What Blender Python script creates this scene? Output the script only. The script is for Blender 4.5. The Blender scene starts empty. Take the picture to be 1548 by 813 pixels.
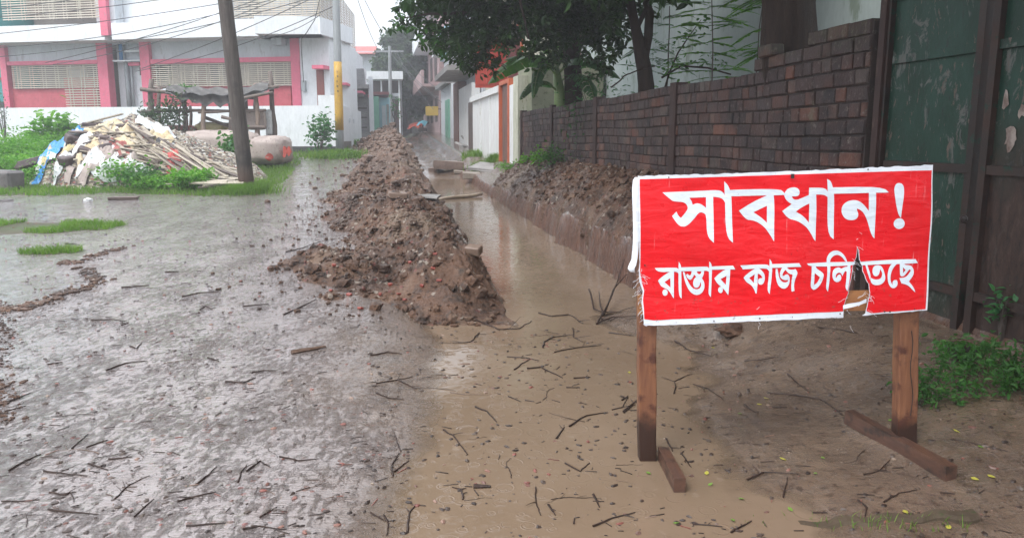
import bpy, math, random
import numpy as np
from mathutils import Vector, Matrix
from mathutils.geometry import tessellate_polygon

random.seed(7); rng = np.random.default_rng(11)
scene = bpy.context.scene
COL = scene.collection
F = 1180.0; CX = 774.0; CY = 406.5; HC = 1.4
TH = math.radians(9.57); CT, ST = math.cos(TH), math.sin(TH)
K = 0.173                       # the lane drifts left by K metres per metre ahead

# ------------------------------------------------------------ photo measurements -> points in the place
def ray(px, py):
    a = (px-CX)/F; b = (CY-py)/F
    return Vector((a, CT + b*ST, -ST + b*CT))
def P(px, py, Y):
    d = ray(px, py); t = Y/d.y
    return Vector((d.x*t, Y, HC + d.z*t))
def proj(x, y, z):
    zz = z-HC; dep = y*CT - zz*ST; up = y*ST + zz*CT
    return CX + F*x/dep, CY - F*up/dep

# ------------------------------------------------------------ noise
_perm = np.random.default_rng(3).permutation(512)
_g = np.random.default_rng(4).uniform(0, 2*math.pi, 512)
def gn(x, y, seed=0):
    x = np.asarray(x, float)+seed*17.31; y = np.asarray(y, float)+seed*9.77
    xi = np.floor(x).astype(int); yi = np.floor(y).astype(int)
    xf = x-xi; yf = y-yi
    def g(ix, iy, fx, fy):
        h = _perm[(_perm[ix % 512] + iy) % 512]; a = _g[h]
        return np.cos(a)*fx + np.sin(a)*fy
    u = xf*xf*xf*(xf*(xf*6-15)+10); v = yf*yf*yf*(yf*(yf*6-15)+10)
    n00 = g(xi, yi, xf, yf); n10 = g(xi+1, yi, xf-1, yf); n01 = g(xi, yi+1, xf, yf-1); n11 = g(xi+1, yi+1, xf-1, yf-1)
    return (n00*(1-u)+n10*u)*(1-v) + (n01*(1-u)+n11*u)*v
def fbm(x, y, o=4, seed=0):
    r = 0; a = 1; f = 1
    for i in range(o):
        r = r + a*gn(np.asarray(x)*f, np.asarray(y)*f, seed+i); a *= .5; f *= 2.03
    return r
def ridg(x, y, o=4, seed=0):
    r = 0; a = 1; f = 1
    for i in range(o):
        r = r + a*(1-2*np.abs(gn(np.asarray(x)*f, np.asarray(y)*f, seed+i))); a *= .5; f *= 2.1
    return r/1.9
def sstep(a, b, x):
    t = np.clip((np.asarray(x, float)-a)/(b-a), 0, 1); return t*t*(3-2*t)
def lerp(a, b, t): return a + (b-a)*t

# ------------------------------------------------------------ the lie of the land
def road_h(Y):
    Y = np.asarray(Y, float)
    return .04*np.clip(np.where(Y < 3, 0, np.where(Y < 5, (Y-3)**2/4, Y-4)), 0, 42)
def water_h(Y):
    Y = np.asarray(Y, float); return .02*np.clip(Y-6, 0, 30)
def ground_h(x, Y):
    x = np.asarray(x, float); Y = np.asarray(Y, float)
    s = x + K*Y
    n1 = fbm(x*.9, Y*.9, 3, 1); n2 = fbm(x*5, Y*5, 3, 2); n3 = fbm(x*22, Y*22, 2, 5)
    z = road_h(Y) + .014 + .008*n1 + .004*n2 + .0015*n3
    # flooded pit mouth and near puddle
    wl = .33 + .22*gn(Y*.8, 0*Y, 3) + .12*gn(Y*2.9, 0*Y, 6) - .22*sstep(3.5, 2.2, Y)
    wr = 1.42 + .84*sstep(3.5, 5.6, Y) + .25*gn(Y*.9, 0*Y+5, 3) + .3*gn(x*2.3, Y*2.3, 93) + .14*gn(x*7, Y*7, 94)
    m = sstep(wl-.5, wl+.35, s)*(1-sstep(wr-.35, wr+.55, s))*(1-sstep(6.2, 6.9, Y))
    z = z - (.055 + .01*n2)*m - m*road_h(Y)
    # right bank
    t = sstep(5.1, 7.0, Y + .6*gn(s*1.5, Y*.7, 8)) 
    edge = 2.28 + .10*gn(Y*1.3, 0*Y, 9) + .06*gn(Y*4, 0*Y, 10) + .035*gn(Y*11, 0*Y, 13)
    cut = sstep(edge-.02, edge+.13, s)
    bank_top = .40 + .34*sstep(edge, 3.15, s) + .07*ridg(x*2.2, Y*2.2, 3, 4)*sstep(edge, edge+.25, s) - .2*sstep(15, 19, Y)*(1-sstep(2.9, 3.2, s))
    bank_top = np.maximum(bank_top, road_h(Y) - .1*(Y < 24))
    near = z + (.26*sstep(2.0, 3.2, s) + .03*n1 + .02*ridg(x*3, Y*3, 3, 9)*sstep(1.5, 2.3, s))*sstep(1.4, 2.4, s)*sstep(2.0, 3.4, Y)
    zr = lerp(near, bank_top, t)
    z = np.where(s > 1.2, lerp(z, zr, np.where(t > 0.02, np.maximum(cut, sstep(1.4, 2.2, s)*(1-t)), 1)), z)
    # trench
    tt = sstep(6.0, 6.9, Y)*(1-sstep(20, 22.5, Y))
    tr = sstep(1.02 + .05*gn(Y*2, 0*Y, 12), 1.16 + .05*gn(Y*2, 0*Y, 12), s)*(1-cut)*tt
    z = lerp(z, water_h(Y)-.25, tr)
    far = sstep(20.5, 23, Y)*sstep(1.0, 1.3, s)*(1-sstep(2.4, 2.9, s))
    z = z - far*(.22 + .12*ridg(x*1.2, Y*1.2, 3, 14))
    # garden behind the brick wall
    g = sstep(3.3, 3.5, s)*(Y < 19)
    z = lerp(z, .75 + .05*n1, g)
    # verge on the left under the rubbish
    return z
def heap_h(x, Y):
    """height of the dug-out soil above datum; below ground where there is none"""
    x = np.asarray(x, float); Y = np.asarray(Y, float)
    s = x + K*Y
    c = .50 + .16*gn(Y*.6, 0*Y, 21) + .08*sstep(14, 26, Y)
    wr = .58 + .05*gn(Y*1.7, 0*Y, 22)
    wl = 1.25 + .8*gn(Y*.7, 0*Y, 23) + .4*gn(Y*2.1, 0*Y, 31) - .3*sstep(11, 19, Y)
    d = np.where(s > c, (s-c)/wr, (c-s)/wl)
    prof = np.clip(1-d, 0, 1); prof = prof*prof*(3-2*prof)*.45 + .55*np.clip(1-d*d, 0, 1)*np.where(s > c, 1, .75)
    big = gn(Y*.55+3, s*.9, 24)
    peak = .20 + .46*big + .05*sstep(8, 11, Y) + .20*sstep(13, 18, Y) + .10*sstep(20, 27, Y) + .25*sstep(13, 16, Y)*gn(Y*1.1, s*.7, 91) - .17*np.exp(-((Y-13.4)/1.0)**2) - .12*np.exp(-((Y-8.1)/.5)**2) + .05*np.exp(-((Y-7.1)/.4)**2)
    peak = np.maximum(peak, .08)*sstep(6.05+.5*gn(s*1.6, 0*s, 33), 7.0+.5*gn(s*1.6, 0*s, 33), Y)*(1-sstep(30, 34, Y))
    amp = np.clip(prof*3.5, 0, 1)*np.clip(peak*6, 0, 1)
    rough = (.19*(ridg(x*1.3, Y*1.3, 3, 25)-.35) + .12*(ridg(x*3.7, Y*3.7, 3, 27)-.3) + .04*(ridg(x*10, Y*10, 3, 29)-.2))*amp
    h = road_h(Y) + prof*peak + rough - .02 - .05*(1-np.clip(amp*4, 0, 1)) - .6*sstep(0, .17, s - 1.03 - .18*gn(Y*.8, 0*Y, 71) - .07*gn(Y*3.1, 0*Y, 72))
    return h
def top_h(x, Y):
    return float(max(ground_h(x, Y), heap_h(x, Y)))
def at(px, py, h=ground_h):
    d = ray(px, py); lo = None; prev = 1.0
    ts = np.concatenate([np.linspace(1.2, 12, 500), np.linspace(12, 70, 700)])
    xs = d.x/d.y*ts; zs = HC + d.z/d.y*ts
    hh = h(xs, ts); below = np.nonzero(zs <= hh)[0]
    Y = ts[below[0]] if len(below) else 60.
    return Vector((d.x/d.y*Y, Y, float(h(np.array([d.x/d.y*Y]), np.array([Y]))[0])))

# ------------------------------------------------------------ mesh collecting
class MB:
    def __init__(self): self.v = []; self.f = []
    def add(self, vs, fs):
        o = len(self.v); self.v += [tuple(p) for p in vs]; self.f += [tuple(i+o for i in f) for f in fs]
    def hexa(self, c):   # 8 corners: bottom 4 ccw, top 4 ccw
        self.add(c, [(0,3,2,1), (4,5,6,7), (0,1,5,4), (1,2,6,5), (2,3,7,6), (3,0,4,7)])
    def box(self, x0, x1, y0, y1, z0, z1):
        self.hexa([(x0,y0,z0),(x1,y0,z0),(x1,y1,z0),(x0,y1,z0),(x0,y0,z1),(x1,y0,z1),(x1,y1,z1),(x0,y1,z1)])
    def obox(self, o, u, n, u0, u1, d0, d1, z0, z1):
        """box in a frame: origin o, horizontal axes u, n"""
        def q(a, b, z): return (o[0]+u[0]*a+n[0]*b, o[1]+u[1]*a+n[1]*b, z)
        c = [q(u0,d0,z0),q(u1,d0,z0),q(u1,d1,z0),q(u0,d1,z0),q(u0,d0,z1),q(u1,d0,z1),q(u1,d1,z1),q(u0,d1,z1)]
        self.hexa(c)
    def beam(self, p0, p1, w, h, up=(0,0,1), jit=0):
        p0 = Vector(p0); p1 = Vector(p1); d = (p1-p0).normalized(); u = Vector(up)
        a = d.cross(u)
        if a.length < 1e-4: a = d.cross(Vector((0,1,0)))
        a.normalize(); b = a.cross(d).normalized()
        c = []
        for p in (p0, p1):
            for sa, sb in ((-1,-1),(1,-1),(1,1),(-1,1)):
                c.append(p + a*(sa*w/2+random.uniform(-jit,jit)) + b*(sb*h/2+random.uniform(-jit,jit)))
        self.add(c, [(0,1,2,3), (7,6,5,4), (0,4,5,1), (1,5,6,2), (2,6,7,3), (3,7,4,0)])
    def tube(self, pts, rad, n=6, cap=True):
        pts = [Vector(p) for p in pts]; m = len(pts)
        if not hasattr(rad, '__len__'): rad = [rad]*m
        o = len(self.v); ref = Vector((0,0,1)); a = None
        for i, p in enumerate(pts):
            d = (pts[min(i+1,m-1)]-pts[max(i-1,0)])
            if d.length < 1e-9: d = Vector((0,0,1))
            d.normalize()
            if a is None:
                a = d.cross(ref)
                if a.length < .05: a = d.cross(Vector((1,0,0)))
            a = (a - d*a.dot(d))
            if a.length < 1e-5: a = d.orthogonal()
            a.normalize(); b = d.cross(a)
            for k in range(n):
                t = 2*math.pi*k/n
                self.v.append(tuple(p + (a*math.cos(t)+b*math.sin(t))*rad[i]))
        for i in range(m-1):
            for k in range(n):
                k2 = (k+1) % n
                self.f.append((o+i*n+k, o+i*n+k2, o+(i+1)*n+k2, o+(i+1)*n+k))
        if cap:
            self.f.append(tuple(o+k for k in range(n))[::-1]); self.f.append(tuple(o+(m-1)*n+k for k in range(n)))
    def lump(self, c, r, sub=1, jit=.25, sc=(1,1,1), rot=None):
        vs, fs = ICO[sub]
        ph = random.uniform(0, 99); out = []
        M = rot or Matrix.Rotation(random.uniform(0, 6.3), 3, 'Z')
        for v in vs:
            k = 1 + jit*float(_hn(v, ph))
            q = M @ Vector((v[0]*sc[0]*k, v[1]*sc[1]*k, v[2]*sc[2]*k))
            out.append((c[0]+q.x*r, c[1]+q.y*r, c[2]+q.z*r))
        self.add(out, fs)
    def chunk(self, c, size, rot, jit=.08):
        """a knocked-about block with bevelled edges"""
        sx, sy, sz = size; b = .12*min(size); vs = []
        for X in (-1,1):
            for Yy in (-1,1):
                for Z in (-1,1):
                    j = [random.uniform(-jit, jit)*s for s in size]
                    for ax in range(3):
                        q = [X*sx/2, Yy*sy/2, Z*sz/2]
                        for k2 in range(3):
                            if k2 != ax: q[k2] -= (b if q[k2] > 0 else -b)
                        q = Vector([q[i]+j[i] for i in range(3)]); q = rot @ q
                        vs.append((c[0]+q.x, c[1]+q.y, c[2]+q.z))
        I = lambda x,y,z,a: ((x*2+y)*2+z)*3+a
        fs = [(I(0,0,0,0),I(0,0,1,0),I(0,1,1,0),I(0,1,0,0)), (I(1,0,0,0),I(1,1,0,0),I(1,1,1,0),I(1,0,1,0)),
              (I(0,0,0,1),I(1,0,0,1),I(1,0,1,1),I(0,0,1,1)), (I(0,1,0,1),I(0,1,1,1),I(1,1,1,1),I(1,1,0,1)),
              (I(0,0,0,2),I(0,1,0,2),I(1,1,0,2),I(1,0,0,2)), (I(0,0,1,2),I(1,0,1,2),I(1,1,1,2),I(0,1,1,2))]
        for x in (0,1):
            for y in (0,1): fs.append((I(x,y,0,0),I(x,y,1,0),I(x,y,1,1),I(x,y,0,1)))
        for x in (0,1):
            for z in (0,1): fs.append((I(x,0,z,0),I(x,1,z,0),I(x,1,z,2),I(x,0,z,2)))
        for y in (0,1):
            for z in (0,1): fs.append((I(0,y,z,1),I(1,y,z,1),I(1,y,z,2),I(0,y,z,2)))
        for x in (0,1):
            for y in (0,1):
                for z in (0,1): fs.append((I(x,y,z,0),I(x,y,z,1),I(x,y,z,2)))
        self.add(vs, fs)
def _hn(v, ph):
    return math.sin(v[0]*3.1+ph)*math.cos(v[1]*2.7+ph*1.7)+.5*math.sin(v[2]*5.3+ph*2.3+v[0]*4.1)+.35*math.sin(v[1]*9.1+ph*3.1+v[2]*7)
def _ico():
    import bmesh
    out = {}
    for s in (1, 2, 3):
        bm = bmesh.new(); bmesh.ops.create_icosphere(bm, subdivisions=s, radius=1)
        out[s] = ([tuple(v.co) for v in bm.verts], [tuple(v.index for v in f.verts) for f in bm.faces]); bm.free()
    return out
ICO = _ico()

W = {}
def mesh_from(name, v, f, m, smooth=False):
    me = bpy.data.meshes.new(name)
    if isinstance(v, np.ndarray): v = v.tolist()
    if isinstance(f, np.ndarray): f = f.tolist()
    me.from_pydata(v, [], f); me.update()
    if m: me.materials.append(m)
    if smooth: me.polygons.foreach_set('use_smooth', [True]*len(me.polygons))
    return me
def tag(o, label=None, cat=None, group=None, kind=None):
    if label: o['label'] = label
    if cat: o['category'] = cat
    if group: o['group'] = group
    if kind: o['kind'] = kind
    return o
def thing(name, label, cat, loc=(0,0,0), group=None):
    o = bpy.data.objects.new(name, None); COL.objects.link(o); o.location = loc
    o.empty_display_size = .1; W[o.name] = Vector(loc)
    return tag(o, label, cat, group)
def part(name, mb, m, parent=None, smooth=False, fix=True):
    v, f = (mb.v, mb.f) if isinstance(mb, MB) else mb
    me = mesh_from(name, v, f, m, smooth)
    if fix:
        import bmesh
        bm = bmesh.new(); bm.from_mesh(me); bmesh.ops.recalc_face_normals(bm, faces=bm.faces); bm.to_mesh(me); bm.free()
    o = bpy.data.objects.new(name, me); COL.objects.link(o)
    if parent:
        o.parent = parent; o.location = -W[parent.name]
    W[o.name] = Vector((0,0,0))
    return o
def solo(name, mb, m, label, cat, group=None, smooth=False, kind=None, fix=True):
    """a thing made of one mesh, its origin moved to its base"""
    o = part(name, mb, m, None, smooth, fix)
    return tag(o, label, cat, group, kind)

# ------------------------------------------------------------ materials
class NT:
    def __init__(self, name):
        self.m = bpy.data.materials.new(name); self.m.use_nodes = True
        self.n = self.m.node_tree.nodes; self.l = self.m.node_tree.links; self.n.clear()
        self.out = self.n.new('ShaderNodeOutputMaterial')
        self.tc = self.n.new('ShaderNodeTexCoord')
    def new(self, t, **k):
        x = self.n.new(t)
        for a, b in k.items(): setattr(x, a, b)
        return x
    def link(self, a, b): self.l.new(a, b)
    def setin(self, sock, v):
        if hasattr(v, 'is_output') or isinstance(v, bpy.types.NodeSocket): self.l.new(v, sock)
        elif isinstance(v, (tuple, list)) and len(v) == 3 and sock.type == 'RGBA': sock.default_value = (*v, 1)
        else: sock.default_value = v
    def coord(self, scale=(1,1,1), kind='Object', rot=(0,0,0)):
        mp = self.new('ShaderNodeMapping'); mp.inputs['Scale'].default_value = scale if hasattr(scale, '__len__') else (scale,)*3
        mp.inputs['Rotation'].default_value = rot
        self.link(self.tc.outputs[kind], mp.inputs[0]); return mp.outputs[0]
    def noise(self, scale, det=4, rough=.55, vec=None, dist=0):
        x = self.new('ShaderNodeTexNoise'); x.inputs['Scale'].default_value = scale; x.inputs['Detail'].default_value = det
        x.inputs['Roughness'].default_value = rough; x.inputs['Distortion'].default_value = dist
        self.link(vec if vec is not None else self.tc.outputs['Object'], x.inputs['Vector']); return x.outputs['Fac']
    def voro(self, scale, vec=None, feat='F1', out='Distance', rnd=1):
        x = self.new('ShaderNodeTexVoronoi'); x.feature = feat; x.inputs['Scale'].default_value = scale; x.inputs['Randomness'].default_value = rnd
        self.link(vec if vec is not None else self.tc.outputs['Object'], x.inputs['Vector']); return x.outputs[out]
    def math(self, op, a, b=None, c=None, clamp=False):
        x = self.new('ShaderNodeMath'); x.operation = op; x.use_clamp = clamp
        for i, q in enumerate((a, b, c)):
            if q is not None: self.setin(x.inputs[i], q)
        return x.outputs[0]
    def ramp(self, fac, stops, interp='LINEAR'):
        x = self.new('ShaderNodeValToRGB'); r = x.color_ramp; r.interpolation = interp
        while len(r.elements) < len(stops): r.elements.new(.5)
        for e, (p, c) in zip(r.elements, stops):
            e.position = p; e.color = (*c, 1) if hasattr(c, '__len__') else (c, c, c, 1)
        self.link(fac, x.inputs[0]); return x.outputs[0]
    def remap(self, v, a, b, c=0., d=1.):
        x = self.new('ShaderNodeMapRange'); x.clamp = True
        for i, q in enumerate((v, a, b, c, d)): self.setin(x.inputs[i], q)
        return x.outputs[0]
    def mix(self, fac, a, b, mode='MIX'):
        x = self.new('ShaderNodeMix'); x.data_type = 'RGBA'; x.blend_type = mode
        self.setin(x.inputs[0], fac); self.setin(x.inputs[6], a); self.setin(x.inputs[7], b); return x.outputs[2]
    def bump(self, h, strength=.5, dist=.01, normal=None):
        x = self.new('ShaderNodeBump'); x.inputs['Strength'].default_value = strength; x.inputs['Distance'].default_value = dist
        self.link(h, x.inputs['Height'])
        if normal is not None: self.link(normal, x.inputs['Normal'])
        return x.outputs[0]
    def bsdf(self, base, rough, normal=None, spec=.5, metal=0, **k):
        b = self.new('ShaderNodeBsdfPrincipled')
        self.setin(b.inputs['Base Color'], base); self.setin(b.inputs['Roughness'], rough)
        self.setin(b.inputs['Metallic'], metal); b.inputs['Specular IOR Level'].default_value = spec
        if normal is not None: self.link(normal, b.inputs['Normal'])
        for a, v in k.items(): self.setin(b.inputs[a.replace('_', ' ')], v)
        self.link(b.outputs[0], self.out.inputs[0]); return b
    def attr(self, name, out='Fac'):
        x = self.new('ShaderNodeAttribute'); x.attribute_name = name; return x.outputs[out]
    def island(self):
        return self.new('ShaderNodeNewGeometry').outputs['Random Per Island']
    def sep(self, kind='Object'):
        x = self.new('ShaderNodeSeparateXYZ'); self.link(self.tc.outputs[kind], x.inputs[0]); return x.outputs

def surf(name, c0, c1, scale=3, rough=.6, c2=None, fine=60, fbump=.002, stretch=(1,1,1), lo=.35, hi=.65, metal=0, spec=.5, isl=0., bs=.6, dirt=None):
    """weathered surface: two colours by a broad noise, a third in spots, fine bump"""
    t = NT(name); v = t.coord(stretch)
    n = t.noise(scale, 5, .6, v); col = t.mix(t.remap(n, lo, hi), c0, c1)
    if c2: col = t.mix(t.remap(t.noise(scale*3.7, 5, .65, v), .58, .66), col, c2)
    if isl:
        r = t.island(); col = t.mix(1, col, t.ramp(r, [(0, 1-isl), (1, 1+0*isl)]), 'MULTIPLY')
    f = t.noise(fine, 5, .6, v)
    col = t.mix(.35, col, t.ramp(f, [(.25, .55), (.75, 1.)]), 'MULTIPLY')
    t.bsdf(col, t.remap(t.noise(scale*2, 3, .5, v), .3, .7, max(.05, rough-.15), min(1, rough+.12)), t.bump(f, bs, fbump), spec, metal)
    return t.m
HAZE=.0052; SUNAZ=-140; SKYS=.13; SUNE=1.3; EXPO=1.0
# ------------------------------------------------------------ ground, road, water
def grid_obj(name, S, Yv, hf, m, skew=True, smooth=True, mask=None):
    SS, YY = np.meshgrid(S, Yv); X = SS - (K*YY if skew else 0)
    Z = hf(X, YY); ny, nx = SS.shape
    v = np.stack([X, YY, Z], -1).reshape(-1, 3)
    i = np.arange(ny*nx).reshape(ny, nx)
    f = np.stack([i[:-1,:-1], i[:-1,1:], i[1:,1:], i[1:,:-1]], -1).reshape(-1, 4)
    if mask is not None:
        mk = mask(X, YY, Z).reshape(-1); keep = mk[f].any(1); f = f[keep]
        used = np.unique(f); rm = -np.ones(len(v), int); rm[used] = np.arange(len(used)); v = v[used]; f = rm[f]
    me = bpy.data.meshes.new(name)
    me.vertices.add(len(v)); me.vertices.foreach_set('co', v.reshape(-1))
    me.loops.add(len(f)*4); me.loops.foreach_set('vertex_index', f.reshape(-1))
    me.polygons.add(len(f)); me.polygons.foreach_set('loop_start', np.arange(len(f))*4)
    me.update(calc_edges=True); me.validate()
    me.polygons.foreach_set('use_smooth', [smooth]*len(me.polygons))
    me.materials.append(m)
    o = bpy.data.objects.new(name, me); COL.objects.link(o); W[o.name] = Vector((0,0,0))
    return o, v

def rings(t, cell, seedoff):
    """rain-drop rings: a few wavelets round each cell centre"""
    mp = t.coord((1,1,1)); va = t.new('ShaderNodeVectorMath'); va.operation = 'ADD'; va.inputs[1].default_value = (seedoff, seedoff*.7, 0)
    t.link(mp, va.inputs[0])
    vo = t.new('ShaderNodeTexVoronoi'); vo.voronoi_dimensions = '2D'; vo.inputs['Scale'].default_value = cell; t.link(va.outputs[0], vo.inputs['Vector'])
    d = vo.outputs['Distance']
    ph = t.new('ShaderNodeSeparateColor'); t.link(vo.outputs['Color'], ph.inputs[0])
    rad = t.math('MULTIPLY', ph.outputs[0], .42)
    dd = t.math('SUBTRACT', d, rad)
    g = t.math('POWER', 2.718, t.math('MULTIPLY', t.math('MULTIPLY', dd, dd), -260.))
    w = t.math('MULTIPLY', t.math('SINE', t.math('MULTIPLY', dd, 46.)), g)
    return t.math('MULTIPLY', w, t.remap(ph.outputs[1], .2, 1., 0., 1.))

def mat_ground():
    t = NT('wet_ground')
    zone = t.attr('zone', 'Color'); sc = t.new('ShaderNodeSeparateColor'); t.link(zone, sc.inputs[0])
    mud, soil, smooth = sc.outputs[0], sc.outputs[1], sc.outputs[2]
    v = t.coord((1, 1, 0)); lv = t.coord((1, .45, 0), rot=(0, 0, -.25))
    # road: broken wet brick-aggregate surface
    big = t.noise(.9, 5, .6, v); mid = t.noise(9, 6, .65, lv); fine = t.noise(70, 4, .6, v)
    em = t.noise(30, 6, .75, lv, .4); em2 = t.noise(3.2, 5, .65, lv, .5)
    emg = t.remap(t.math('ADD', t.math('MULTIPLY', em, .62), t.math('MULTIPLY', em2, .38)), .49, .63)
    base = t.mix(t.remap(big, .38, .62), (.195,.16,.15), (.26,.216,.205))
    base = t.mix(t.remap(mid, .5, .72), base, (.17,.125,.11))
    base = t.mix(emg, base, t.mix(fine, (.075,.052,.045), (.15,.11,.095)))
    vo = t.new('ShaderNodeTexVoronoi'); vo.inputs['Scale'].default_value = 34; t.link(v, vo.inputs['Vector'])
    s2 = t.new('ShaderNodeSeparateColor'); t.link(vo.outputs['Color'], s2.inputs[0])
    chip = t.math('MULTIPLY', t.math('GREATER_THAN', s2.outputs[0], .86), t.math('LESS_THAN', vo.outputs['Distance'], .42))
    chip = t.math('MULTIPLY', chip, t.remap(t.noise(2.3, 3, .5, v), .44, .6))
    chipc = t.ramp(s2.outputs[1], [(0, (.22,.055,.045)), (.5, (.17,.07,.05)), (.7, (.2,.17,.15)), (1, (.05,.04,.035))])
    road = t.mix(chip, base, chipc)
    # mud
    mb = t.mix(t.remap(t.noise(2.2, 5, .65, v), .35, .65), (.105,.069,.047), (.18,.125,.087))
    mb = t.mix(t.remap(t.noise(17, 6, .7, v), .52, .68), mb, (.06,.036,.024))
    mb = t.mix(t.math('MULTIPLY', chip, .5), mb, (.2,.15,.11))
    # reddish cut earth where steep
    geo = t.new('ShaderNodeNewGeometry'); nz = t.new('ShaderNodeSeparateXYZ'); t.link(geo.outputs['True Normal'], nz.inputs[0])
    steep = t.remap(nz.outputs[2], .55, .8, 1., 0.)
    vs = t.coord((6, 6, 1.2))
    redc = t.mix(t.remap(t.noise(3, 6, .7, vs), .35, .65), (.085,.038,.024), (.17,.08,.048))
    mb = t.mix(steep, mb, redc)
    sb = t.mix(t.remap(t.noise(1.7, 5, .6, v), .4, .6), (.07,.06,.03), (.06,.09,.03))
    col = t.mix(mud, road, mb); col = t.mix(soil, col, sb)
    # standing film of water, its outline by noise
    sh = t.noise(1.3, 6, .62, lv, .6); sh2 = t.noise(7, 5, .7, lv, .4)
    shf = t.math('ADD', t.math('MULTIPLY', sh, .55), t.math('MULTIPLY', sh2, .45))
    film = t.math('SUBTRACT', 1., t.math('MULTIPLY', emg, .9))
    film = t.math('MULTIPLY', film, t.math('SUBTRACT', 1., t.math('MULTIPLY', mud, .3)))
    film = t.math('MULTIPLY', film, t.math('SUBTRACT', 1., soil)); film = t.math('MULTIPLY', film, t.math('SUBTRACT', 1., steep))
    film = t.math('MAXIMUM', film, t.math('MULTIPLY', smooth, .9))
    rough = t.mix(film, t.ramp(t.noise(40, 3, .6, v), [(.3, .18), (.7, .42)]), (.09, .09, .09))
    rough = t.mix(soil, rough, (.75, .75, .75))
    hb = t.math('ADD', t.math('MULTIPLY', mid, 1.2), t.math('ADD', t.math('MULTIPLY', fine, .55), t.math('MULTIPLY', chip, .45)))
    hb = t.math('MULTIPLY', hb, t.math('SUBTRACT', 1., t.math('MULTIPLY', film, .8)))
    hb = t.math('ADD', hb, t.math('MULTIPLY', emg, t.math('MULTIPLY', t.math('SUBTRACT', 1., mud), .6)))
    rp = t.noise(22, 3, .6, t.coord((.55, 1.5, 0), rot=(0, 0, .35)), .8)
    hw = t.math('ADD', t.math('MULTIPLY', rp, .35), t.math('ADD', t.math('MULTIPLY', rings(t, 7., 3.), .16), t.math('MULTIPLY', rings(t, 11., 41.), .10)))
    h = t.math('ADD', hb, t.math('MULTIPLY', hw, film))
    h = t.math('ADD', h, t.math('MULTIPLY', steep, t.math('MULTIPLY', t.noise(9, 6, .7, vs), 3.)))
    
    b = t.bsdf(col, rough, t.bump(h, .9, .012), .5)
    rr = t.noise(34, 5, .62, t.coord((.5, 1.7, 0), rot=(0, 0, .35)), .9)
    hc = t.math('ADD', t.math('MULTIPLY', rr, .9), t.math('ADD', t.math('MULTIPLY', rp, .9), t.math('MULTIPLY', hw, .8)))
    t.setin(b.inputs['Coat Weight'], t.math('MAXIMUM', film, t.math('MULTIPLY', mud, t.remap(t.noise(6, 5, .65, v), .45, .56)))); b.inputs['Coat Roughness'].default_value = .05; b.inputs['Coat IOR'].default_value = 1.5
    t.link(t.bump(hc, 1., .010), b.inputs['Coat Normal'])
    return t.m
def mat_water():
    t = NT('muddy_water'); v = t.coord((1,1,0))
    col = t.mix(t.remap(t.noise(.8, 4, .5, v), .35, .65), (.175,.122,.08), (.225,.162,.112))
    col = t.mix(t.remap(t.noise(9, 5, .6, v), .62, .72), col, (.24,.18,.13))
    rp = t.noise(16, 3, .5, v, .5)
    h = t.math('ADD', t.math('MULTIPLY', rp, .16), t.math('ADD', t.math('MULTIPLY', rings(t, 6., 1.), .09), t.math('MULTIPLY', rings(t, 9., 23.), .10)))
    h = t.math('ADD', h, t.math('MULTIPLY', rings(t, 14., 57.), .06))
    b = t.bsdf(col, .06, t.bump(h, .8, .012), .5, IOR=1.33)
    # shallow margins: clearer water with the mud showing through
    sd = t.new('ShaderNodeSeparateColor'); t.link(t.attr('depth', 'Color'), sd.inputs[0])
    tr = t.new('ShaderNodeBsdfTransparent'); mx = t.new('ShaderNodeMixShader'); t.link(t.remap(t.math('ADD', sd.outputs[0], t.math('MULTIPLY', t.math('SUBTRACT', t.noise(14, 5, .65, v), .5), .5)), 0., .8, .12, 1.), mx.inputs[0])
    t.link(tr.outputs[0], mx.inputs[1]); t.link(b.outputs[0], mx.inputs[2]); t.link(mx.outputs[0], t.out.inputs[0])
    return t.m
def mat_heap():
    t = NT('dug_soil'); v = t.coord(1)
    c = t.mix(t.remap(t.noise(1.6, 5, .65, v), .36, .62), (.065,.036,.024), (.15,.078,.045))
    c = t.mix(t.remap(t.noise(8, 6, .7, v), .5, .66), c, (.038,.026,.02))
    c = t.mix(t.remap(t.noise(.8, 3, .6, v), .56, .68), c, (.19,.135,.095))
    vo = t.voro(30, v, out='Color'); s2 = t.new('ShaderNodeSeparateColor'); t.link(vo, s2.inputs[0])
    c = t.mix(t.math('MULTIPLY', t.math('GREATER_THAN', s2.outputs[0], .982), .7), c, (.17,.05,.04))
    c = t.mix(t.math('MULTIPLY', t.math('GREATER_THAN', s2.outputs[1], .965), .7), c, (.34,.29,.24))
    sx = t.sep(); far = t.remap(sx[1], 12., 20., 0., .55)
    c = t.mix(far, c, (.2,.135,.10))  # soil pales with distance, haze painted into its colour
    h = t.math('ADD', t.noise(26, 6, .7, v), t.math('MULTIPLY', t.voro(24, v), -.5))
    t.bsdf(c, t.remap(t.noise(14, 3, .5, v), .3, .7, .2, .5), t.bump(h, 1., .03), .35)
    return t.m
M_ground = mat_ground(); M_water = mat_water(); M_heap = mat_heap()

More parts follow.
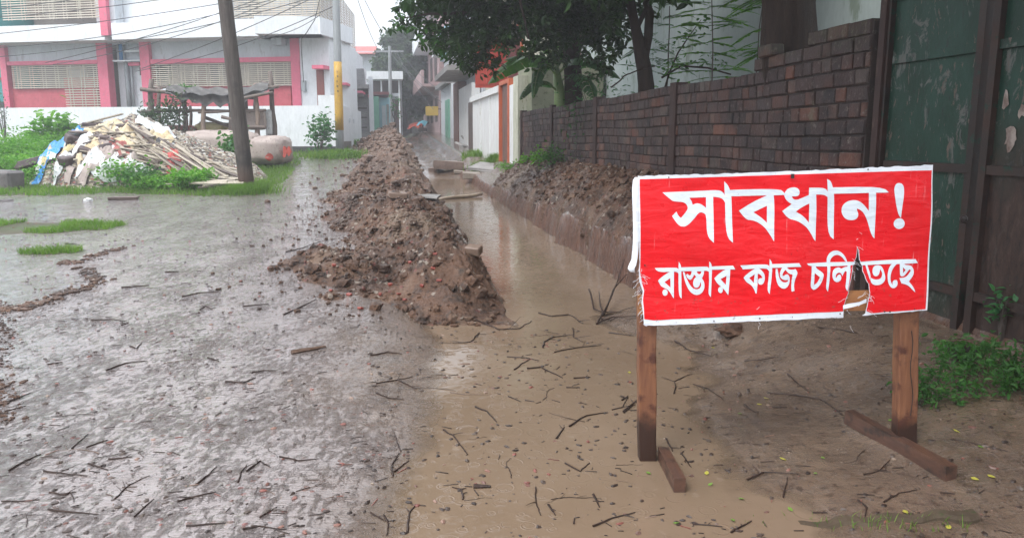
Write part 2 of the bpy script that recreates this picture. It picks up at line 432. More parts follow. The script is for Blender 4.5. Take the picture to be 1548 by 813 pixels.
def spaced(a, b, d0, g):
    out = [a]; d = d0
    while out[-1] < b: out.append(out[-1]+d); d *= g
    return out
fineS = list(np.arange(-3.6, 3.75, .028))
S = sorted([-3.6-(q) for q in spaced(.03, 58, .03, 1.07)] + fineS + [3.75+q for q in spaced(.03, 45, .04, 1.08)])
Yv = [-12, -8, -5, -3, -1.5, -.5, 0, .4] + list(np.arange(.6, 7.5, .03)) + spaced(7.53, 110, .034, 1.0105)
gnd, gv = grid_obj('ground', np.array(S), np.array(Yv), ground_h, M_ground)
tag(gnd, kind='structure')
def soilmask(x, Y):
    x = np.asarray(x, float); Y = np.asarray(Y, float); s = x+K*Y; nz = .25*gn(x*1.1, Y*1.1, 40) + .12*gn(x*4, Y*4, 41)
    gy = np.interp(x, [-30, -9.4, -7.0, -5.2, -4.6, -3.8], [13.2, 13.3, 13.9, 13.6, 15.0, 40])
    so = sstep(-.15, .15, Y-gy+nz*1.5)*sstep(-2.9, -3.4, x)*(1-sstep(0, .5, x + nz*1.4 - np.where(Y < 23.8, -4.7 - .2*(Y-14.6), -6.1)))
    e2 = ((x+6.9)/1.75)**2 + ((Y-9.95-.12*(x+6))/.62)**2
    so = np.maximum(so, sstep(1.25, .8, e2+nz*3.2+.3*gn(x*3, Y*5, 43)))
    e4 = ((x+4.9-.5*(Y-8.3))/.30)**2 + ((Y-8.3)/.16)**2
    so = np.maximum(so, sstep(1.2, .8, e4+nz*4))
    return np.maximum(so, sstep(3.3, 3.5, s)*(Y < 19))
# zones: r = mud, g = grassy soil, b = smooth old paving
x, Y = gv[:, 0], gv[:, 1]; s = x + K*Y
nz = .25*gn(x*1.1, Y*1.1, 40) + .12*gn(x*4, Y*4, 41)
mud = sstep(-.75, .35, s + nz*1.5 - .25*sstep(3.2, 2.2, Y) + .05)
mud = np.maximum(mud, sstep(.25, .9, heap_h(x, Y)-road_h(Y)+.3+nz)*(s > -1.5))
PXY = lambda a, b: at(a, b)
soil = soilmask(x, Y)
e3 = sstep(-.06, .06, -3.55-.11*(9-Y)-x + .55*nz)*sstep(5.9, 6.05, Y+nz*.8)*sstep(9.15, 9.0, Y-.2*nz)
col = np.ones((len(gv), 4), np.float32); col[:, 0] = mud; col[:, 1] = soil; col[:, 2] = e3*(1-soil)
ca = gnd.data.color_attributes.new('zone', 'FLOAT_COLOR', 'POINT'); ca.data.foreach_set('color', col.reshape(-1))

wt, _w = grid_obj('water', np.arange(-.5, 2.7, .03), np.concatenate([np.arange(1.0, 7.5, .03), np.arange(7.5, 22.5, .07)]), lambda X, Yy: water_h(Yy)+.0*X, M_water,
                 mask=lambda X, Yy, Z: ground_h(X, Yy) < Z+.03)
tag(wt, kind='structure')
wd = np.zeros((len(_w), 4), np.float32); wd[:, 0] = np.clip((_w[:, 2]-ground_h(_w[:, 0], _w[:, 1]))/.022, 0, 1); wd[:, 3] = 1
ca = wt.data.color_attributes.new('depth', 'FLOAT_COLOR', 'POINT'); ca.data.foreach_set('color', wd.reshape(-1))

def heap_mask(X, Yy, Z): return Z > ground_h(X, Yy)-.02
h1, _ = grid_obj('soil_heap', np.arange(-1.5, 1.35, .018), np.array(spaced(5.6, 13.6, .02, 1.002)), heap_h, M_heap, mask=heap_mask)
tag(h1, 'long ridge of dark brown dug soil beside the flooded trench, the nearer one', 'soil heap')
h2, _ = grid_obj('soil_heap', np.arange(-1.5, 1.35, .035), np.array(spaced(13.5, 34, .045, 1.004)), heap_h, M_heap, mask=heap_mask)
tag(h2, 'taller paler ridge of dug soil farther down the lane', 'soil heap')

def bank_h(x, Y):
    s = x+K*Y; a = sstep(2.34, 2.55, s)*(1-sstep(3.2, 3.26, s))*sstep(5.7, 6.6, Y)*(1-sstep(16, 17.3, Y))
    return ground_h(x, Y) - .03 + a*(.06 + .10*sstep(2.5, 3.2, s) + .10*(ridg(x*2.6, Y*2.6, 4, 80)-.2) + .05*ridg(x*9, Y*9, 3, 82))
h3, _ = grid_obj('soil_bank', np.arange(2.3, 3.3, .022), np.array(spaced(5.7, 17.4, .025, 1.002)), bank_h, M_heap, mask=lambda X, Yy, Z: Z > ground_h(X, Yy)-.015)
tag(h3, 'dark lumpy soil thrown up along the foot of the brick wall', 'soil bank')
# clods on and round the heap
mb = MB(); n = 0
while n < 5600:
    Yc = 5.7*math.exp(random.random()**1.25*1.7); sc_ = random.gauss(-.05, .62)
    if sc_ > 1.12 or sc_ < -2.2: continue
    xx = sc_-K*Yc; hh = float(heap_h(xx, Yc)); gg = float(ground_h(xx, Yc)); on = hh > gg
    if not on and random.random() < .75: continue
    if Yc < 6.6 and random.random() < .6: continue
    r = random.choice([.006, .008, .011, .011, .015, .02, .028]) if n % 22 else random.uniform(.035, .065); r *= random.uniform(.7, 1.4)*(1 if on else .65)*(1+.09*max(0, Yc-9))
    mb.lump((xx, Yc, max(hh, gg)+r*.35), r, 1, .3, (1, random.uniform(.7, 1), random.uniform(.55, .9)))
    n += 1
for i in range(1300):   # lumps fallen along the foot of the brick wall
    Yc = random.uniform(6.0, 16.5); sc_ = 2.35 + .85*random.random()**.6; xx = sc_-K*Yc; r = random.choice([.012, .02, .03, .05])*random.uniform(.7, 1.3)
    mb.lump((xx, Yc, float(max(ground_h(xx, Yc), bank_h(xx, Yc)))+r*.3), r, 1, .3, (1, .8, .7))
solo('soil_clods', mb, M_heap, 'loose dark soil clods spilled over the ridge, the road edge and the bank', 'soil clods', kind='stuff', fix=False)
# ------------------------------------------------------------ the warning sign
SY = 3.21                                    # the banner hangs in this plane
def sp(px, py): return P(px, py, SY)
def wav(x, z):
    return .007*math.sin(x*6+z*3+1)+.004*math.sin(x*9+z*4)+.003*math.sin(z*17+x*5)+.0015*math.sin(x*41+z*23)
def flat_poly(mb, loops, off, maxlen=.03, wave=True):
    """fill loops (outer + holes, photo outline points) as a subdivided sheet in the banner plane"""
    import bmesh
    L = [[sp(*p) for p in lp] for lp in loops]
    pts = [p for lp in L for p in lp]
    tri = tessellate_polygon([[Vector((p.x, p.z, 0)) for p in lp] for lp in L])
    bm = bmesh.new(); vs = [bm.verts.new((p.x, p.z, 0)) for p in pts]
    for a, b, c in tri:
        try: bm.faces.new((vs[a], vs[b], vs[c]))
        except ValueError: pass
    for it in range(7):
        es = [e for e in bm.edges if e.calc_length() > maxlen]
        if not es: break
        bmesh.ops.subdivide_edges(bm, edges=es, cuts=1)
        bmesh.ops.triangulate(bm, faces=bm.faces[:])
    bm.verts.index_update()
    vv = [(v.co.x, SY - off - (wav(v.co.x, v.co.y) if wave else 0), v.co.y) for v in bm.verts]
    ff = []
    for f in bm.faces:
        i = [v.index for v in f.verts]
        if f.normal.z < 0: i = i[::-1]
        ff.append(i)
    mb.add(vv, ff); bm.free()
def smooth_loop(pts, sharp=.35):
    """round the gentle corners of a traced outline, keep the sharp ones"""
    n = len(pts); out = []
    for i in range(n):
        a, b, c = Vector(pts[i-1]), Vector(pts[i]), Vector(pts[(i+1) % n])
        u = b-a; w = c-b
        ang = u.angle(w, 0) if u.length > 0 and w.length > 0 else 0
        if ang > 1.0 or ang < .06: out.append(tuple(b))
        else: out.append(tuple(b.lerp(a, .27))); out.append(tuple(b.lerp(c, .27)))
    return out
def G(x0, y0, k, loops):
    return [smooth_loop(smooth_loop([(x0+a/k, y0+b/k) for a, b in lp])) for lp in loops]
def ell(cx, cy, rx, ry, n=20): return [(cx+rx*math.cos(6.2832*i/n), cy+ry*math.sin(6.2832*i/n)) for i in range(n)]
k1 = 6.775; k2 = 10.164
LET = []
A = lambda *l: LET.append(G(990, 260, k1, l))
A([(72,208),(300,200),(500,190),(640,185),(680,195),(715,230),(720,320),(700,280),(660,260),(595,254),(597,722),(525,655),(523,445),(500,420),(465,408),(435,425),(400,475),(320,553),(265,555),(235,540),(205,505),(168,448),(215,402),(230,440),(260,468),(335,385),(330,345),(310,320),(280,305),(190,300),(160,285)],
  [(350,264),(520,257),(520,366),(480,333),(440,320),(410,322),(383,337),(375,300)])
A([(705,95),(745,135),(768,190),(783,250),(793,722),(722,658),(718,300),(712,230)])
B = lambda *l: LET.append(G(1100, 260, k1, l))
B([(5,186),(30,182),(520,170),(575,208),(578,235),(40,248),(0,250)])
B([(390,232),(465,232),(472,300),(476,420),(472,712),(405,600),(360,550),(300,510),(240,490),(185,488),(112,395),(240,315),(395,240)], [(400,345),(400,520),(350,470),(262,412)])
C = lambda *l: LET.append(G(1170, 260, k1, l))
C([(105,210),(130,175),(165,160),(210,155),(245,170),(260,205),(250,240),(225,250),(180,250),(190,275),(225,287),(260,275),(350,235),(352,160),(480,160),(520,170),(545,195),(550,262),(520,237),(470,229),(425,230),(430,400),(425,706),(410,695),(360,595),(300,535),(220,492),(145,480),(80,400),(178,328),(140,305),(110,270),(98,235)], [(357,322),(357,518),(300,450),(222,405),(290,355)])
C([(538,72),(575,90),(595,155),(612,225),(610,690),(542,630),(545,195)])
D = lambda *l: LET.append(G(1260, 250, k1, l))
D([(-25,225),(480,215),(548,275),(0,290),(-25,292)])
D([(350,270),(420,270),(422,400),(412,748),(378,708),(345,590),(310,500),(270,455),(230,440),(228,455),(245,490),(240,530),(215,555),(170,562),(125,552),(90,515),(75,470),(80,420),(105,385),(145,360),(200,352),(250,362),(300,400),(350,465)])
D([(655,177),(690,190),(705,230),(700,320),(680,430),(668,535),(640,500),(620,400),(602,270),(605,220),(625,185)])
D(ell(652, 592, 55, 55))
E = lambda *l: LET.append(G(980, 380, k2, l))
E([(90,245),(160,243),(400,240),(440,248),(460,275),(455,330),(430,307),(380,302),(138,310)])
E([(330,296),(385,296),(380,706),(370,700),(320,610),(280,570),(225,545),(180,520),(142,440),(170,405),(240,350)], [(328,400),(330,545),(285,500),(238,460)])
E(ell(247, 620, 40, 50))
E([(458,150),(485,190),(500,240),(500,712),(453,665),(455,275)])
E([(495,238),(700,230),(880,222),(910,235),(930,265),(930,312),(900,292),(850,287),(520,298),(495,298)])
E([(655,286),(850,282),(840,350),(815,405),(838,440),(852,480),(855,530),(845,580),(810,635),(760,660),(715,660),(660,635),(610,580),(570,500),(540,400),(522,305),(548,312),(570,385),(620,490),(670,555),(725,578),(780,565),(803,520),(800,480),(788,460),(785,500),(765,540),(735,553),(700,545),(680,510),(680,455),(700,405),(725,385),(705,355),(692,348),(680,385),(650,428),(625,430),(585,395),(572,350),(600,335),(612,358),(635,362),(655,335)], [(735,302),(803,296),(800,330),(770,345),(740,325)])
E([(928,148),(955,175),(968,225),(970,300),(952,692),(910,648),(925,500),(922,300)])
E([(965,225),(1290,210),(1325,270),(970,275)])
E([(1195,262),(1250,262),(1245,400),(1225,665),(1215,660),(1185,610),(1140,560),(1100,525),(1050,485),(1005,408),(1040,370),(1110,310)], [(1195,370),(1185,510),(1140,460),(1102,420)])
E(ell(1102, 585, 38, 48))
H = lambda *l: LET.append(G(1110, 380, k2, l))
H([(80,208),(470,190),(500,200),(525,218),(522,300),(500,267),(460,252),(120,268)])
H([(320,250),(370,250),(420,295),(455,345),(462,410),(450,470),(425,500),(395,508),(360,490),(355,445),(368,415),(395,403),(425,405),(410,375),(385,345),(352,335),(350,500),(335,640),(320,640),(290,560),(240,500),(180,470),(132,400),(160,360),(240,300)], [(305,345),(290,480),(255,435),(218,402)])
H([(530,108),(558,150),(568,190),(570,300),(538,650),(498,600),(520,350),(525,215)])
H([(560,188),(985,175),(1018,230),(700,242),(560,245)])
H([(622,260),(650,262),(662,340),(685,420),(730,465),(780,470),(812,450),(812,430),(770,438),(720,420),(690,385),(682,330),(700,280),(725,236),(800,236),(805,255),(840,275),(890,275),(930,265),(965,320),(945,370),(915,450),(905,530),(915,600),(870,610),(862,540),(865,450),(885,350),(840,340),(800,310),(775,275),(745,305),(724,355),(745,370),(790,340),(820,350),(842,400),(840,460),(820,520),(780,560),(740,567),(690,545),(650,490),(630,420),(618,330)])
I = lambda *l: LET.append(G(1200, 370, 10.16, l))
I([(188,280),(500,265),(820,258),(938,255),(925,300),(860,315),(230,335)])
I([(500,300),(495,220),(515,160),(555,110),(620,80),(690,92),(745,130),(790,190),(812,262),(780,250),(740,190),(690,155),(640,150),(590,175),(555,220),(548,265),(550,310)])
I([(502,290),(555,285),(550,400),(535,560),(512,715),(478,665),(490,560),(508,400)])
I([(260,326),(320,326),(340,360),(400,400),(440,430),(448,470),(430,530),(395,600),(340,665),(290,685),(255,660),(242,610),(255,480)], [(305,425),(385,490),(350,570),(295,610)])
I([(685,338),(715,362),(745,347),(775,335),(810,330),(820,295),(860,295),(855,400),(840,560),(815,710),(778,655),(790,560),(800,410),(775,395),(750,440),(735,475),(715,430),(680,420),(645,440),(630,480),(640,505),(665,455),(700,450),(722,490),(710,540),(665,572),(620,560),(590,520),(580,460),(590,390),(630,350)])
J = lambda *l: LET.append(G(1280, 370, k2, l))
J([(193,262),(400,240),(620,228),(1030,212),(1065,270),(870,290),(600,290),(222,312)])
J([(278,305),(310,302),(330,370),(362,470),(350,545),(312,430)])
J([(365,500),(352,550),(380,600),(440,618),(500,608),(550,575),(578,520),(570,450),(550,380),(525,325),(480,308),(440,310),(400,330),(385,380),(385,430),(410,475),(445,480),(475,460),(490,420),(500,365),(525,410),(530,460),(510,510),(460,530),(400,525)])
J([(690,276),(765,280),(700,345),(665,420),(650,500),(660,570),(685,610),(680,560),(710,530),(750,535),(765,580),(745,635),(700,662),(655,645),(620,590),(608,500),(612,420),(640,330)])
J([(800,278),(860,278),(880,305),(950,305),(990,335),(1010,400),(1000,460),(960,520),(935,555),(980,610),(1015,670),(1028,720),(985,680),(930,620),(870,595),(820,585),(790,505),(850,500),(900,480),(940,430),(965,385),(940,370),(900,430),(860,475),(820,480),(800,460),(800,380)], [(848,340),(885,380),(850,430)])

def mat_vinyl(name, c, c2, rough=.32):
    t = NT(name)
    n = t.noise(5, 4, .6); st = t.noise(1, 5, .6, t.coord((60, 60, 4)))
    col = t.mix(t.remap(n, .35, .7), c, c2)
    col = t.mix(t.remap(t.noise(90, 4, .7), .66, .72), col, tuple(q*.45 for q in c))
    col = t.mix(t.math('MULTIPLY', t.remap(st, .66, .74), .35), col, (.75,.6,.6))
    z = t.sep()[2]; sp = t.math('MULTIPLY', t.remap(t.noise(38, 5, .7), .60, .66), t.remap(z, .95, .62)); col = t.mix(t.math('MULTIPLY', sp, .55), col, (.16,.10,.07)); col = t.mix(t.math('MULTIPLY', t.remap(t.noise(2.2, 5, .7, t.coord((3,1,.7))), .5, .75), .28), col, tuple(q*.55 for q in c))
    t.bsdf(col, t.remap(t.noise(18, 3), .3, .7, rough-.08, rough+.18), t.bump(t.math('ADD', t.noise(1, 3, .5, t.coord((7, 1, 22)), .6), t.math('MULTIPLY', t.noise(30, 3, .5), .12)), .55, .012), .4)
    return t.m
M_red = mat_vinyl('red_vinyl', (.80,.002,.010), (.68,.002,.007))
M_whv = mat_vinyl('white_vinyl', (.80,.84,.90), (.70,.74,.80))
M_let = mat_vinyl('white_print', (.74,.81,.88), (.68,.75,.82))
def mat_wood(name, c0, c1, dark, wetz=None, along='Z'):
    t = NT(name); sc_ = (40, 40, 4) if along == 'Z' else ((4, 40, 40) if along == 'X' else (40, 4, 40))
    g = t.noise(1, 6, .65, t.coord(sc_)); b = t.noise(9, 5, .65)
    col = t.mix(t.remap(g, .35, .65), c0, c1); col = t.mix(t.remap(b, .52, .62), col, dark)
    if wetz is not None:
        z = t.sep()[2]; w = t.remap(t.math('ADD', z, t.math('MULTIPLY', t.math('SUBTRACT', b, .5), .22)), wetz-.03, wetz+.03, 1., 0.)
        col = t.mix(w, col, tuple(q*.22 for q in c1))
    t.bsdf(col, t.remap(g, .3, .7, .35, .6), t.bump(t.math('ADD', g, b), .6, .004), .5)
    return t.m
M_post = mat_wood('weathered_orange_wood', (.24,.105,.05), (.14,.052,.026), (.075,.024,.014), .19)
M_foot = mat_wood('wet_dark_wood', (.11,.052,.032), (.07,.035,.024), (.035,.02,.015), None, 'Y')
M_rail = mat_wood('pale_orange_wood', (.38,.17,.06), (.28,.11,.035), (.16,.06,.03), None, 'X')
M_nail = surf('rusty_nail', (.02,.015,.012), (.04,.02,.015), 50, .6)

base = at(978, 703); Lx = base.x
sign = thing('warning_sign', 'red Bengali warning banner with white lettering nailed on a two-legged wooden frame', 'sign', (0.96, 3.24, 0))
# posts
def postpart(px0, px1, pyb, pyt, ytop_extra=0, Yp=SY+.058, w=.072):
    a = P(px0[0], pyb, Yp-.02); b = P(px1[0], pyb, Yp-.02); c = P(px0[1], pyt, Yp-.02); d = P(px1[1], pyt, Yp-.02)
    m = MB(); y0 = Yp-.032; y1 = Yp+.032
    zb = a.z-.06
    ring = []
    N = 14
    for i in range(N+1):
        t = i/N; xa = lerp(a.x, c.x, t)+.0015*math.sin(i*2.1); xb = lerp(b.x, d.x, t)+.0015*math.sin(i*1.7+1); z = lerp(zb, c.z, t)
        ch = .004
        ring.append([(xa+ch,y0,z),(xb-ch,y0,z),(xb,y0+ch,z),(xb,y1,z),(xa,y1,z),(xa,y0+ch,z)])
    for i in range(N+1): m.v += ring[i]
    for i in range(N):
        for k in range(6): m.f.append((i*6+k, i*6+(k+1) % 6, (i+1)*6+(k+1) % 6, (i+1)*6+k))
    m.f.append(tuple(range(6))[::-1]); m.f.append(tuple(N*6+k for k in range(6)))
    return m
pl = postpart((967, 964), (992.5, 992), 700, 268); o = part('post', pl, M_post, sign)
pr = postpart((1357, 1363), (1386.5, 1391), 690, 256); o = part('post', pr, M_post, sign)
# crack down the right post
mb = MB(); mb.tube([P(1378+2*math.sin(i*1.3), 500+i*16, SY+.010) for i in range(9)], .0022, 4); part('crack', mb, M_nail, sign)
# rails behind the banner
mb = MB(); a = sp(958, 463); b = sp(1396, 455)
mb.beam((a.x+.02, SY+.0, a.z+.004), (b.x-.03, SY+.0, b.z+.004), .02, .082, jit=.002); rail = part('crossbar', mb, M_rail, sign)
for v in rail.data.vertices: v.co.y += .018
mb = MB(); a = sp(962, 284); b = sp(1404, 268)
mb.beam((a.x+.01, SY+.02, a.z), (b.x-.02, SY+.02, b.z), .02, .08); part('crossbar', mb, M_rail, sign)
# feet
f0 = P(1003, 690, 3.22); e1 = at(1027, 756)
mb = MB()
zt = .0
fl0 = Vector((P(1003, 700, 3.2).x+.006, 3.25, .03)); fl1 = Vector((e1.x-.001, e1.y, .03))
mb.beam(fl0, fl1, .046, .062, jit=.002); part('foot', mb, M_foot, sign)
p1 = at(1437, 726); p0 = at(1283, 640)
mb = MB(); mb.beam(Vector((p0.x, p0.y, p0.z+.03)), Vector((p1.x, p1.y, p1.z+.028)), .05, .064, jit=.002); part('foot', mb, M_foot, sign)
# banner
jag = lambda pts, a=.7: [(x+random.uniform(-a, a), y+random.uniform(-a, a)) for x, y in pts]
def seg(p, q, n, a=0):
    return [(lerp(p[0], q[0], i/n)+random.uniform(-a, a)*.3, lerp(p[1], q[1], i/n)+random.uniform(-a, a)) for i in range(n)]
tearL = [(1275,479),(1275.5,467.5),(1278,455),(1282,443),(1284,430),(1287,416),(1289,404),(1290.5,397),(1295,389),(1296.5,378),(1297,371)]
tearR = [(1298,380),(1299,392),(1303,402),(1303.5,410),(1307,418),(1309,424),(1312,428),(1314,443),(1311,455),(1309,467),(1307,476)]
tl = []
for a, b in zip(tearL[:-1], tearL[1:]): tl += seg(a, b, 3, .9)
tr = []
for a, b in zip(tearR[:-1], tearR[1:]): tr += seg(a, b, 3, .9)
outer = seg((963.5,266), (1080,263), 18, .9)+seg((1080,263), (1240,257), 24, .8)+seg((1240,257), (1408.5,249), 26, .9) \
    + seg((1408.5,249), (1399.5,468), 10, .3) + seg((1399.5,468), (1303,477), 14, .5) + [(1303,477)] + tr[::-1] + tl[::-1] + [(1275,480)] \
    + seg((1274,480), (973,491), 40, .5) + [(973,491),(971,470),(969,455),(971,440),(966,425),(965,408),(966.5,395)] + seg((966,390), (963.5,266), 8, .4)
mb = MB(); flat_poly(mb, [outer], .006); ban = part('banner', mb, M_whv, sign, fix=False)
red = seg((966.5,271), (1100,267), 4, .1)+seg((1100,267), (1250,262), 5, .15)+seg((1250,262), (1408,257), 5, .15)+[(1406.3,257.5),(1396.8,466.2)] \
    + seg((1396.8,466.2), (1306,474), 8, .2)+[(p[0]+.9, p[1]) for p in tr[::-1] if p[1] < 473]+[(p[0]-.9, p[1]) for p in tl[::-1] if p[1] < 471] \
    + seg((1274.5,470.5), (974,483), 22, .2)+[(973,481),(972.5,466),(971,452),(973,438),(968.5,422),(967,408),(967.5,390)]
mb = MB(); flat_poly(mb, [red], .0075); part('red_field', mb, M_red, ban, fix=False)
mb = MB()
for i, lp in enumerate(LET): flat_poly(mb, lp, .0087+.00006*i)
part('lettering', mb, M_let, ban, fix=False)
# loose white edge strip hanging on the left, strip across the tear, hem pieces, nails, frayed threads
def ribbon(cs, w, off, curl=0):
    m = MB(); n = len(cs)
    for i, (x, y) in enumerate(cs):
        a = P(x-w[i]/2, y, SY-off[i]); b = P(x, y, SY-off[i]-curl); c = P(x+w[i]/2, y, SY-off[i]-.002)
        m.v += [tuple(a), tuple(b), tuple(c)]
    for i in range(n-1):
        m.f += [(i*3, i*3+1, i*3+4, i*3+3), (i*3+1, i*3+2, i*3+5, i*3+4)]
    return m
mb = ribbon([(963,268),(961.5,272),(960.5,285),(960.5,300),(961,320),(961.5,340),(961.5,360),(960.5,378),(959,392),(956,401),(954,406),(956,411),(960,412)], [6,9,10,9.5,9,9,9,9,9,11,10,7,2],
            [.004,.006,.01,.012,.012,.012,.014,.016,.02,.025,.035,.03,.015], .006)
part('hem_strip', mb, M_whv, ban, smooth=True, fix=False)
mb = MB(); a, b, c, d = P(1274,461,SY-.003), P(1309,451.5,SY-.003), P(1309.5,457,SY-.003), P(1274,467,SY-.003)
pts = []
for i in range(7):
    t = i/6; y = SY-.006-.008*math.sin(t*3.14); top = a.lerp(b, t); bot = d.lerp(c, t); top.y = bot.y = y
    top.z += .002*math.sin(t*7); mb.v += [tuple(top), tuple(bot)]
for i in range(6): mb.f.append((i*2, i*2+1, i*2+3, i*2+2))
part('hem_strip', mb, M_whv, ban, smooth=True, fix=False)
for x, y in [(1040,485.5),(1078,484),(1147,480),(1196,478),(1268,473),(1283,474.5),(1335,470),(1343,470),(1380,466),(1310,256),(974,400),(973,330),(1010,268)]:
    mb = MB(); p = sp(x, y); mb.lump((p.x, SY-.014, p.z), .0038, 1, .1, (1,.5,1)); part('nail', mb, M_nail, sign, fix=False)
mb = MB(); p = sp(1196.5, 265); mb.box(p.x-.006, p.x+.006, SY-.016, SY-.010, p.z-.012, p.z+.006); part('clip', mb, M_nail, sign)
mb = MB()
def thread(px, py, n, L, w=.0007):
    for i in range(n):
        x = px+random.gauss(0, 2); y = py+random.gauss(0, 12); pts = []; dx = random.uniform(-1, 1.2); dy = random.uniform(.2, 1)
        for j in range(6):
            pts.append(P(x, y, SY-.012-.002*random.random())); x += dx*L/6+random.uniform(-1, 1)*L/9; y += dy*L/6+random.uniform(-.5, .5)*L/9
        mb.tube(pts, w, 3, False)
thread(970, 430, 26, 14); thread(971, 462, 18, 12); thread(1290, 410, 5, 12); thread(1311, 450, 10, 18); thread(1297, 380, 5, 10); thread(1282, 475, 4, 14); thread(1147, 486, 3, 8)
part('frayed_threads', mb, M_whv, ban, fix=False)
# ------------------------------------------------------------ brick boundary wall on the right
WL = 3.27; un = Vector((-K, 1, 0)).normalized(); nn_ = Vector((-un.y, un.x, 0))   # along the wall, towards the lane
def wpt(Y, out=0, z=0): return Vector((WL-K*Y, Y, z)) + nn_*out
UL = math.sqrt(1+K*K)
def mat_brick():
    t = NT('weathered_brick'); r = t.island(); v = t.coord(1)
    c = t.ramp(r, [(0, (.042,.027,.026)), (.3, (.06,.036,.033)), (.55, (.05,.038,.038)), (.85, (.078,.043,.036)), (.96, (.085,.07,.062)), (1, (.12,.045,.03))])
    n = t.noise(3.1, 5, .65, v); c = t.mix(t.remap(n, .5, .68), c, (.034,.03,.032))
    red = t.math('MULTIPLY', t.remap(t.noise(1.1, 4, .6, v), .5, .62), t.remap(r, .45, .6)); c = t.mix(t.math('MULTIPLY', red, .4), c, (.22,.08,.048))
    sp_ = t.noise(24, 6, .7, v); c = t.mix(t.remap(sp_, .56, .7), c, (.16,.14,.12))
    gr = t.noise(1.3, 6, .7, t.coord((1,1,.45)), .6); c = t.mix(t.math('MULTIPLY', t.remap(gr, .5, .64), .7), c, (.028,.024,.024)); c = t.mix(t.math('MULTIPLY', t.remap(t.noise(4.5, 6, .75, t.coord((1,1,.6))), .6, .68), .6), c, (.13,.125,.09))
    z = t.sep()[2]; moss = t.math('MULTIPLY', t.remap(t.math('ADD', z, t.math('MULTIPLY', n, .35)), 2.1, 2.45), t.remap(sp_, .42, .52)); c = t.mix(t.math('MULTIPLY', moss, .3), c, (.07,.09,.025))
    t.bsdf(c, t.remap(n, .3, .7, .4, .75), t.bump(t.math('ADD', t.noise(45, 5, .7, v), t.noise(11, 3, .6, v)), .9, .008), .22)
    return t.m
M_brick = mat_brick()
M_mortar = surf('dark_mortar', (.035,.028,.026), (.06,.045,.04), 5, .8, (.09,.08,.07), 50, .004, spec=.2)
M_pil = surf('dark_wet_concrete', (.035,.022,.02), (.06,.036,.032), 3, .6, (.09,.06,.05), 40, .004, stretch=(1,1,.4), spec=.2)
wall = thing('brick_wall', 'long old boundary wall of dark weathered brick with slim pillars along the trench', 'wall', wpt(11.5, 0, .5))
Yend = 17.55; Y0 = 5.28; zb = .55; cp = .1077
def U(Y): return (Yend-Y)*UL        # distance along from the far end
def wp(u_, out, z): return wpt(Yend - u_/UL, out, z)
mb = MB(); L = U(Y0)
def courses_at(u_):
    Y = Yend-u_/UL
    return 13 + (Y < 6.75) + (Y < 5.98)*1
for kc in range(-5, 16):
    u_ = random.uniform(-.2, 0); z0 = zb+kc*cp
    row = kc % 3
    while u_ < L:
        bl = .258 if (random.random() < (.75 if row else .3)) else .128
        a, b = max(u_, 0), min(u_+bl, L)
        if b-a > .03 and kc < courses_at((a+b)/2) and not (kc == 12 and (a+b)/2 < L*.85 and random.random() < .0):
            top = kc >= courses_at((a+b)/2)-1
            wz = .010*math.sin((a+b)*.9+kc*.4)          # courses are not quite level
            g = .0055; out = .012+random.uniform(-.006, .007); e = .007
            z1, z2 = z0+g+wz+random.uniform(-.002,.002), z0+cp-g+wz+random.uniform(-.002,.002)
            j = lambda q: random.uniform(-q, q)
            A_, B_ = a+g, b-g
            vs = [wp(A_, -.11, z1), wp(B_, -.11, z1), wp(B_, -.11, z2), wp(A_, -.11, z2)]
            vs += [wp(A_, out-e, z1), wp(B_, out-e, z1), wp(B_, out-e, z2), wp(A_, out-e, z2)]
            vs += [wp(A_+e+j(.003), out+j(.003), z1+e+j(.003)), wp(B_-e+j(.003), out+j(.003), z1+e+j(.003)), wp(B_-e+j(.003), out+j(.003), z2-e+j(.003)), wp(A_+e+j(.003), out+j(.003), z2-e+j(.003))]
            mb.add(vs, [(0,1,2,3),(0,4,5,1),(1,5,6,2),(2,6,7,3),(3,7,4,0),(4,8,9,5),(5,9,10,6),(6,10,11,7),(7,11,8,4),(8,11,10,9)])
        u_ += bl
part('masonry', mb, M_brick, wall)
mb = MB()
for (ya, yb, nc) in ((Yend, 6.75, 13), (6.75, 5.98, 14), (5.98, Y0, 15)):
    mb.obox(wpt(yb), un, nn_, 0, (ya-yb)*UL, -.10, -.004, zb-5*cp, zb+nc*cp-.02)
part('mortar_core', mb, M_mortar, wall)
for Yp in (17.6, 14.6, 11.7, 8.65):
    mb = MB(); w_ = .085; N = 12; rr = []
    for i in range(N+1):
        z = lerp(.2, zb+13*cp+.03, i/N); q = .004*math.sin(i*2.7+Yp)
        c = wpt(Yp, 0, z); rr.append([c-un*(w_+q)-nn_*.1, c-un*(w_+q)+nn_*(.035+q), c+un*(w_-q)+nn_*(.035+q), c+un*(w_-q)-nn_*.1])
    for r_ in rr: mb.v += [tuple(p) for p in r_]
    for i in range(N):
        for k in range(4): mb.f.append((i*4+k, i*4+(k+1)%4, (i+1)*4+(k+1)%4, (i+1)*4+k))
    mb.f += [(0,1,2,3), tuple(N*4+k for k in range(4))]
    part('pillar', mb, M_pil, wall)
# loose top brick sitting at the step
mb = MB(); c = wpt(6.62, .0, zb+14*cp+.04); mb.chunk(c, (.25,.12,.1), Matrix.Rotation(math.radians(98), 3, 'Z'), .04)
solo('loose_brick', mb, M_brick, 'loose dark brick lying on the stepped top of the boundary wall', 'brick')

